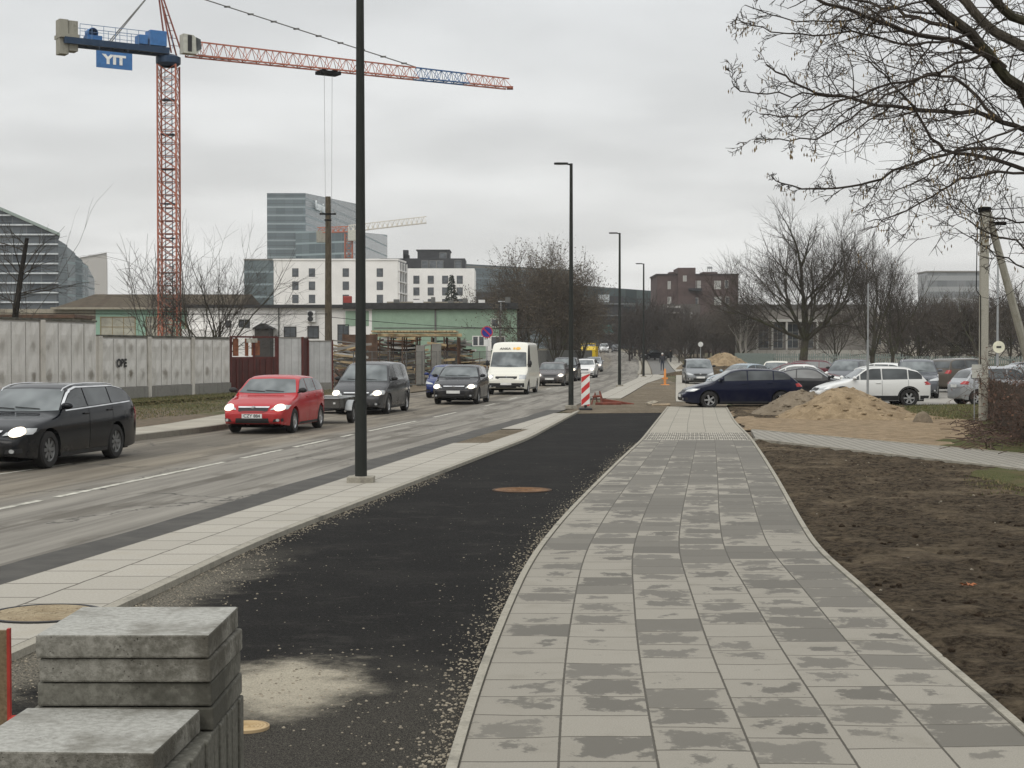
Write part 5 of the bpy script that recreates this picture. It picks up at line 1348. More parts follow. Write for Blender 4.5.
o = pile('rubble_heap', 'heap', 'low brown rubble heap at the foot of the wooden utility pole', 345, 0, 80, 60, (1.7,1.2,1.1), [M_BRN, plain('dirt', (.09,.065,.045), .9), M_JUNK[3]], 78)

# no parking sign, utility poles
x = XA(487, 84)
t = empty('no_parking_sign', (x, 84, .05), label='round blue and red no parking sign on a thin post behind the queue', cat='road sign')
b = MB(); b.tube([(0,0,0),(0,0,3.0)], .03, 8); b.build('post', M_STEEL, t)
zc = Z(333, 84)
Mx = Matrix.Translation((0,-.05,zc)) @ Matrix.Rotation(math.pi/2, 4, 'X')
b = MB(); b.lathe([(.31,-.01),(.31,.01),(.26,.012)], 28, Mx); b.build('rim', plain('sign_red', (.42,.03,.05), .5), t)
b = MB(); b.lathe([(.262,.010),(.001,.010)], 28, Mx); b.build('face', plain('sign_blue', (.02,.035,.22), .5), t)
b = MB(); b.cbox((0,-.066,zc), (.5,.006,.07), Matrix.Translation((0,0,zc)) @ Matrix.Rotation(R(45),4,'Y') @ Matrix.Translation((0,0,-zc))); b.build('slash', MT['sign_red'], t)
b = MB(); b.box(-.14,.14,-.05,-.03,zc-.75,zc-.40); b.build('plate', M_PLATE, t)

M_PW = m_bark('old_pole_wood', (0.055, 0.045, 0.032), (0.12, 0.10, 0.072))
y = 79; x = XA(328.5, y)
t = empty('utility_pole', (x, y, .05), label='tall weathered wooden utility pole beside the nearest lamp post', cat='utility pole')
b = MB(); b.tube([(0,0,0),(0,0,4),(.0,0,Z(198,y))], [.20,.17,.13], 10); b.build('pole', M_PW, t, smooth=True)
b = MB(); b.cbox((0,-.1,Z(215.5,y)), (.80,.1,.07)); b.cbox((0,-.1,Z(221.5,y)), (.34,.1,.06)); b.build('crossarm', M_UNDER, t)
for sx in (-.34, .34): b = MB(); b.lathe([(.04,0),(.05,.05),(.03,.1),(.045,.13),(.001,.17)], 8, Matrix.Translation((sx,-.1,Z(215.5,y)+.03))); b.build('insulator', M_STEEL, t)
# wires along the yard
def wire(p, q, sag, rad, label, mat=M_UNDER, name='overhead_wire', n=14):
    p, q = Vector(p), Vector(q); b = MB()
    pts = [p.lerp(q, i/n) - Vector((0,0,sag*4*(i/n)*(1-i/n))) for i in range(n+1)]
    b.tube(pts, rad, 4); o = b.build(name, mat); tag(o, label, 'wire'); return o
wire((x, y-.1, Z(314, y)), (XA(-80, 66), 66, Z(312, 66)), .05, .018, 'thin dark wire from the wooden utility pole to the left above the wall')
wire((x, y-.1, Z(317, y)), (XA(560, 118), 118, Z(327.5, 118)), .25, .018, 'thin dark wire from the wooden utility pole over the building site')

# right-hand concrete pole with brace and wires
M_PC = m_concrete('pole_concrete', (0.27, 0.26, 0.22), (0.37, 0.355, 0.305), stain=(.12,.115,.07), sc=2.5, sf=.5)
y = 46.5; x = XA(983.5, y)
t = empty('concrete_pole', (x, y, 0), label='concrete utility pole with a slanting brace at the right edge', cat='utility pole')
b = MB(); b.prism([(-.115,-.115),(.115,-.115),(.115,.115),(-.115,.115)], 0, Z(207,y)); b.build('pole', M_PC, t, bevel=.03)
b = MB(); b.tube([(.1,0,Z(212,y)), (XA(1062,y)-x, 1.6, .1)], [.10,.135], 6); b.build('brace', M_PC, t)
b = MB(); b.cbox((0,0,Z(210,y)), (.30,.30,.14)); b.cbox((.45,-.1,Z(224,y)), (.28,.16,.10)); b.tube([(.1,0,Z(222,y)),(.45,-.1,Z(224,y))], .03, 5); b.build('bracket', M_UNDER, t)
b = MB(); b.tube([(-.12,-.1,Z(214,y)),(-.24,-.12,Z(222,y)),(-.26,-.12,Z(290,y)),(-.14,-.13,Z(296,y)),(-.13,-.13,1.0)], .016, 4); b.build('cable', M_UNDER, t)
wire((x+.1, y, Z(210,y)), (x+14, y-20, 7.4), .5, .016, 'upper dark wire leaving the top of the concrete pole')
wire((x+.5, y-.1, Z(224,y)), (x+14, y-24, 6.6), .5, .016, 'lower dark wire leaving the bracket of the concrete pole')
# small meter box on a thin post
y = 45; x = XA(974.6, y)
t = empty('small_sign', (x, y, 0), label='small blank pale sign plate on a thin post left of the concrete pole', cat='sign')
b = MB(); b.tube([(0,0,0),(0,0,Z(365,y))], .018, 6); b.build('post', M_STEEL, t)
b = MB(); b.box(-.08,.20,-.03,-.01,Z(378,y),Z(364.5,y)); b.build('plate', plain('pale_plate', (.42,.42,.38), .6), t, bevel=.004)
y = 56; x = XA(867.8, y)
t = empty('sign_post', (x, y, 0), label='thin grey metal post behind the sand heap in front of the white crossover', cat='post')
b = MB(); b.tube([(0,0,0),(0,0,Z(340,y))], .042, 8); b.build('sleeve', M_STEEL, t); b = MB(); b.tube([(0,0,Z(340,y)),(0,0,Z(284,y))], .026, 8); b.build('post', M_STEEL, t)
y = 100; x = XA(997.3, y)
t = empty('lot_lamp', (x, y, 0), label='tall thin grey lamp post with a round white sign near its foot', cat='street lamp')
b = MB(); b.tube([(0,0,0),(0,0,Z(252,y))], [.09,.05], 8); b.build('post', M_STEEL, t)
b = MB(); b.tube([(0,0,Z(253,y)),(-.5,0,Z(251,y))], .05, 6); b.build('lamp_head', M_STEEL, t)
b = MB(); Mx = Matrix.Translation((0.05,-.1,Z(347,y))) @ Matrix.Rotation(math.pi/2, 4, 'X'); b.lathe([(.38,0),(.38,.02),(.001,.02)], 24, Mx); sg = b.build('round_sign', plain('cream_sign', (.66,.64,.50), .5), t)
b = MB(); b.cbox((.05,-.13,Z(347,y)), (.30,.01,.12)); b.build('sign_mark', M_TXT, sg)
t = empty('road_sign', (XA(700.5, 190), 190, .1), label='small round white sign seen far away left of the far sand heap', cat='road sign')
x0 = 0; zc = Z(344.3, 190)-.1
b = MB(); b.tube([(0,0,0),(0,0,zc)], .05, 6); b.build('post', M_STEEL, t); b = MB(); b.lathe([(.30,0),(.30,.03),(.001,.03)], 16, Matrix.Translation((0,-.06,zc)) @ Matrix.Rotation(math.pi/2, 4, 'X')); b.build('disc', M_PLATE, t)

# ---------------------------------------------------------------- heaps
def heap(name, label, cx, cy, rx, ry, h, mat, seed, z0=0.0, n=46, power=1.15, lump=.07, lean=0, stones=True, M2=None):
    rr = random.Random(seed); vs = []; fs = []
    rings = 26
    for i in range(rings+1):
        q = i / rings
        for k in range(n):
            a = 2*math.pi*k/n
            w = 1 + .12*mn.noise(Vector((math.cos(a)*1.3, math.sin(a)*1.3, seed))) + .05*mn.noise(Vector((math.cos(a)*4, math.sin(a)*4, seed+3)))
            x = rx*q*w*math.cos(a) + lean*(1-q); y = ry*q*w*math.sin(a)
            z = h*max(0, 1 - q**power)
            if q < .22: z = h*(1-.22**power) + (h*.05)*(1-q/.22)*1.6
            z += lump*(mn.fractal(Vector((x*1.6, y*1.6, seed)), .7, 2.2, 6))*min(1, (1-q)*3+.15) * (h/1.2)
            if i == rings: z = -.06
            vs.append((x, y, z))
    for i in range(rings):
        for k in range(n):
            k2 = (k+1) % n; fs.append((i*n+k, (i+1)*n+k, (i+1)*n+k2, i*n+k2))
    b = MB(); b.add(vs, fs)
    for _ in range(90 if stones else 0):
        q = rr.random()**.6; a = rr.random()*6.28; i = min(rings-1, int(q*rings)); v = vs[i*n + int(a/6.2832*n) % n]
        pebble(b, v[0], v[1], v[2], rr.uniform(.02, .07)*(h/1.2+.4), rr)
    o = b.build(name, mat, smooth=60); o.location = (cx, cy, z0); tag(o, label, 'heap'); return o
def gx2(px, py): return G(px, py)
x, y = G(842, 423); heap('sand_heap', 'large ochre sand heap in front of the white crossover', XA(850, 48.8), 48.8, 2.30, 2.0, 1.22, M_SAND, 11, lean=-.25, power=.82)
heap('sand_heap', 'low lumpy tail of ochre sand spilling right of the large sand heap', XA(885, 48.2), 48.2, 2.4, 1.2, .28, M_SAND, 17, n=40)
heap('spoil_heap', 'grey brown soil heap behind the left of the ochre sand heap', XA(800, 51.0), 51.0, 1.75, 1.4, .98, M_SPOIL, 12, lean=.1, power=1.0)
heap('sand_heap', 'far ochre sand heap near the school fence', XA(724, 140), 140, 3.4, 3.0, 1.95, M_SAND, 13, z0=.15, lean=0)
heap('soil_bank', 'long dark soil bank below the far ochre sand heap', XA(727, 134), 134, 6.0, 2.2, .9, M_SOIL, 14, stones=False)
heap('spoil_heap', 'small pale rubble heap far left of the far sand heap', XA(693, 170), 170, 2.0, 1.5, 1.4, M_SPOIL, 15)
x, y = G(924.5, 424); heap('boulder', 'rounded grey boulder on the sand right of the heap', x, y+.2, .30, .24, .34, M_SPOIL, 16, n=24, power=2.4, lump=.16, stones=False)
# ---------------------------------------------------------------- cranes
M_CRED = plain('crane_red', (0.37, 0.125, 0.075), .6, var=.15); M_CBLUE = plain('crane_blue', (0.025, 0.09, 0.22), .5, var=.15); M_CDB = plain('crane_dark_blue', (0.012, 0.035, 0.075), .5)
M_CBOX = plain('crane_box_blue', (0.045, 0.15, 0.36), .5); M_CW = m_concrete('counterweight', (.24,.23,.19), (.33,.32,.27)); M_CCAB = plain('crane_cab', (0.45,0.45,0.39), .5)
def lattice(b, p0, p1, up, side, w, h, bays, rch=.07, rl=.035, tri=False, fw1=1.0):
    """square (or triangular) lattice beam from p0 to p1; up, side unit vectors"""
    p0, p1, up, side = map(Vector, (p0, p1, up, side))
    def corner(t, k):
        c = p0.lerp(p1, t); f = 1 + (fw1-1)*t
        if tri: return c + (side*(w/2*(-1,1)[k]) if k < 2 else up*h*f)
        return c + side*(w/2*(-1,1,1,-1)[k]) + up*(h/2*(-1,-1,1,1)[k])
    n = 3 if tri else 4
    for k in range(n): b.tube([corner(0,k), corner(1,k)], rch, 4)
    for i in range(bays):
        a, c = i/bays, (i+1)/bays
        for k in range(n):
            k2 = (k+1) % n
            b.tube([corner(a,k), corner(a,k2)], rl, 3, False)
            if tri and not (k == 0):
                m = (a+c)/2; top = k2 if k2 == 2 else k; bt = k if k2 == 2 else k2
                b.tube([corner(a,bt), corner(m,top)], rl, 3, False); b.tube([corner(m,top), corner(c,bt)], rl, 3, False)
            else:
                b.tube([corner(a,k), corner(c,k2)] if i % 2 else [corner(a,k2), corner(c,k)], rl, 3, False)
                if not tri: 
                    b.tube([corner(a,k2), corner(c,k)] if i % 2 else [corner(a,k), corner(c,k2)], rl*.9, 3, False)
YC = 130.0; s_ = YC / FPX
mx = D(168.5, 100, YC); Zc = lambda py, y=YC: D(170, py, y).z
t = empty('tower_crane', (mx.x, YC, 0), 0, 'red lattice tower crane with a blue counter jib and a YIT sign', 'tower crane')
zt_ = Zc(65.5); b = MB(); lattice(b, (0,0,0), (0,0,zt_), (0,1,0), (1,0,0), 1.50, 1.50, 24, .085, .04); b.build('mast', M_CRED, t)
b = MB(); 
for k in range(48): b.tube([(-.25,0,zt_*k/48),(.25,0,zt_*k/48)], .03, 3, False)
b.tube([(-.28,0,0),(-.28,0,zt_)], .04, 4); b.tube([(.28,0,0),(.28,0,zt_)], .04, 4)
for k in range(1, 9): b.cbox((0,0,zt_*k/9), (1.1,1.1,.06))
b.build('ladder', M_CDB, t)
b = MB(); b.lathe([(.7,zt_-.1),(1.0,zt_+.15),(1.0,zt_+.65),(.6,zt_+.85),(.001,zt_+.85)], 20); b.build('slewing_ring', M_CDB, t, smooth=True)
# jib direction: tip at px 510, y = 86; height ratio gives depth
tip = D(509, 86, 148); root = Vector((mx.x, YC, zt_ + .9))
tip.z = root.z + .2
jd = Vector((tip.x - root.x, tip.y - root.y, 0)).normalized(); side = Vector((-jd.y, jd.x, 0)); O = Vector((mx.x, YC, 0))
JL = Vector((tip.x-root.x, tip.y-root.y, 0)).length
P = lambda s, z, o=0: jd*s + Vector((0,0,z)) + side*o
zj = zt_ + .95
def jz(f): return zj + .15*f
j = empty('jib', (0,0,0)); j.parent = t
fr = [0.06, .66, .83, 1.0]
M_CR2 = plain('crane_dark_red', (0.22, 0.07, 0.05), .6)
for k, (a, c, m, nb) in enumerate(((.05,.70,M_CRED,17),(.70,.86,M_CBLUE,5),(.86,1.0,M_CRED,4))):
    b = MB(); lattice(b, P(JL*a, jz(a)), P(JL*c, jz(c)), (0,0,1), side, 1.1, 1.25 - .35*a, nb, .075, .03, tri=True, fw1=(1.25-.35*c)/(1.25-.35*a))
    o = b.build('jib_section', m, j)
    if k == 1: o['label'] = 'blue jib section'
b = MB(); b.cbox(P(JL+.1, jz(1)+.05), (.6,.6,.25)); b.build('jib_tip', M_CR2, j)
b = MB(); M = Matrix.Rotation(math.atan2(jd.y, jd.x), 4, 'Z'); b.cbox((JL*.13,0,zj+.12), (JL*.11,.5,.10), M); b.build('catwalk', M_CR2, j)
# counter jib
CL = 8.75
b = MB(); b.box(-CL, -.2, -.85, -.55, zj-.15, zj+.35, M); b.box(-CL, -.2, .55, .85, zj-.15, zj+.35, M); b.box(-CL, -.2, -.55, .55, zj+.28, zj+.33, M)
for k in range(9): b.box(-CL+k*1.05, -CL+k*1.05+.12, -.55, .55, zj-.05, zj+.25, M)
b.build('counter_jib', M_CDB, t)
b = MB()
for yy in (-.85,.85):
    b.tube([M @ Vector((-CL+1.2,yy,zj+1.45)), M @ Vector((-.8,yy,zj+1.45))], .03, 4); b.tube([M @ Vector((-CL+1.2,yy,zj+.9)), M @ Vector((-.8,yy,zj+.9))], .022, 4)
    for k in range(9): b.tube([M @ Vector((-CL+1.2+k*.95,yy,zj+.3)), M @ Vector((-CL+1.2+k*.95,yy,zj+1.45))], .025, 4)
b.build('railing', plain('rail_blue', (.12,.2,.33), .6), t)
for k, (x0, x1, z0, z1) in enumerate(((-CL-.30, -CL+.40, -.95, 1.75), (-CL+.45, -CL+1.15, -.65, 1.7), )):
    b = MB(); b.box(x0, x1, -.5, .5, zj+z0, zj+z1, M); b.box(x0-.03, x1+.03, -.8, .8, zj+z0*.0+.3, zj+.6, M); b.build('counterweight', M_CW, t)
b = MB(); b.box(-CL+1.9, -CL+3.1, -.5, .5, zj+.35, zj+.75, M); b.lathe([(.38,-.45),(.42,-.4),(.42,.4),(.38,.45),(.001,.45)], 16, M @ Matrix.Translation((-CL+2.4,0,zj+.95)) , axis='y'); b.build('winch', M_CBOX, t)
b = MB(); b.box(-1.85, -.45, -.9, .3, zj+.40, zj+1.62, M); b.build('control_box', M_CBOX, t, bevel=.03)
b = MB(); b.box(-2.75, -2.05, -.9, .2, zj+.40, zj+1.15, M); b.build('control_box', M_CBOX, t, bevel=.03)
# sign below the counter jib
sg = empty('sign', (0,0,0)); sg.parent = t
sx0, sx1 = -(168.5-93)*s_*1.02, -(168.5-128)*s_*1.02
b = MB(); b.box(sx0, sx1, -.98, -.90, zj-1.82, zj-.50, M)
b.build('sign_board', M_CBOX, sg)
text_mesh('lettering', 'YIT', 0.98, plain('sign_white', (.75,.75,.72), .5), sg, M @ Matrix.Translation(((sx0+sx1)/2, -.995, zj-1.16)) @ Matrix.Rotation(math.pi/2, 4, 'X') @ Matrix.Scale(1.25, 4, (1,0,0)), .01, .05)
b = MB()
for xx in (sx0+.3, sx1-.3): b.tube([M @ Vector((xx,-.9,zj-.5)), M @ Vector((xx,-.8,zj))], .03, 4)
b.build('hanger', M_CDB, sg)
# apex frame, ties
ap = Vector((-1.15, 0, zj + 8.6))
b = MB(); ap = M @ Vector((-.85, 0, zj+5.5))
for (xx, yy, r_) in ((.05,-.55,.075),(.05,.55,.075),(.95,-.6,.075),(.95,.6,.075)): b.tube([M @ Vector((xx,yy,zj)), ap + M @ Vector((0,yy*.25,0))], r_, 5)
for k in range(1, 9):
    f = k/9; q = [M @ Vector((.05,-.55,zj)), M @ Vector((.95,-.6,zj))]; b.tube([q[0].lerp(ap, f), q[1].lerp(ap, f)], .03, 3)
b.build('apex_frame', M_CR2, t)
b = MB()
b.tube([ap, P(JL*.70, jz(.7)+1.05)], .05, 5)
for f in np.linspace(.25, .95, 9): c = Vector(ap).lerp(P(JL*.70, jz(.7)+1.05), f); b.cbox(c, (.5,.12,.14))
b.build('jib_tie', M_DSTEEL, t)
b = MB(); b.tube([ap, M @ Vector((-4.9,-.5,zj+.4))], .045, 5); b.tube([ap, M @ Vector((-4.9,.5,zj+.4))], .045, 5); b.build('counter_tie', M_DSTEEL, t)
# cab
b = MB(); b.prism([(.95,zj-.1),(2.3,zj-.1),(2.95,zj+.35),(2.75,zj+1.55),(2.0,zj+2.15),(.95,zj+2.15)], -1.5, -.4, M @ Matrix.Rotation(math.pi/2, 4, 'X') @ Matrix.Translation((0,0,1.9)));
b2 = MB(); cabM = M @ Matrix(((1,0,0,0),(0,0,-1,-.55),(0,1,0,0),(0,0,0,1)))
b2.prism([(.75,zj-.05),(1.9,zj-.05),(2.2,zj+.3),(2.1,zj+1.05),(1.6,zj+1.45),(.75,zj+1.5)], 0, .9, cabM); cab = b2.build('cab', M_CCAB, t)
b = MB(); b.prism([(1.85,zj+.15),(2.28,zj+.4),(2.2,zj+1.15),(1.8,zj+1.3)], .91, .93, cabM); b.build('cab_window', M_GLASS, cab)
b = MB(); b.prism([(1.1,zj+.1),(1.45,zj+.1),(1.45,zj+1.42),(1.1,zj+1.42)], .91, .94, cabM); b.build('banner', M_BLACK, cab)
# trolley and ropes
f = (320-168.5)/(510-168.5); 
b = MB(); sT = JL*f*.985
b.cbox((0,0,0), (1.9,1.2,.28), Matrix.Translation(P(sT, jz(f)-.28)) @ M); 
b.lathe([(.2,-.3),(.2,.3)], 10, Matrix.Translation(P(sT-.5, jz(f)-.15)) @ M, axis='y'); b.lathe([(.2,-.3),(.2,.3)], 10, Matrix.Translation(P(sT+.5, jz(f)-.15)) @ M, axis='y'); tr = b.build('trolley', M_UNDER, t)
b = MB()
for oo in (-.42, .42): b.tube([P(sT+oo*.9, jz(f)-.3), P(sT+oo*.5, 1.9)], .018, 3)
b.build('hoist_rope', plain('rope_grey', (.22,.22,.22), .6), tr)
b = MB(); b.cbox((0,0,0), (.8,.35,.8), Matrix.Translation(P(sT, 1.5)) @ M); b.lathe([(.28,-.22),(.28,.22)], 14, Matrix.Translation(P(sT, 1.5)) @ M, axis='y'); b.build('hook_block', M_CRED, tr)
def place(o):
    for c in o.children: pass
# distant second crane
YD = 330; sD = YD/FPX
cx = XA(349, YD)
t = empty('tower_crane', (cx, YD, 0), 0, 'small distant red and white tower crane in front of the glass tower', 'tower crane')
Zd = lambda py: CAMH - (py-350.5)*sD
b = MB(); lattice(b, (0,0,0), (0,0,Zd(234)), (0,1,0), (1,0,0), 1.5, 1.5, 16, .12, .06); b.build('mast', M_CRED, t)
M_CWH = plain('crane_pale', (0.55,0.52,0.46), .6)
b = MB(); lattice(b, (0,0,Zd(232)), ((428-349)*sD, -6, Zd(225.5)), (0,0,1), (0,1,0), 1.2, 1.3, 16, .12, .06, tri=True); b.build('jib', M_CWH, t)
b = MB(); lattice(b, (0,0,Zd(232)), ((316-349)*sD, 3, Zd(232)), (0,0,1), (0,1,0), 1.2, 1.1, 6, .12, .06, tri=True); b.build('counter_jib', M_CRED, t)
b = MB(); b.cbox(((321-349)*sD, 2.5, Zd(236)), (2.2,1.4,2.4)); b.build('counterweight', M_CW, t)
b = MB(); b.cbox((.9,-.9,Zd(236)), (1.8,1.5,2.2)); b.build('cab', M_CCAB, t)

# ---------------------------------------------------------------- buildings
def uvbox(name, x0, x1, y0, y1, z0, z1, mat, parent, faces_uv=True, poly=None, slope=None):
    """box (or prism over poly) with metre UVs on its walls; slope = list of top heights per poly corner"""
    poly = poly or [(x0,y0),(x1,y0),(x1,y1),(x0,y1)]
    n = len(poly); tops = slope or [z1]*n
    vs = [(x,y,z0) for x,y in poly] + [(x,y,tz_) for (x,y),tz_ in zip(poly,tops)]
    fs = [tuple(range(n-1,-1,-1)), tuple(range(n,2*n))] + [(i,(i+1)%n,n+(i+1)%n,n+i) for i in range(n)]
    me = bpy.data.meshes.new(name); me.from_pydata(vs, [], fs); me.materials.append(mat)
    ul = me.uv_layers.new(name='UVMap'); acc = [0]
    for i in range(n): acc.append(acc[-1] + math.dist(poly[i], poly[(i+1)%n]))
    for pi, p in enumerate(me.polygons):
        for li in p.loop_indices:
            v = me.loops[li].vertex_index
            if pi < 2: ul.data[li].uv = (0.3*vs[v][0]+.01, .05)
            else:
                i = pi - 2; u = acc[i] if v % n == i else acc[i+1]; ul.data[li].uv = (u, vs[v][2])
    o = bpy.data.objects.new(name, me); COL.objects.link(o); o.parent = parent; return o
def window(parent, x, z, w, h, y, frame=.09, mat=None, fm=None, mull=0, bars=0, depth=.05, rx=None):
    """window on a wall facing -y (local)"""
    b = MB(); b.box(x-w/2-frame, x+w/2+frame, y-depth, y+.02, z-h/2-frame, z-h/2); b.box(x-w/2-frame, x+w/2+frame, y-depth, y+.02, z+h/2, z+h/2+frame)
    b.box(x-w/2-frame, x-w/2, y-depth, y+.02, z-h/2, z+h/2); b.box(x+w/2, x+w/2+frame, y-depth, y+.02, z-h/2, z+h/2)
    for k in range(mull): q = x - w/2 + w*(k+1)/(mull+1); b.box(q-frame*.35, q+frame*.35, y-depth*.8, y, z-h/2, z+h/2)
    for k in range(bars): q = z - h/2 + h*(k+1)/(bars+1); b.box(x-w/2, x+w/2, y-depth*.8, y, q-frame*.35, q+frame*.35)
    o = b.build('window', fm or M_FRAME, parent)
    b = MB(); b.box(x-w/2, x+w/2, y-.02, y+.01, z-h/2, z+h/2); b.build('pane', mat or M_WIN, o)
    return o
M_FRAME = plain('window_frame', (0.40,0.39,0.36), .6); M_WIN = m_glass('window_glass', (0.05,0.058,0.065), (0.11,0.12,0.13), .12); M_WINP = plain('curtained_pane', (.34,.33,.27), .4, var=.25, scale=.9)
M_RENDW = plain('white_render', (0.76,0.745,0.715), .8, var=.06, scale=.3); M_ROOFD = plain('dark_roof', (0.035,0.035,0.035), .8, var=.3); M_GBRICK = plain('black_cladding', (0.030,0.031,0.034), .7, var=.15)

# mint warehouse with a rust-brown roof
Y = 150; s = Y/FPX; zb = 0
Zw = lambda py, y=Y: CAMH - (py-350.5)*y/FPX
xw = lambda px, y=Y: (px-512)*y/FPX
t = empty('warehouse', (xw(60), Y, 0), 0, 'long low mint green warehouse with a rusty brown roof behind the concrete wall', 'warehouse')
L_ = xw(238)-xw(60)
M_MINT = m_concrete('mint_render', (0.235,0.37,0.29), (0.30,0.44,0.35), stain=(.20,.27,.20), sc=.35, sf=.4); M_DIRTW = m_concrete('grimy_render', (.26,.235,.185), (.36,.33,.265), stain=(.12,.10,.08), sc=.8, sf=.7)
ml = xw(96)-xw(60)
b = MB(); b.box(ml, L_, 0, 14, 0, Zw(308)); b.build('wall', M_MINT, t)
b = MB(); b.box(-14, ml-.005, 0.05, 14, 0, Zw(309)); b.build('wall', M_DIRTW, t)['label'] = 'grimy beige wall section'
b = MB(); 
zr0, zr1 = Zw(308.5), Zw(292.5); 
M_RUST = m_stripe('rusty_roof', 'X', .8, (0.055,0.039,0.024), (0.08,0.066,0.042), .06, .35, .9)
vs = [(-.6,-.5,zr0),(L_+.5,-.5,zr0),(L_+.5,7,zr1),(1.9*1,7,zr1),(-.6,14.5,zr0),(L_+.5,14.5,zr0)]
b.add([(-.6,-.5,zr0),(L_+.5,-.5,zr0),(L_+.5,5,zr1),(2.0,5,zr1),(L_+.5,14.5,zr0),(-.6,14.5,zr0)], [(0,1,2,3),(3,2,4,5),(0,3,5),(1,4,2)]); b.build('roof', M_RUST, t)
b = MB(); b.box(-.7, L_+.55, -.58, -.40, zr0-.10, zr0+.10); b.build('gutter', M_DIRTW, t)
for (xa, xb) in ((101.5,135),(147,172),(186,214)):
    xm = (xw(xa)+xw(xb))/2 - xw(60); window(t, xm, Zw(327), xw(xb)-xw(xa), 1.75, 0, .10, M_WINP, plain('yellow_frame', (.25,.20,.12), .7), mull=2, bars=1)
b = MB(); 
for k in range(7): b.box(-13+k*2.1, -12.2+k*2.1, .0, .05, Zw(336), Zw(318)); 
b.build('openings', M_UNDER, t)
# rusted shed bits behind the tall wall
t2 = empty('shed', (xw(8,110), 110, 0), 0, 'low grimy shed with a rusty roof behind the taller wall', 'shed')
b = MB(); b.box(-4, 4.5, 0, 5, 0, Zw(318,110)); b.build('wall', M_DIRTW, t2)
b = MB(); b.box(-4.2, 4.7, -.3, 5.3, Zw(318,110), Zw(314.5,110)); b.build('roof', M_BRN, t2)
b = MB(); b.box(-2.0, -.4, -.04, .0, 1.6, Zw(323,110)); b.box(.6, 2.6, -.04, 0, 1.6, Zw(322,110)); b.build('opening', M_UNDER, t2)
# white depot building right of the warehouse
Y = 148
t = empty('depot_building', (xw(187,Y), Y, 0), 0, 'white single storey depot building with a flat dark roof above the red gate', 'building')
def lx(px, p0=187, y=148): return xw(px,y)-xw(p0,y)
b = MB(); b.box(0, lx(344), 0, 12, 0, Zw(308,Y)); b.build('wall', M_RENDW, t)
b = MB(); b.box(-.4, lx(344)+.1, -.5, 12.3, Zw(308,Y), Zw(304.8,Y)); b.build('roof', M_ROOFD, t)
b = MB(); b.box(0, lx(262), -2.2, -.02, 0, Zw(329.5,Y)); p = b.build('annex', M_RENDW, t)
b = MB(); b.prism([(lx(256),Zw(329,Y)),(lx(277),Zw(329,Y)),(lx(275),Zw(328,Y)),(lx(265.5),Zw(323.5,Y)),(lx(257.5),Zw(328,Y))], -.0, 2.6, Matrix(((1,0,0,0),(0,0,-1,0),(0,1,0,0),(0,0,0,1)))); b.build('porch_roof', M_ROOFD, t)
b = MB(); b.box(lx(259), lx(273.5), -2.4, -.02, 0, Zw(329,Y)-.02); b.build('porch', plain('porch_dark', (.05,.045,.04), .7), t)
for (px0,px1,py0,py1) in ((226,231,321,327),(239.5,244,320,327),(245.5,249.5,320,327.5),(284.5,296,327,337),(308,318.5,326.5,338)):
    window(t, lx((px0+px1)/2), Zw((py0+py1)/2,Y), lx(px1)-lx(px0)-.1, (py1-py0)*Y/FPX-.1, 0, .10, M_WIN, M_ROOFD, mull=1)
b = MB(); b.box(lx(308), lx(316), -.4, 0, Zw(322,Y), Zw(311,Y)); ac = b.build('air_conditioner', plain('ac_white', (.62,.62,.60), .5), t)
for zc in (314, 319): b = MB(); b.lathe([(.26,0),(.22,.03),(.05,.03),(.001,.03)], 14, Matrix.Translation((lx(311),-.41,Zw(zc,Y))) @ Matrix.Rotation(math.pi/2,4,'X')); b.build('fan', M_GBRICK, ac)
b = MB(); b.box(lx(279)-.05, lx(279)+.05, -.1, 0, 0, Zw(308,Y)); b.build('downpipe', M_DSTEEL, t)
# long green hall
Y = 146
t = empty('green_hall', (xw(344.5,Y), Y, 0), 0, 'long light green industrial hall with a dark flat roof behind the building site', 'building')
lx2 = lambda px: xw(px,146)-xw(344.5,146)
M_GREEN = m_stripe('green_render', 'Z', 3.0, (0.26,0.36,0.27), (0.19,0.26,0.20), .02, .08, .8)
b = MB(); b.box(0, lx2(372), .0, 14, 0, Zw(308,Y)); b.build('wall', M_RENDW, t)['label'] = 'white end wall'
b = MB(); b.box(lx2(345.5), lx2(369), -.04, -.005, Zw(326,Y), Zw(311,Y)); b.build('green_panel', M_GREEN, t)
b = MB(); b.box(lx2(372)+.005, lx2(517), -.06, 14, 0, Zw(309.5,Y)); b.build('wall', M_GREEN, t)
b = MB(); b.box(-.1, lx2(518), -.5, 14.4, Zw(309,Y), Zw(303,Y)); b.build('roof', M_ROOFD, t)
b = MB(); b.box(lx2(435.5)-.08, lx2(435.5)+.08, -.16, -.065, 0, Zw(309,Y)); b.box(lx2(374), lx2(517), -.10, -.065, Zw(328,Y)-.04, Zw(328,Y)+.04); b.box(lx2(500)-.08, lx2(500)+.08, -.16, -.065, 0, Zw(309,Y)); b.build('conduit', M_DSTEEL, t)
window(t, lx2(495), Zw(323,Y), .55, .6, -.06, .14, M_WIN, plain('pale_surround', (.42,.46,.40), .6))
for px in (475.5, 481.5): window(t, lx2(px), Zw(341,Y), .42, .8, -.06, .07, M_WIN, M_RENDW)
window(t, lx2(498), Zw(343,Y), 1.2, 1.1, -.06, .07, M_WIN, M_RENDW)
window(t, lx2(340)+.3, Zw(334,Y), .9, 1.6, 0, .08, M_WIN, M_ROOFD, mull=1, bars=1)
b = MB(); b.box(lx2(486), lx2(491), -.09, -.065, 0, Zw(337,Y)); b.build('door', M_RENDW, t)
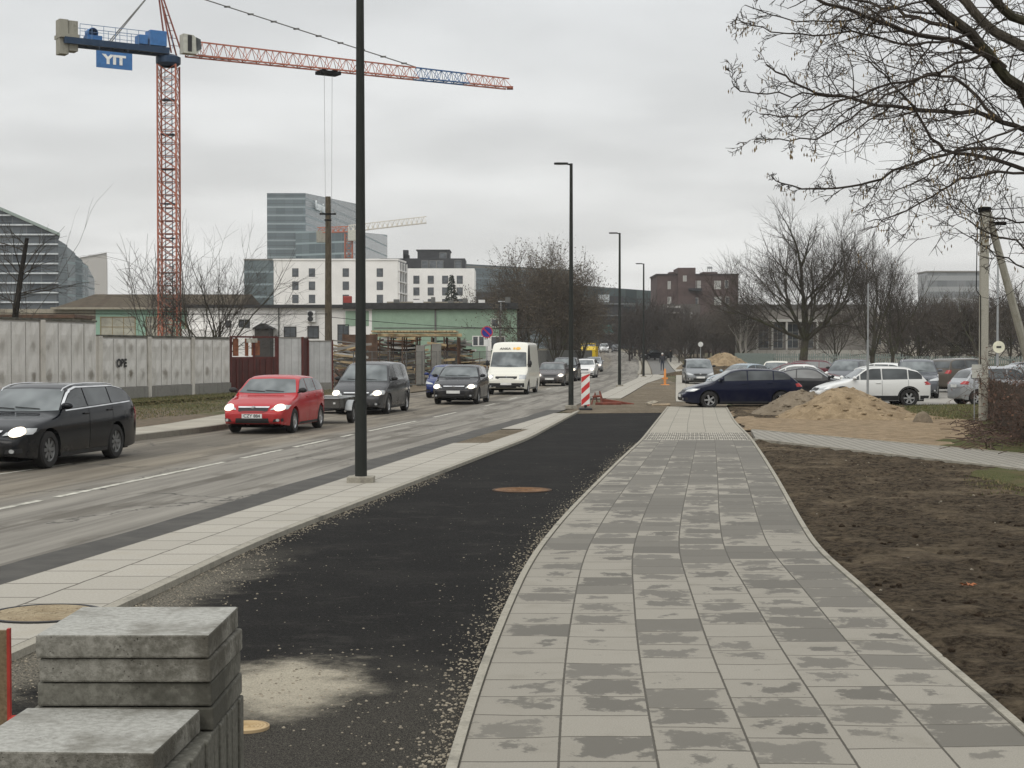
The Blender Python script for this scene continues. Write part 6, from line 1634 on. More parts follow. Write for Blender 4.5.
for px, w, h in ((392,.5,.4),(412,.9,.35),(430,.35,.6),(447,.5,.3),(462,.4,.5),(478,.6,.35),(505,.5,.6)):
    b = MB(); b.box(lx2(px), lx2(px)+w, 2, 3, Zw(303,Y)+.005, Zw(303,Y)+h); b.build('roof_vent', M_RENDW if px in (412,478) else M_DSTEEL, t)
b = MB(); b.box(lx2(384), lx2(462), 3.4, 12, Zw(303,Y)+.005, Zw(300.5,Y)); b.build('roof_light', M_EARTH if False else M_DIRTW, t)
b = MB(); b.tube([(lx2(501),-1,0),(lx2(501),-1,Zw(303,Y))], .05, 6); b.tube([(lx2(498),-1,Zw(302,Y)),(lx2(505),-1,Zw(302,Y))], .06, 5); o = b.build('yard_lamp', M_STEEL); o.location = t.location; tag(o, 'slim grey lamp post standing at the right end of the green hall', 'street lamp')
# red cabinet and rooftop bits
b = MB(); b.box(-.4,.4,0,.5,0,.75); o = b.build('roof_cabinet', plain('red_cabinet', (.30,.05,.04), .6), bevel=.05); o.location = (xw(347.5,151), 151, Zw(304,151)-.0); tag(o, 'small red cabinet standing on the depot roof left of the lamp post', 'cabinet')

# white hotel blocks
Y = 300
t = empty('white_block', (xw(274,Y), Y, 0), 0, 'white rendered block with three rows of grey windows and glazed balconies at its right end', 'building')
lh = lambda px: xw(px,300)-xw(274,300)
pts = [(0,0),(lh(398),0),(lh(398)+.9,9),(0,9)]
b = MB(); b.prism(pts, 0, Zw(260.5,Y)); b.build('wall', M_RENDW, t)
b = MB(); b.prism([(-.15,-.15),(lh(398)+.1,-.15),(lh(398)+1.0,9.1),(-.15,9.1)], Zw(260.5,Y)+.003, Zw(260.5,Y)+.30); b.build('parapet', M_RENDW, t)
for px in (295.6, 312.2, 346, 380):
    for py in (272.7, 285.8, 299): window(t, lh(px), Zw(py,Y), 1.05, 1.45, 0, .07, M_WIN, M_GBRICK, depth=.04)
an = math.atan2(9, .9)
for k in range(4):
    for j in range(3):
        z = Zw(304 - k*11.2, Y)
        M2 = Matrix.Translation((lh(398)+.03,0,0)) @ Matrix.Rotation(an, 4, 'Z')
        b = MB(); x = .6 + j*2.9; b.box(x, x+2.5, -.06, .0, z+.2, z+1.75, M2); b.build('balcony_glass', M_WIN, t)
    b = MB(); b.box(.1, 9.2, -.3, .0, z-.12, z+.1, M2); b.build('balcony_slab', M_RENDW, t)
for x in (.2, 3.2, 6.1, 9.0): b = MB(); b.box(x, x+.2, -.28, 0, 5, Zw(262,Y), M2); b.build('balcony_post', M_RENDW, t)
Y = 325
t = empty('white_block', (xw(406,Y), Y, 0), 0, 'farther white rendered block below the black upper storeys, right of the balconies', 'building')
lq = lambda px: xw(px,325)-xw(406,325)
b = MB(); b.box(0, lq(474.5), 0, 14, 0, Zw(268.5,Y)); b.build('wall', M_RENDW, t)
for px in (416.5, 430.8, 445.2, 459.8):
    for py in (279.8, 291.5, 303): window(t, lq(px), Zw(py,Y), 1.1, 1.5, 0, .07, M_WIN, M_GBRICK, depth=.04)
t = empty('black_block', (xw(380,Y+16), Y+16, 0), 0, 'black clad upper storeys rising behind the two white blocks', 'building')
ly = lambda px: xw(px,341)-xw(380,341)
Zy = lambda py: Zw(py, 341)
b = MB(); b.box(0, ly(465), 0, 12, 0, Zy(258.5)); b.build('wall', M_GBRICK, t)
b = MB(); b.box(ly(417.5), ly(449), .5, 10, Zy(258.5), Zy(250.5)); b.build('upper_wall', M_GBRICK, t)
b = MB(); b.box(ly(403), ly(408), .5, 3, Zy(258.5), Zy(250)); b.build('chimney', M_GBRICK, t)
b = MB(); b.box(ly(404), ly(409), .5, 3, Zy(258.5), Zy(255)); b.box(ly(416), ly(450), .3, 10.2, Zy(250.5)+.003, Zy(249.6)); b.build('roof_edge', M_ROOFD, t)
for px in (390, 397, 425, 433, 440, 458): window(t, ly(px), Zy(264.5), 1.3, 1.5, 0, .1, M_WIN, M_DSTEEL)
window(t, ly(443), Zy(256), 1.3, 1.3, .5, .1, M_WIN, M_DSTEEL)
# second (glazed) annex left of the white block
M_CW1 = m_curtain('tower_glass', dv=2.64, du=2.8, glass=(0.095,0.12,0.13), glass2=(0.14,0.17,0.18), band=(0.17,0.205,0.215)); M_CW2 = m_curtain('blue_glass', (0.07,0.095,0.105), (0.14,0.175,0.185), (0.24,0.30,0.31), du=2.4, dv=3.4)
Y = 330
t = empty('glass_annex', (xw(244.5,Y), Y, 0), 0, 'dark grey glazed block immediately left of the white block', 'building')
w_ = xw(276,Y)-xw(244.5,Y)
uvbox('facade', 0, w_, 0, 10, 0, Zw(260.5,Y), m_curtain('annex_glass', (0.075,0.095,0.10), (0.12,0.15,0.155), (0.20,0.25,0.26), du=2.4, dv=2.6), t)
b = MB(); b.box(-.1, w_+6, -.1, 10, Zw(260.5,Y)+.003, Zw(259,Y)); b.build('parapet', M_PLINTH, t)
# tall glass tower with lettering
Y = 520
t = empty('glass_tower', (0,0,0), 0, 'tall grey blue glass office tower with white lettering near its top', 'office tower')
A = (xw(267.5,505), 505); B_ = (xw(306,505), 505); C_ = (xw(387,640), 640); Dd = (xw(330,690), 690)
zA, zB = Zw(193.3,540), Zw(193.3,505)
H_T = zB
E_ = (xw(358.5,592), 592)
poly = [A, B_, E_, (xw(330,640), 640)]
zt1 = max(Zw(193.5,505), 0)
uvbox('tower_facade', 0,0,0,0, 0, zt1, M_CW1, t, poly=poly, slope=[zt1, zt1, Zw(204.5,592), Zw(204.5,592)])
b = MB()
for k in range(1, 20):
    z = k*2.64
    for (p, q, zm) in ((A, B_, zt1), (B_, E_, zt1)):
        n_ = Vector((q[1]-p[1], -(q[0]-p[0]), 0)).normalized()*.06; zz_ = z
        if z > zt1 - 1: continue
        b.add([(p[0]+n_.x,p[1]+n_.y,zz_-.22),(q[0]+n_.x,q[1]+n_.y,zz_-.22),(q[0]+n_.x,q[1]+n_.y,zz_+.22),(p[0]+n_.x,p[1]+n_.y,zz_+.22)], [(0,1,2,3)])
        b.add([(p[0],p[1],zz_+.22),(q[0],q[1],zz_+.22),(q[0]+n_.x,q[1]+n_.y,zz_+.22),(p[0]+n_.x,p[1]+n_.y,zz_+.22)], [(3,2,1,0)])
b.build('floor_bands', plain('band_pale', (.27,.315,.325), .5), t)
poly2 = [(xw(296,480), 480), (xw(352,470), 470), (xw(387.5,545), 545), (xw(300,560), 560)]
uvbox('low_wing', 0,0,0,0, 0, Zw(233,480), M_CW2, t, poly=poly2, slope=[Zw(232,480), Zw(231.5,470), Zw(235,545), Zw(235,560)])
pT = Vector((B_[0],B_[1],0)).lerp(Vector((E_[0],E_[1],0)), .22); dv = (Vector((E_[0],E_[1],0)) - Vector((B_[0],B_[1],0))).normalized(); nv_ = Vector((dv.y,-dv.x,0))
pT = pT + dv*0 + nv_*.6; 
Mt = Matrix(((dv.x,0,nv_.x,pT.x),(dv.y,0,nv_.y,pT.y),(0,1,0,Zw(208.5,528)),(0,0,0,1)))
text_mesh('lettering', 'Luminor', 4.0, plain('letter_white', (.75,.77,.77), .5), t, Mt @ Matrix.Translation((3.5,0,0)) @ Matrix.Scale(1.55,4,(1,0,0)), .2, .10)
# far glass office right of the black block
Y = 420
t = empty('glass_office', (xw(465,Y), Y, 0), 0, 'low pale grey glass office right of the white blocks above the green hall', 'office building')
lo = lambda px: xw(px,420)-xw(465,420)
uvbox('facade', 0, 0, 0, 0, 0, Zw(264,Y), M_CW1, t, poly=[(0,0),(lo(575),30),(lo(575),45),(0,16)], slope=[Zw(264,Y),Zw(270,450),Zw(270,450),Zw(264,Y)])
b = MB(); b.prism([(-.2,-.3),(lo(575),29.7),(lo(575),45),(-.2,16)], Zw(267.2,Y), Zw(265.6,Y)); b.build('fascia', M_PLINTH, t)
b = MB(); b.box(lo(468), lo(495), -6, 0, 0, Zw(293,Y)); b.build('dark_base', M_GBRICK, t)
# striped glass hall with a sloping roof, far left
Y = 330
t = empty('glass_hall', (0,0,0), 0, 'curved striped glass office building with a sloping roof at the left edge', 'office building')
zL, zR = Zw(203,Y), Zw(236,Y)
x0, x1 = xw(-45,Y), xw(59,Y)
M_ST = m_curtain('striped_glass', (0.045,0.055,0.065), (0.11,0.125,0.135), (0.22,0.24,0.25), du=3.0, dv=2.0, bw=.12)
uvbox('facade', 0,0,0,0, 0, 0, M_ST, t, poly=[(x0,Y),(x1,Y),(xw(57,Y+30),Y+30),(xw(-45,Y+30),Y+30)], slope=[Zw(190,Y),zR,zR,Zw(190,Y)])
b = MB()
def roofz(x): return Zw(190,Y) + (zR - Zw(190,Y))*(x-x0)/(x1-x0)
k = 0
for k in range(1, 19):
    z = k*2.0+.1; xe = x1 if z < zR else x0 + (x1-x0)*(Zw(190,Y)-z)/(Zw(190,Y)-zR)
    b.box(x0, xe, Y-.5, Y-.02, z-.15, z+.15)
b.build('sunshade_bands', plain('shade_white', (.52,.55,.56), .5), t)
b = MB(); b.add([(x0,Y-.8,roofz(x0)),(x1+.6,Y-.8,roofz(x1)-.1),(xw(57,Y+30),Y+30,roofz(x1)-.1),(xw(-45,Y+30),Y+30,roofz(x0)),(x0,Y-.8,roofz(x0)+.7),(x1+.6,Y-.8,roofz(x1)+.5),(xw(57,Y+30),Y+30,roofz(x1)+.5),(xw(-45,Y+30),Y+30,roofz(x0)+.7)], [(0,3,2,1),(4,5,6,7),(0,1,5,4),(1,2,6,5),(2,3,7,6),(3,0,4,7)]); b.build('roof_edge', plain('roof_pale_green', (.26,.31,.28), .5), t)
# stepped faceted end
prev = None
cols = [(59,240,332),(68,247,336),(76,255,341),(83,262,347),(89,268,354),(95,281,362)]
for i in range(len(cols)-1):
    (pa_, ya_, da), (pb_, yb_, db) = cols[i], cols[i+1]
    uvbox('faceted_wing', 0,0,0,0, 0, 0, M_CW2 if i % 2 else M_CW1, t, poly=[(xw(pa_,da),da),(xw(pb_,db),db),(xw(pb_,db+20),db+20),(xw(pa_,da+20),da+20)], slope=[Zw(ya_,da),Zw(yb_-1.5,db),Zw(yb_-1.5,db),Zw(ya_,da)])
# plain beige block behind it
t = empty('beige_block', (0,0,0), 0, 'plain windowless pale beige block right of the striped glass office', 'building')
M_BEI = plain('beige_render', (.42,.405,.38), .8, var=.05)
uvbox('wall', 0,0,0,0, 0, 0, M_BEI, t, poly=[(xw(80,470),470),(xw(107.5,450),450),(xw(108,490),490),(xw(82,490),490)], slope=[Zw(259.5,470),Zw(254.5,450),Zw(254.5,450),Zw(259,490)])
b = MB(); b.add([(xw(80,470),469.8,Zw(259.5,470)),(xw(107.5,450),449.8,Zw(254.5,450)),(xw(107.5,450),449.8,Zw(254.5,450)+.5),(xw(80,470),469.8,Zw(259.5,470)+.5)], [(0,1,2,3)]); b.build('coping', M_PLINTH, t)

# modern dark glass block beyond the bend
Y = 380; zg = 2.6
t = empty('dark_office', (xw(575,Y), Y, 0), 0, 'dark glass office block beyond the bend behind the third lamp post', 'office building')
lm = lambda px: xw(px,380)-xw(575,380)
uvbox('facade', 0,0,0,0, 0, 0, m_curtain('dark_curtain', (0.020,0.030,0.032), (0.07,0.09,0.09), (0.075,0.085,0.085), du=2.6, dv=4.2, bw=.18), t, poly=[(lm(560),0),(lm(660),0),(lm(660),20),(lm(560),20)], slope=[Zw(284,Y),Zw(291.5,Y),Zw(291.5,Y),Zw(284,Y)])
b = MB(); b.box(lm(596), lm(622), -5, -.02, 2, Zw(297,Y)); b.build('dark_bay', M_GBRICK, t)
b = MB(); b.box(lm(597), lm(608), -5.2, -5.02, Zw(303,Y), Zw(295.5,Y)); b.build('bright_window', plain('pale_glass', (.42,.45,.46), .2), t)
for py in (304.5, 316, 334): b = MB(); b.box(lm(590), lm(633), -5.6, -5.05, Zw(py,Y)-.15, Zw(py,Y)+.15); b.build('ledge', plain('ledge_grey', (.13,.14,.14), .6), t)
b = MB(); b.box(lm(598), lm(612), -5.3, -5.02, Zw(333,Y), Zw(325,Y)); b.build('green_glass', plain('teal_glass', (.05,.12,.11), .3), t)
b = MB(); b.box(lm(562), lm(598), -5.3, -.5, 2, Zw(340,Y)); b.build('low_wing', plain('teal_wall', (.04,.065,.065), .5), t)
# brown brick block
Y = 300
t = empty('brick_block', (xw(657,Y), Y, 0), 0, 'brown brick apartment block with stepped roofline beyond the far trees', 'apartment building')
lb = lambda px: xw(px,300)-xw(657,300)
M_BR = plain('brown_brick', (0.085,0.060,0.055), .85, var=.18, scale=.6)
b = MB(); b.box(0, lb(738), 0, 14, 0, Zw(274,Y)); b.build('wall', M_BR, t)
b = MB(); b.box(lb(677.5), lb(695), -.6, 8, 0, Zw(268,Y)); b.build('stair_tower', M_BR, t)
b = MB(); b.box(lb(670), lb(676), 1, 5, Zw(274,Y), Zw(271.8,Y)); b.box(lb(703), lb(718), 1, 6, Zw(274,Y), Zw(271.8,Y)); b.build('roof_structure', M_BR, t)
b = MB(); b.box(-.2, lb(738)+.2, -.15, 14.1, Zw(274,Y)-.25, Zw(274,Y)+.02); b.build('parapet', M_UNDER if False else plain('dark_flashing', (.045,.035,.033), .7), t)
b = MB()
for px in (708.5, 710, 712): b.tube([(lb(px),1.5,Zw(272,Y)),(lb(px),1.5,Zw(266,Y))], .06, 4)
b.box(lb(708), lb(713), 1.4, 1.6, Zw(268.5,Y), Zw(266.5,Y)); b.build('aerial', M_STEEL, t)
for (px0,px1,py0,py1) in ((667.5,670.5,281.5,289),(682.5,686,276,281.5),(691,696,281,288),(697,700.5,281,289),(714,720.5,281,289),(724.5,728,280.5,288),(667.5,671,297,304),(714,721,297,305),(725,729,297,304),(691,698,298,305)):
    window(t, lb((px0+px1)/2), Zw((py0+py1)/2,Y), lb(px1)-lb(px0)-.15, (py1-py0)*Y/FPX-.1, -.6 if px0 == 682.5 else 0, .09, M_WIN if px0 not in (667.5,714,697,682.5) else plain('pale_pane', (.36,.36,.34), .4), M_FRAME)
b = MB(); b.box(lb(688), lb(701), -1.3, -.02, Zw(291,Y), Zw(288.5,Y)); b.build('balcony', M_GBRICK, t)
# white-striped low block in front
t = empty('flats', (xw(664,285), 285, 0), 0, 'low pale banded block of flats in front of the brown brick block', 'apartment building')
lf = lambda px: xw(px,285)-xw(664,285)
b = MB(); b.box(0, lf(700), 0, 8, 0, Zw(304,285)); b.build('wall', plain('dark_flat_wall', (.09,.08,.072), .8), t)
for k in range(6): b = MB(); b.box(lf(667), lf(680), -.5, -.02, Zw(308+k*6,285), Zw(306+k*6,285)); b.build('balcony_band', plain('pale_band', (.30,.29,.27), .7), t)
b = MB(); b.box(lf(683), lf(692), -.3, -.02, 1.5, Zw(312,285)); b.build('pale_bay', plain('pale_bay_render', (.32,.315,.30), .7), t)

# school with a white fascia and framed glazing
Y = 195
t = empty('school_building', (xw(735,Y), Y, 0), 0, 'low grey school building with a white fascia and framed glazing behind the parked cars', 'school')
lsx = lambda px: xw(px,195)-xw(735,195); Zs = lambda py: Zw(py, 195)
M_SCH = plain('school_wall', (.17,.158,.14), .85, var=.15, scale=.5); M_FAS = plain('pale_fascia', (.36,.35,.32), .7)
b = MB(); b.prism([(0,0),(lsx(865),0),(lsx(865)+4,12),(1.9,12)], 0, Zs(305)); b.build('wall', M_SCH, t)
b = MB(); b.box(-.2, lsx(866), -.2, 12.2, Zs(309), Zs(304.5)); b.build('roof', plain('grey_felt_roof', (.10,.095,.088), .9), t)
b = MB(); b.box(lsx(736), lsx(830), -1.6, -.02, Zs(322), Zs(319.5)); b.build('fascia', M_FAS, t)
for px in (755.5, 770.3, 784.5, 800, 815): b = MB(); b.box(lsx(px)-.11, lsx(px)+.11, -1.55, -1.3, Zs(350), Zs(322)-.005); b.build('column', M_FAS, t)
for a, c in ((756.5,769.3),(771.3,783.5),(785.5,799),(801,814)):
    window(t, lsx((a+c)/2), Zs(336), lsx(c)-lsx(a)-.25, 2.9, -.02, .06, M_WIN, M_FAS, mull=1, bars=2)
b = MB(); b.box(lsx(736), lsx(866), -1.9, -1.62, 0, Zs(350)); b.build('low_wall', m_concrete('low_wall_render', (.30,.29,.26), (.38,.365,.33), sc=1), t)
t = empty('school_building', (xw(868,210), 210, 0), 0, 'long beige school wing with rows of windows behind the right-hand bare trees', 'school')
ls2 = lambda px: xw(px,210)-xw(868,210); Z2 = lambda py: Zw(py, 210)
b = MB(); b.box(0, ls2(1075), 0, 12, 0, Z2(318)); b.build('wall', plain('beige_school', (.36,.335,.285), .85, var=.12, scale=.4), t)
b = MB(); b.box(-.2, ls2(1075), -.3, 12.2, Z2(318), Z2(316.5)); b.build('roof', M_DIRTW, t)
for row, py in enumerate((326, 341)):
    for k in range(13):
        px = 876 + k*14.8; window(t, ls2(px), Z2(py), 1.25, .85, 0, .07, M_WIN, M_FAS, mull=1)
# far pale slab block at the right
t = empty('slab_block', (xw(927,430), 430, 0), 0, 'distant pale grey slab block above the right-hand trees', 'apartment building')
uvbox('facade', 0, xw(985,430)-xw(927,430), 0, 10, 0, Zw(272.5,430), m_curtain('hazy_facade', (.13,.14,.145), (.20,.21,.215), (.28,.29,.29), du=2.6, dv=3.0, bw=.45), t)
b = MB(); b.box(-.3, xw(985,430)-xw(927,430)+.3, -.2, 10.2, Zw(272.5,430), Zw(271,430)); b.build('parapet', M_PLINTH, t)

# fences at the far side of the car park
M_PFEN = plain('pale_green_fence', (.20,.235,.215), .6, .2, var=.1)
def picket(a, b_, h, label, mat, pitch=.14, z=0.0, w=.07, name='picket_fence', z2=None):
    L = math.hypot(b_[0]-a[0], b_[1]-a[1]); an = math.atan2(b_[1]-a[1], b_[0]-a[0])
    t = empty(name, (a[0], a[1], z), an, label, 'fence')
    b = MB(); n = int(L/pitch); rr = random.Random(int(L*10))
    for k in range(n): b.box(k*pitch, k*pitch+w, -.02, .0, .08, h*(1+rr.uniform(-.015,.015)))
    b.build('slats', mat, t)
    b = MB(); b.box(0, L, .003, .04, h*.22, h*.28); b.box(0, L, .003, .04, h*.80, h*.86); b.build('rails', mat, t)
    for k in range(int(L/2.5)+1): b = MB(); b.box(k*2.5-.04, k*2.5+.04, .045, .12, 0, h*1.02); b.build('post', mat, t)
picket((XA(775,150), 150), (XA(905,142), 142), 1.8, 'pale green picket fence behind the parked cars and the big bare tree', M_PFEN, pitch=.22, w=.10)
picket((XA(906,142), 142), (XA(1060,128), 128), 1.6, 'pale green picket fence behind the right-hand parked cars', M_PFEN, pitch=.22, w=.10)
picket((XA(735,178), 178), (XA(774,150), 150), 1.8, 'pale green picket fence receding beside the far sand heap', M_PFEN, pitch=.22, w=.10)
M_DW = plain('rotten_fence_wood', (.055,.038,.026), .85, var=.35, scale=3)
picket((XA(986,49), 49), (9.9, 29), 1.25, 'dark rotten picket fence under the bare hedge at the right edge', M_DW, pitch=.17, w=.11)
# ---------------------------------------------------------------- trees
M_BARK = m_bark('bark', green=.5); M_TWIG = plain('twigs', (0.050, 0.042, 0.034), .9, var=.25); M_TWIGB = plain('brown_twigs', (0.068, 0.056, 0.044), .9, var=.25)
M_BIRCH = m_bark('pale_bark', (.14,.13,.11), (.30,.28,.25))
def grow(bt, bw, p, d, L, r, depth, rr, P, tips=None):
    n = P.get('seg', 5) if depth > 1 else 3
    pts = [p.copy()]; rads = [r]; dirs = [d.copy()]
    r1 = r * P.get('taper', .55)
    for i in range(n):
        w = P.get('wob', .12)
        d = (d + Vector((rr.gauss(0, w), rr.gauss(0, w), rr.gauss(0, w))) + Vector((0,0,P.get('up', .06) if depth > P.get('dl', 1) else P.get('uptip', .05)))).normalized()
        p = p + d * (L / n); pts.append(p.copy()); dirs.append(d.copy()); rads.append(r + (r1 - r) * (i+1)/n)
    big = r > P.get('twig', .03)
    (bt if big else bw).tube(pts, rads, 7 if r > .12 else (5 if big else 3), cap=not big and False)
    if tips is not None and depth <= 1: tips.append((p.copy(), d.copy()))
    if depth <= 0: return
    k = P['kids'][min(depth, len(P['kids'])-1)]
    for j in range(k):
        f = P.get('start', .35) + (1 - P.get('start', .35)) * ((j + rr.random()) / k)
        x = f * n; i = min(n-1, int(x)); q = pts[i].lerp(pts[i+1], x - i); dd = dirs[i+1]
        ax = dd.orthogonal().normalized(); ax.rotate(Matrix.Rotation(rr.random()*6.283, 3, dd))
        ang = R(rr.uniform(*P.get('ang', (25, 50))))
        nd = (dd*math.cos(ang) + ax*math.sin(ang)).normalized()
        rq = rads[i] + (rads[i+1]-rads[i])*(x-i)
        grow(bt, bw, q, nd, L * rr.uniform(*P.get('lr', (.55, .8))), max(P.get('rmin', .006), min(rq*.72, rq * P.get('rr', .62))), depth-1, rr, P, tips)
    if depth > 0 and P.get('lead', True):
        grow(bt, bw, pts[-1], dirs[-1], L*.7, r1, depth-1, rr, P, tips)
def tree_meshes(nm, P, H, r, seed, trunk_h, depth, leaves=0, first=None, leafsize=.07):
    rr = random.Random(seed); bt, bw = MB(), MB(); tips = []
    if first == 'multi':
        for k in range(P.get('stems', 6)):
            a = 6.283*k/P.get('stems', 6) + rr.random()*.6; t_ = R(rr.uniform(*P.get('stem_ang', (8, 32))))
            d = Vector((math.sin(t_)*math.cos(a), math.sin(t_)*math.sin(a), math.cos(t_)))
            grow(bt, bw, Vector((math.cos(a)*.15, math.sin(a)*.15, 0)), d, H*rr.uniform(.32,.48), r*rr.uniform(.6,1), depth, rr, P, tips)
    else:
        pts = [Vector((0,0,0)), Vector((0,0,trunk_h*.08)), Vector((rr.gauss(0,.05),rr.gauss(0,.05),trunk_h*.5)), Vector((rr.gauss(0,.1),rr.gauss(0,.1),trunk_h))]
        bt.tube(pts, [r*1.35, r*1.08, r, r*.92], 10, cap=False)
        top = pts[-1]; k = P.get('limbs', 5)
        for j in range(k):
            a = 6.283*j/k + rr.random()*.8; t_ = R(rr.uniform(*P.get('limb_ang', (18, 50))))
            q = pts[2].lerp(top, rr.uniform(P.get('limb_lo', .55), 1))
            d = Vector((math.sin(t_)*math.cos(a), math.sin(t_)*math.sin(a), math.cos(t_)))
            grow(bt, bw, q, d, (H-trunk_h)*rr.uniform(.36,.48), r*rr.uniform(.40,.58), depth, rr, P, tips)
        grow(bt, bw, top, Vector((rr.gauss(0,.08),rr.gauss(0,.08),1)).normalized(), (H-trunk_h)*.46, r*.7, depth, rr, P, tips)
    lf = None
    if leaves:
        lf = MB()
        for _ in range(leaves):
            p, d = rr.choice(tips); p = p + Vector((rr.gauss(0,.25),rr.gauss(0,.25),rr.gauss(0,.25)))
            a = Vector((rr.gauss(0,1),rr.gauss(0,1),rr.gauss(0,1))).normalized(); b_ = a.orthogonal().normalized(); s = leafsize*rr.uniform(.6,1.3)
            lf.add([p-a*s, p+b_*s*.55, p+a*s, p-b_*s*.55], [(0,1,2,3)])
    # normalise height to H
    zs = [v[2] for v in bw.v + bt.v]; k = H/max(zs)
    for m in (bt, bw, lf):
        if m: m.v = [(x*k, y*k, z*k) for x, y, z in m.v]
    return bt, bw, lf
def tree(name, label, group, x, y, H, P, r, seed, trunk_h, depth, mb=M_BARK, mt=M_TWIG, first=None, leaves=0, lm=None, rz=0, z=None, wide=1.0, leafsize=.07):
    t = empty(name, (x, y, (tz(x,y) if z is None else z)), rz, label, 'tree', group)
    bt, bw, lf = tree_meshes(name, P, H, r, seed, trunk_h, depth, leaves, first, leafsize)
    bt.build('trunk', mb, t, smooth=True); c = bw.build('crown', mt, t)
    if lf: l = lf.build('dry_leaves', lm, t); l['kind'] = 'stuff'
    t.scale = (wide, wide, 1)
    return t
P1 = dict(kids=[0,3,3,4,4,3], ang=(22,52), lr=(.56,.80), up=.05, uptip=.02, wob=.11, rmin=.012, rr=.60, taper=.6, twig=.04, limbs=6, limb_ang=(22,62), limb_lo=.45, seg=5)
P2 = dict(P1, limb_ang=(12,38), ang=(18,42), up=.10, limbs=4, rmin=.009, kids=[0,3,3,3,3,3])
P3 = dict(P1, kids=[0,3,3,3,4], rmin=.016)
BG = 'bare winter trees round the car park'
tree('bare_tree', 'big round-crowned bare tree with a thick dark trunk behind the maroon car', BG, XA(804,114), 114, 13.4, dict(P1, limbs=7, limb_lo=.8, limb_ang=(25,74), rmin=.010, kids=[0,2,3,4,3,3], up=.05, wob=.09, lr=(.6,.82)), .36, 9, 3.6, 5, wide=1.0)
tree('bare_tree', 'second bare tree, taller than wide, right of the round-crowned tree', BG, XA(872,128), 128, 12.4, P2, .26, 8, 2.4, 5)
tree('bare_tree', 'bare tree with a forked trunk above the white crossover', BG, XA(893,135), 135, 9.8, P2, .2, 12, 2.0, 4)
for (px, yy, H, sd, lab, wd) in ((918,150,8.6,21,'bare tree left of the slab block above the grey off-roader',1.0),(948,150,8.4,22,'bare tree above the brown off-roader',1.1),(976,146,8.8,23,'bare tree just left of the concrete pole',1.0),(1010,150,10.0,24,'bare tree at the right edge behind the thin lot lamp',1.1),
    (835,160,8.2,25,'thin bare tree between the two big bare trees',.9),(740,190,9.2,27,'bare tree right of the brown brick block',1.0)):
    tree('bare_tree', lab, BG, XA(px,yy), yy, H, P3, .17, sd, 1.6, 4, wide=wd, mt=M_TWIGB)
for (px, sd, lab) in ((741,31,'left pale-barked birch of the pair near the school'),(746,32,'right pale-barked birch of the pair near the school')):
    tree('birch_tree', lab, 'pale birches', XA(px,175), 175, 9.5, dict(P3, limb_ang=(8,25)), .13, sd, 3.2, 3, mb=M_BIRCH)
# left and centre
M_DLEAF = plain('dry_leaf', (.078,.062,.042), .9, var=.4, scale=.8)
tree('bare_shrub_tree', 'many-stemmed bare shrub tree behind the wall at the crane foot', None, XA(213,86), 86, 9.6, dict(P3, stems=7, rmin=.009, stem_ang=(5,32), kids=[0,2,3,3,3], lr=(.5,.8), up=.05), .10, 41, 0, 4, first='multi')
tree('bare_shrub_tree', 'thin spreading bare shrub left of the crane mast', None, XA(160,95), 95, 9.4, dict(P3, stems=6, stem_ang=(15,42), kids=[0,2,3,3]), .07, 42, 0, 3, first='multi')
CT = 'brown trees beside the queue'
PB = dict(P3, kids=[0,3,4,4,4], limbs=6, limb_lo=.2, limb_ang=(15,55), rmin=.018)
for (px, yy, H, sd, lab, lv) in ((530,150,13.2,51,'broad brown tree directly behind the white van',8500),(556,140,12.0,52,'dense brown tree left of the second lamp post',8500),(582,165,9.8,53,'brown tree right of the second lamp post',4200),(514,165,11.0,54,'brown tree at the right end of the green hall',3600),(570,180,11.6,55,'rearmost brown tree of the clump by the second lamp post',3600)):
    tree('brown_tree', lab, CT, XA(px,yy), yy, H, PB, .2, sd, 1.2, 4, mt=M_TWIGB, leaves=lv, lm=M_DLEAF, leafsize=.11, wide=.86)
# far-off woods, each one mass
def woods(label, spots, seed, mat=M_TWIGB, P=dict(P3, kids=[0,3,3,4], rmin=.035, limbs=5, limb_lo=.2)):
    protos = []
    for k in range(3):
        bt, bw, lf = tree_meshes('w', P, 10, .17, seed+k, 1.5, 3); protos.append((bt, bw))
    rr = random.Random(seed); b = MB()
    for (px, yy, H) in spots:
        bt, bw = rr.choice(protos); a = rr.random()*6.28; s = H/10; w = s*rr.uniform(.8,1.15); c, q = math.cos(a)*w, math.sin(a)*w; x0 = XA(px, yy); z0 = tz(x0, yy)
        for m in (bt, bw):
            n = len(b.v); b.v.extend([(x0 + x*c - y*q, yy + x*q + y*c, z0 + z*s) for x, y, z in m.v]); b.f.extend([tuple(i+n for i in f) for f in m.f]); b.m.extend([0]*len(m.f))
    o = b.build('woods', mat); tag(o, label, 'woods', kind='stuff'); return o
rr = random.Random(99)
woods('brown mass of bare trees beyond the far bend around the fourth lamp post', [(rr.uniform(628,672), rr.uniform(225,275), rr.uniform(7.5,11)) for _ in range(20)], 200, plain('far_twigs_dark', (0.042,0.034,0.028), .9))
woods('bare woods in front of the brown brick block', [(rr.uniform(672,745), rr.uniform(205,265), rr.uniform(6.5,9.5)) for _ in range(22)], 210, plain('far_twigs_brown', (0.058,0.048,0.039), .9))
woods('bare woods behind the school roof', [(rr.uniform(745,870), rr.uniform(225,290), rr.uniform(7.5,10)) for _ in range(26)], 220, MT['far_twigs_brown'])
woods('bare woods along the right-hand edge behind the car park', [(rr.uniform(890,1090), rr.uniform(160,205), rr.uniform(6.5,9.0)) for _ in range(15)] + [(rr.uniform(870,1090), rr.uniform(226,270), rr.uniform(9,12)) for _ in range(26)], 230, MT['far_twigs_dark'])
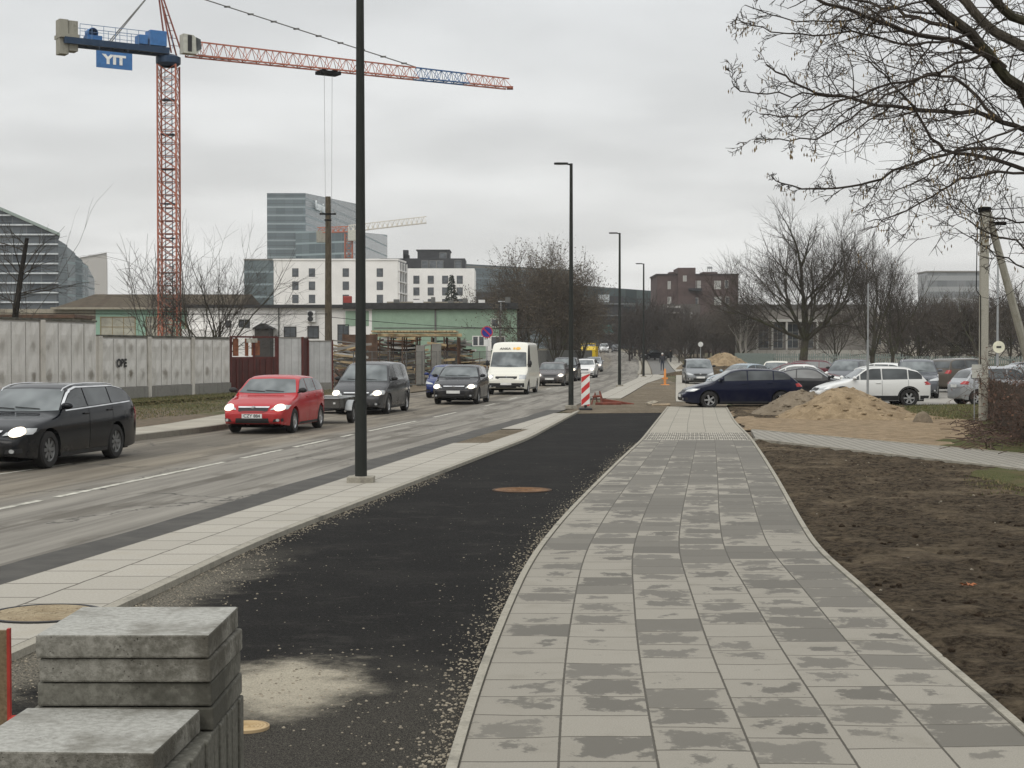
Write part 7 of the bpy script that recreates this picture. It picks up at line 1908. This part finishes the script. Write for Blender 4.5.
woods('dark bare thicket beside the bend below the dark office', [(rr.uniform(552,580), rr.uniform(215,290), rr.uniform(3,5.5)) for _ in range(12)], 240, MT['far_twigs_dark'])
# leaning dead trunk at the far left
t = empty('dead_tree', (XA(13,66), 66, .2), 0, 'leaning dark broken tree trunk behind the taller wall at the left edge', 'tree')
b = MB(); zz = lambda py: CAMH - (py-350.5)*66/FPX
b.tube([(0,0,0),(.05,0,zz(330)),(.35,0,zz(280)),(.62,0,zz(243))], [.16,.14,.11,.08], 8); b.build('trunk', m_bark('dead_bark', (.012,.011,.010), (.035,.03,.025)), t, smooth=True)
b = MB(); bt = MB(); rr = random.Random(5)
for k in range(16):
    f = rr.random(); p = Vector((.05+.57*f, 0, zz(325)+(zz(250)-zz(325))*f)); a = rr.random()*6.28
    grow(b, b, p, Vector((math.cos(a), math.sin(a)*.6, rr.uniform(-.1,.8))).normalized(), rr.uniform(.6,1.6), .03, 2, rr, dict(P3, rmin=.010, kids=[0,2,3]))
b.build('crown', M_TWIG, t)
tree('bare_shrub_tree', 'sparse bare branches reaching into the frame at the upper left edge', None, XA(-22,60), 60, 8.4, dict(P3, stems=3, rmin=.006, kids=[0,1,2,3]), .035, 44, 0, 3, first='multi')
# spruce
t = empty('spruce_tree', (XA(451.5,250), 250, 0), 0, 'small dark green spruce in front of the farther white block', 'tree')
zt2 = CAMH - (275-350.5)*250/FPX
b = MB(); b.tube([(0,0,0),(0,0,zt2)], [.25,.03], 6); b.build('trunk', M_BARK, t)
b = MB(); rr = random.Random(8)
for k in range(1500):
    f = rr.random()**.7; z = zt2 - f*(zt2-5.5); rad = .15 + f*1.75; a = rr.random()*6.28; q = rad*rr.uniform(.3,1.05); x, y = q*math.cos(a), q*math.sin(a)
    s = rr.uniform(.12,.3); b.add([(x,y,z+s*.5),(x+s*math.cos(a)*1.4,y+s*math.sin(a)*1.4,z-s*.6),(x-s*.6*math.sin(a),y+s*.6*math.cos(a),z-.1)], [(0,1,2)])
b.build('crown', plain('spruce_needles', (.012,.022,.014), .9, var=.4), t)

# near overhanging tree at the top right; the trunk stands outside the frame
YN = 15.0
t = empty('overhanging_tree', (XA(1225,YN), YN+.6, 0), 0, 'bare tree leaning in from the upper right with long drooping branches and old seed clusters', 'tree')
O_ = Vector((XA(1225,YN), YN+.6, 0))
def N(px, py, y): return D(px, py, y) - O_
bt, bw = MB(), MB(); rr = random.Random(61); tips = []
bt.tube([Vector((0,0,-.1)), Vector((0,0,.3)), Vector((-.05,0,2.4)), N(1160,60,YN), N(1150,-160,YN)], [.34,.25,.22,.20,.12], 12, cap=False)
limbs = [
 ([(1150,230,15.3),(1080,165,15),(1024,103,14.8),(1000,66,14.6),(970,34,14.5),(929,0,14.3),(880,-45,14.2)], .105, .045),
 ([(1160,180,15.2),(1090,70,15.4),(1030,55,15.5),(980,20,15.6),(961,-2,15.7),(930,-60,15.8)], .095, .05),
 ([(1165,120,15),(1100,40,14),(1024,28,13.8),(990,-4,13.6),(960,-40,13.5)], .08, .04),
 ([(1004,68,14.6),(985,54,14.5),(950,40,14.3),(905,31,14.1),(860,14,13.9),(824,0,13.8),(790,-14,13.7)], .045, .016),
 ([(970,34,14.5),(930,22,14.9),(893,9,15),(860,1,15.1),(820,-8,15.2)], .035, .012),
 ([(1040,140,14.9),(1006,118,14.6),(975,112,14.4),(930,112,14.2),(892,107,14),(851,99,13.8),(822,93,13.7),(780,78,13.6),(766,64,13.6)], .040, .008),
 ([(851,99,13.8),(815,96,13.7),(778,92,13.6),(745,94,13.5),(732,81,13.5)], .013, .006),
 ([(1050,185,15),(1010,160,14.6),(970,157,14.4),(935,148,14.2),(922,116,14.1),(890,82,14.1),(870,62,14.1)], .034, .008),
 ([(1045,160,15.2),(1000,146,15),(960,150,14.8),(915,162,14.6),(880,178,14.5),(850,189,14.4),(810,189,14.3),(785,185,14.2),(772,176,14.2)], .028, .006),
 ([(1000,120,13.5),(965,84,13.4),(945,72,13.3),(910,78,13.2),(860,96,13.1),(820,110,13),(790,120,13),(760,114,13)], .024, .006),
 ([(1024,175,14),(985,170,13.8),(950,185,13.7),(918,205,13.6),(890,218,13.6),(868,222,13.6)], .020, .005),
 ([(985,54,14.5),(940,70,14.2),(900,88,14),(860,110,13.8),(830,135,13.7),(790,141,13.6),(757,138,13.6)], .022, .005),
 ([(970,34,14.4),(930,50,14),(880,38,13.8),(840,30,13.6),(800,37,13.5),(760,28,13.5),(738,20,13.5)], .020, .005),
 ([(929,0,14.3),(880,14,14),(830,24,13.9),(780,20,13.8),(745,5,13.8)], .016, .005),
 ([(1060,220,15),(1030,225,14.6),(990,218,14.4),(960,205,14.2),(938,180,14.1)], .016, .005),
 ([(1100,250,15),(1060,262,14.6),(1024,246,14.4),(990,234,14.3),(962,218,14.2),(950,205,14.2)], .020, .005),
 ([(1090,290,15),(1050,275,14.7),(1000,262,14.5),(985,245,14.4),(955,228,14.3)], .016, .005),
 ([(1060,120,14),(1020,128,13.4),(985,140,13.2),(955,150,13.1),(940,168,13),(905,190,13),(880,200,13)], .018, .005),
]
PN = dict(kids=[0,3,4,4], ang=(22,60), lr=(.4,.75), up=-.02, uptip=.03, wob=.17, rmin=.0035, rr=.5, taper=.5, twig=.012, seg=5, start=.15, lead=False)
for pts, r0, r1 in limbs:
    V = [N(*p) for p in pts]; r0 *= .66; r1 *= .8
    # refine with a little wobble
    W = []
    for i in range(len(V)-1):
        for k in range(3):
            q = V[i].lerp(V[i+1], k/3)
            if i and k == 0: q = V[i]*.6 + (V[i-1]+V[i+1])*.2
            W.append(q + (Vector((rr.gauss(0,.012),rr.gauss(0,.012),rr.gauss(0,.012)))))
    W.append(V[-1]); n = len(W)
    rad = [r0 + (r1-r0)*i/(n-1) for i in range(n)]
    (bt if r0 > .03 else bw).tube(W, rad, 8 if r0 > .03 else 5, cap=False)
    for i in range(2, n):
        if W[i].x + O_.x > XA(1110, YN): continue
        reps = 1 if rr.random() < .85 else 2
        pxw = (W[i].x+O_.x)/(W[i].y+O_.y)*FPX+512; pyw = 350.5-((W[i].z+O_.z-CAMH)/(W[i].y+O_.y))*FPX; lim_ = min(1.0, max(.22, (pxw-735)/200.0)) * (1.0 if pyw < 140 else .55)
        for _ in range(reps):
            dd = (W[i]-W[i-1]).normalized(); ax = dd.orthogonal().normalized(); ax.rotate(Matrix.Rotation(rr.random()*6.283, 3, dd)); an = R(rr.uniform(25,65))
            nd = dd*math.cos(an) + ax*math.sin(an) - Vector((0,0,.14)) ; nd.normalize()
            L = rr.uniform(.30,.85) * lim_; dp = 2 if rr.random() < .75 else 1
            grow(bw, bw, W[i], nd, L, min(.010, rad[i]*.55), dp, rr, PN, tips)
bt.build('trunk', m_bark('near_bark', (.028,.024,.018), (.075,.065,.05), green=.4), t, smooth=True); bw.build('twigs', plain('near_twigs', (.042,.034,.027), .9, var=.2), t)
b = MB()
def seedc(p, s):
    for k in range(rr.randint(3,6)):
        q = p + Vector((rr.gauss(0,s*.4), rr.gauss(0,s*.4), -rr.random()*s*1.8)); h = s*rr.uniform(.25,.5); a = rr.random()*6.28; c, d = math.cos(a)*h*.32, math.sin(a)*h*.32
        b.add([q+Vector((0,0,h)), q+Vector((c,d,0)), q+Vector((0,0,-h)), q+Vector((-c,-d,0))], [(0,1,2,3)])
for p, d in tips:
    px = (p+O_).x/(p+O_).y*FPX + 512
    w = .07 if px < 860 else .10
    py = 350.5 - ((p+O_).z - CAMH)/(p+O_).y*FPX
    if 860 < px < 980 and 60 < py < 160: w = .28
    if rr.random() < w: seedc(p, .048)
o = b.build('seed_clusters', plain('dry_seeds', (.16,.115,.055), .85, var=.35, scale=5), t); o['kind'] = 'stuff'

# bare hedge at the right edge
t = empty('bare_hedge', (0,0,0), 0, 'tangled brown bare hedge growing over the rotten picket fence at the right edge', 'hedge')
b = MB(); bl = MB(); rr = random.Random(71); tp = []
for k in range(240):
    f = rr.random(); base = Vector((XA(992,47), 47, 0)).lerp(Vector((10.3, 29, 0)), f) + Vector((rr.uniform(-.15,1.7), rr.uniform(-.4,.4), rr.uniform(0,.7)))
    a = rr.random()*6.28; t_ = R(rr.uniform(5,60)); d = Vector((math.sin(t_)*math.cos(a), math.sin(t_)*math.sin(a), math.cos(t_)))
    grow(b, b, base, d, rr.uniform(.6,.95), .018, 3, rr, dict(kids=[0,3,3,3], ang=(25,70), lr=(.5,.8), up=-.05, uptip=-.10, wob=.22, rmin=.006, rr=.6, taper=.5, twig=.5, seg=4, start=.1, lead=False), tp)
b.build('twigs', plain('hedge_twigs', (.075,.048,.036), .9, var=.4, scale=2), t)
for p, d in tp:
    if rr.random() < .5:
        a = Vector((rr.gauss(0,1),rr.gauss(0,1),rr.gauss(0,1))).normalized(); b_ = a.orthogonal().normalized(); s = rr.uniform(.02,.045); bl.add([p-a*s, p+b_*s*.6, p+a*s, p-b_*s*.6], [(0,1,2,3)])
o = bl.build('withered_leaves', plain('withered', (.10,.055,.036), .9, var=.5, scale=3), t); o['kind'] = 'stuff'
# brushwood on the ground in front of it
b = MB(); rr = random.Random(72)
for k in range(260):
    x, y = G(rr.gauss(995,16), rr.gauss(436,9)); a = rr.random()*6.28; L = rr.uniform(.2,.8); b.tube([(x,y,.04+rr.random()*.08),(x+L*.5*math.cos(a),y+L*.5*math.sin(a),.08+rr.random()*.15),(x+L*math.cos(a+.3),y+L*math.sin(a+.3),.05+rr.random()*.1)], .010, 3)
tag(b.build('brushwood', MT['hedge_twigs']), 'loose brown twigs strewn on the ground before the bare hedge', 'brushwood', kind='stuff')

# ---------------------------------------------------------------- light haze in the air
b = MB(); b.box(-420, 420, -60, 800, -1.2, 62)
hz_m = bpy.data.materials.new('haze_air'); hz_m.use_nodes = True; hz_m.node_tree.nodes.clear()
ho = hz_m.node_tree.nodes.new('ShaderNodeOutputMaterial'); hv = hz_m.node_tree.nodes.new('ShaderNodeVolumePrincipled')
hv.inputs['Color'].default_value = (.95, .97, 1, 1); hv.inputs['Density'].default_value = .00018; hv.inputs['Anisotropy'].default_value = 0.2
hz_m.node_tree.links.new(hv.outputs[0], ho.inputs['Volume'])
tag(b.build('haze', hz_m), 'thin pale winter haze over the far buildings', 'haze', kind='stuff')
# ---------------------------------------------------------------- world, sun, camera
w = bpy.data.worlds.new('World'); scene.world = w; w.use_nodes = True
nt = w.node_tree; nt.nodes.clear(); nd = nt.nodes.new
out = nd('ShaderNodeOutputWorld'); bg = nd('ShaderNodeBackground'); sky = nd('ShaderNodeTexSky'); sky.sky_type = 'NISHITA'; sky.sun_disc = False
SEL, SAZ = R(46), R(205)
sky.sun_elevation = SEL; sky.sun_rotation = SAZ; sky.air_density = 1.0; sky.dust_density = 3.0; sky.altitude = 100
tc = nd('ShaderNodeTexCoord'); sep = nd('ShaderNodeSeparateXYZ'); nt.links.new(tc.outputs['Generated'], sep.inputs[0])
def mth(op, a, b=0.0):
    n = nd('ShaderNodeMath'); n.operation = op
    for i, v in enumerate((a, b)):
        if isinstance(v, bpy.types.NodeSocket): nt.links.new(v, n.inputs[i])
        else: n.inputs[i].default_value = v
    return n.outputs[0]
zc = mth('MAXIMUM', sep.outputs[2], 0.0)
# cloud deck seen in perspective
k = mth('ADD', zc, 0.14); cx_ = mth('DIVIDE', sep.outputs[0], k); cy_ = mth('DIVIDE', sep.outputs[1], k)
cb = nd('ShaderNodeCombineXYZ'); nt.links.new(cx_, cb.inputs[0]); nt.links.new(cy_, cb.inputs[1])
nz = nd('ShaderNodeTexNoise'); nz.inputs['Scale'].default_value = 1.15; nz.inputs['Detail'].default_value = 5; nz.inputs['Roughness'].default_value = .45; nt.links.new(cb.outputs[0], nz.inputs['Vector'])
mr = nd('ShaderNodeMapRange'); mr.interpolation_type = 'SMOOTHSTEP'; nt.links.new(nz.outputs[0], mr.inputs[0]); mr.inputs[1].default_value = .32; mr.inputs[2].default_value = .68; mr.inputs[3].default_value = .84; mr.inputs[4].default_value = 1.07
grad = mth('ADD', 1.0, mth('MULTIPLY', mth('MAXIMUM', mth('SUBTRACT', zc, .20), 0.0), 1.1))   # overcast: brighter towards the zenith
lum = mth('MULTIPLY', mth('MULTIPLY', mr.outputs[0], grad), 8.2)
hz = nd('ShaderNodeMapRange'); nt.links.new(zc, hz.inputs[0]); hz.inputs[1].default_value = 0; hz.inputs[2].default_value = .22
warm = nd('ShaderNodeMix'); warm.data_type = 'RGBA'; nt.links.new(hz.outputs[0], warm.inputs[0]); warm.inputs[6].default_value = (1.0,.995,.965,1); warm.inputs[7].default_value = (.965,.985,.99,1)
cl = nd('ShaderNodeMix'); cl.data_type = 'RGBA'; cl.blend_type = 'MULTIPLY'; cl.inputs[0].default_value = 1; nt.links.new(warm.outputs[2], cl.inputs[6]); nt.links.new(lum, cl.inputs[7])
mx_ = nd('ShaderNodeMix'); mx_.data_type = 'RGBA'; mx_.inputs[0].default_value = .96; nt.links.new(sky.outputs[0], mx_.inputs[6]); nt.links.new(cl.outputs[2], mx_.inputs[7])
nt.links.new(mx_.outputs[2], bg.inputs[0]); bg.inputs[1].default_value = .10; nt.links.new(bg.outputs[0], out.inputs[0])
sl = bpy.data.lights.new('sun', 'SUN'); sl.energy = 1.35; sl.angle = R(40); sl.color = (1, .96, .9); so = bpy.data.objects.new('sun', sl); COL.objects.link(so)
sd_ = Vector((math.sin(SAZ)*math.cos(SEL), math.cos(SAZ)*math.cos(SEL), math.sin(SEL))); so.rotation_euler = (-sd_).to_track_quat('-Z', 'Y').to_euler()
cam = bpy.data.cameras.new('camera'); cam.sensor_width = 36; cam.lens = FPX/1024*36; cam.clip_start = .1; cam.clip_end = 6000
co = bpy.data.objects.new('camera', cam); COL.objects.link(co); co.location = (0, 0, CAMH); co.rotation_euler = (math.pi/2 - PITCH, 0, 0); scene.camera = co
vs_ = scene.view_settings; scene.display_settings.display_device = 'sRGB'; vs_.view_transform = 'Standard'; vs_.look = 'None'; vs_.exposure = 0.0; vs_.gamma = 1; vs_.use_curve_mapping = False
scene.cycles.volume_bounces = 1; scene.cycles.max_bounces = 6; scene.cycles.diffuse_bounces = 2; scene.cycles.use_denoising = True
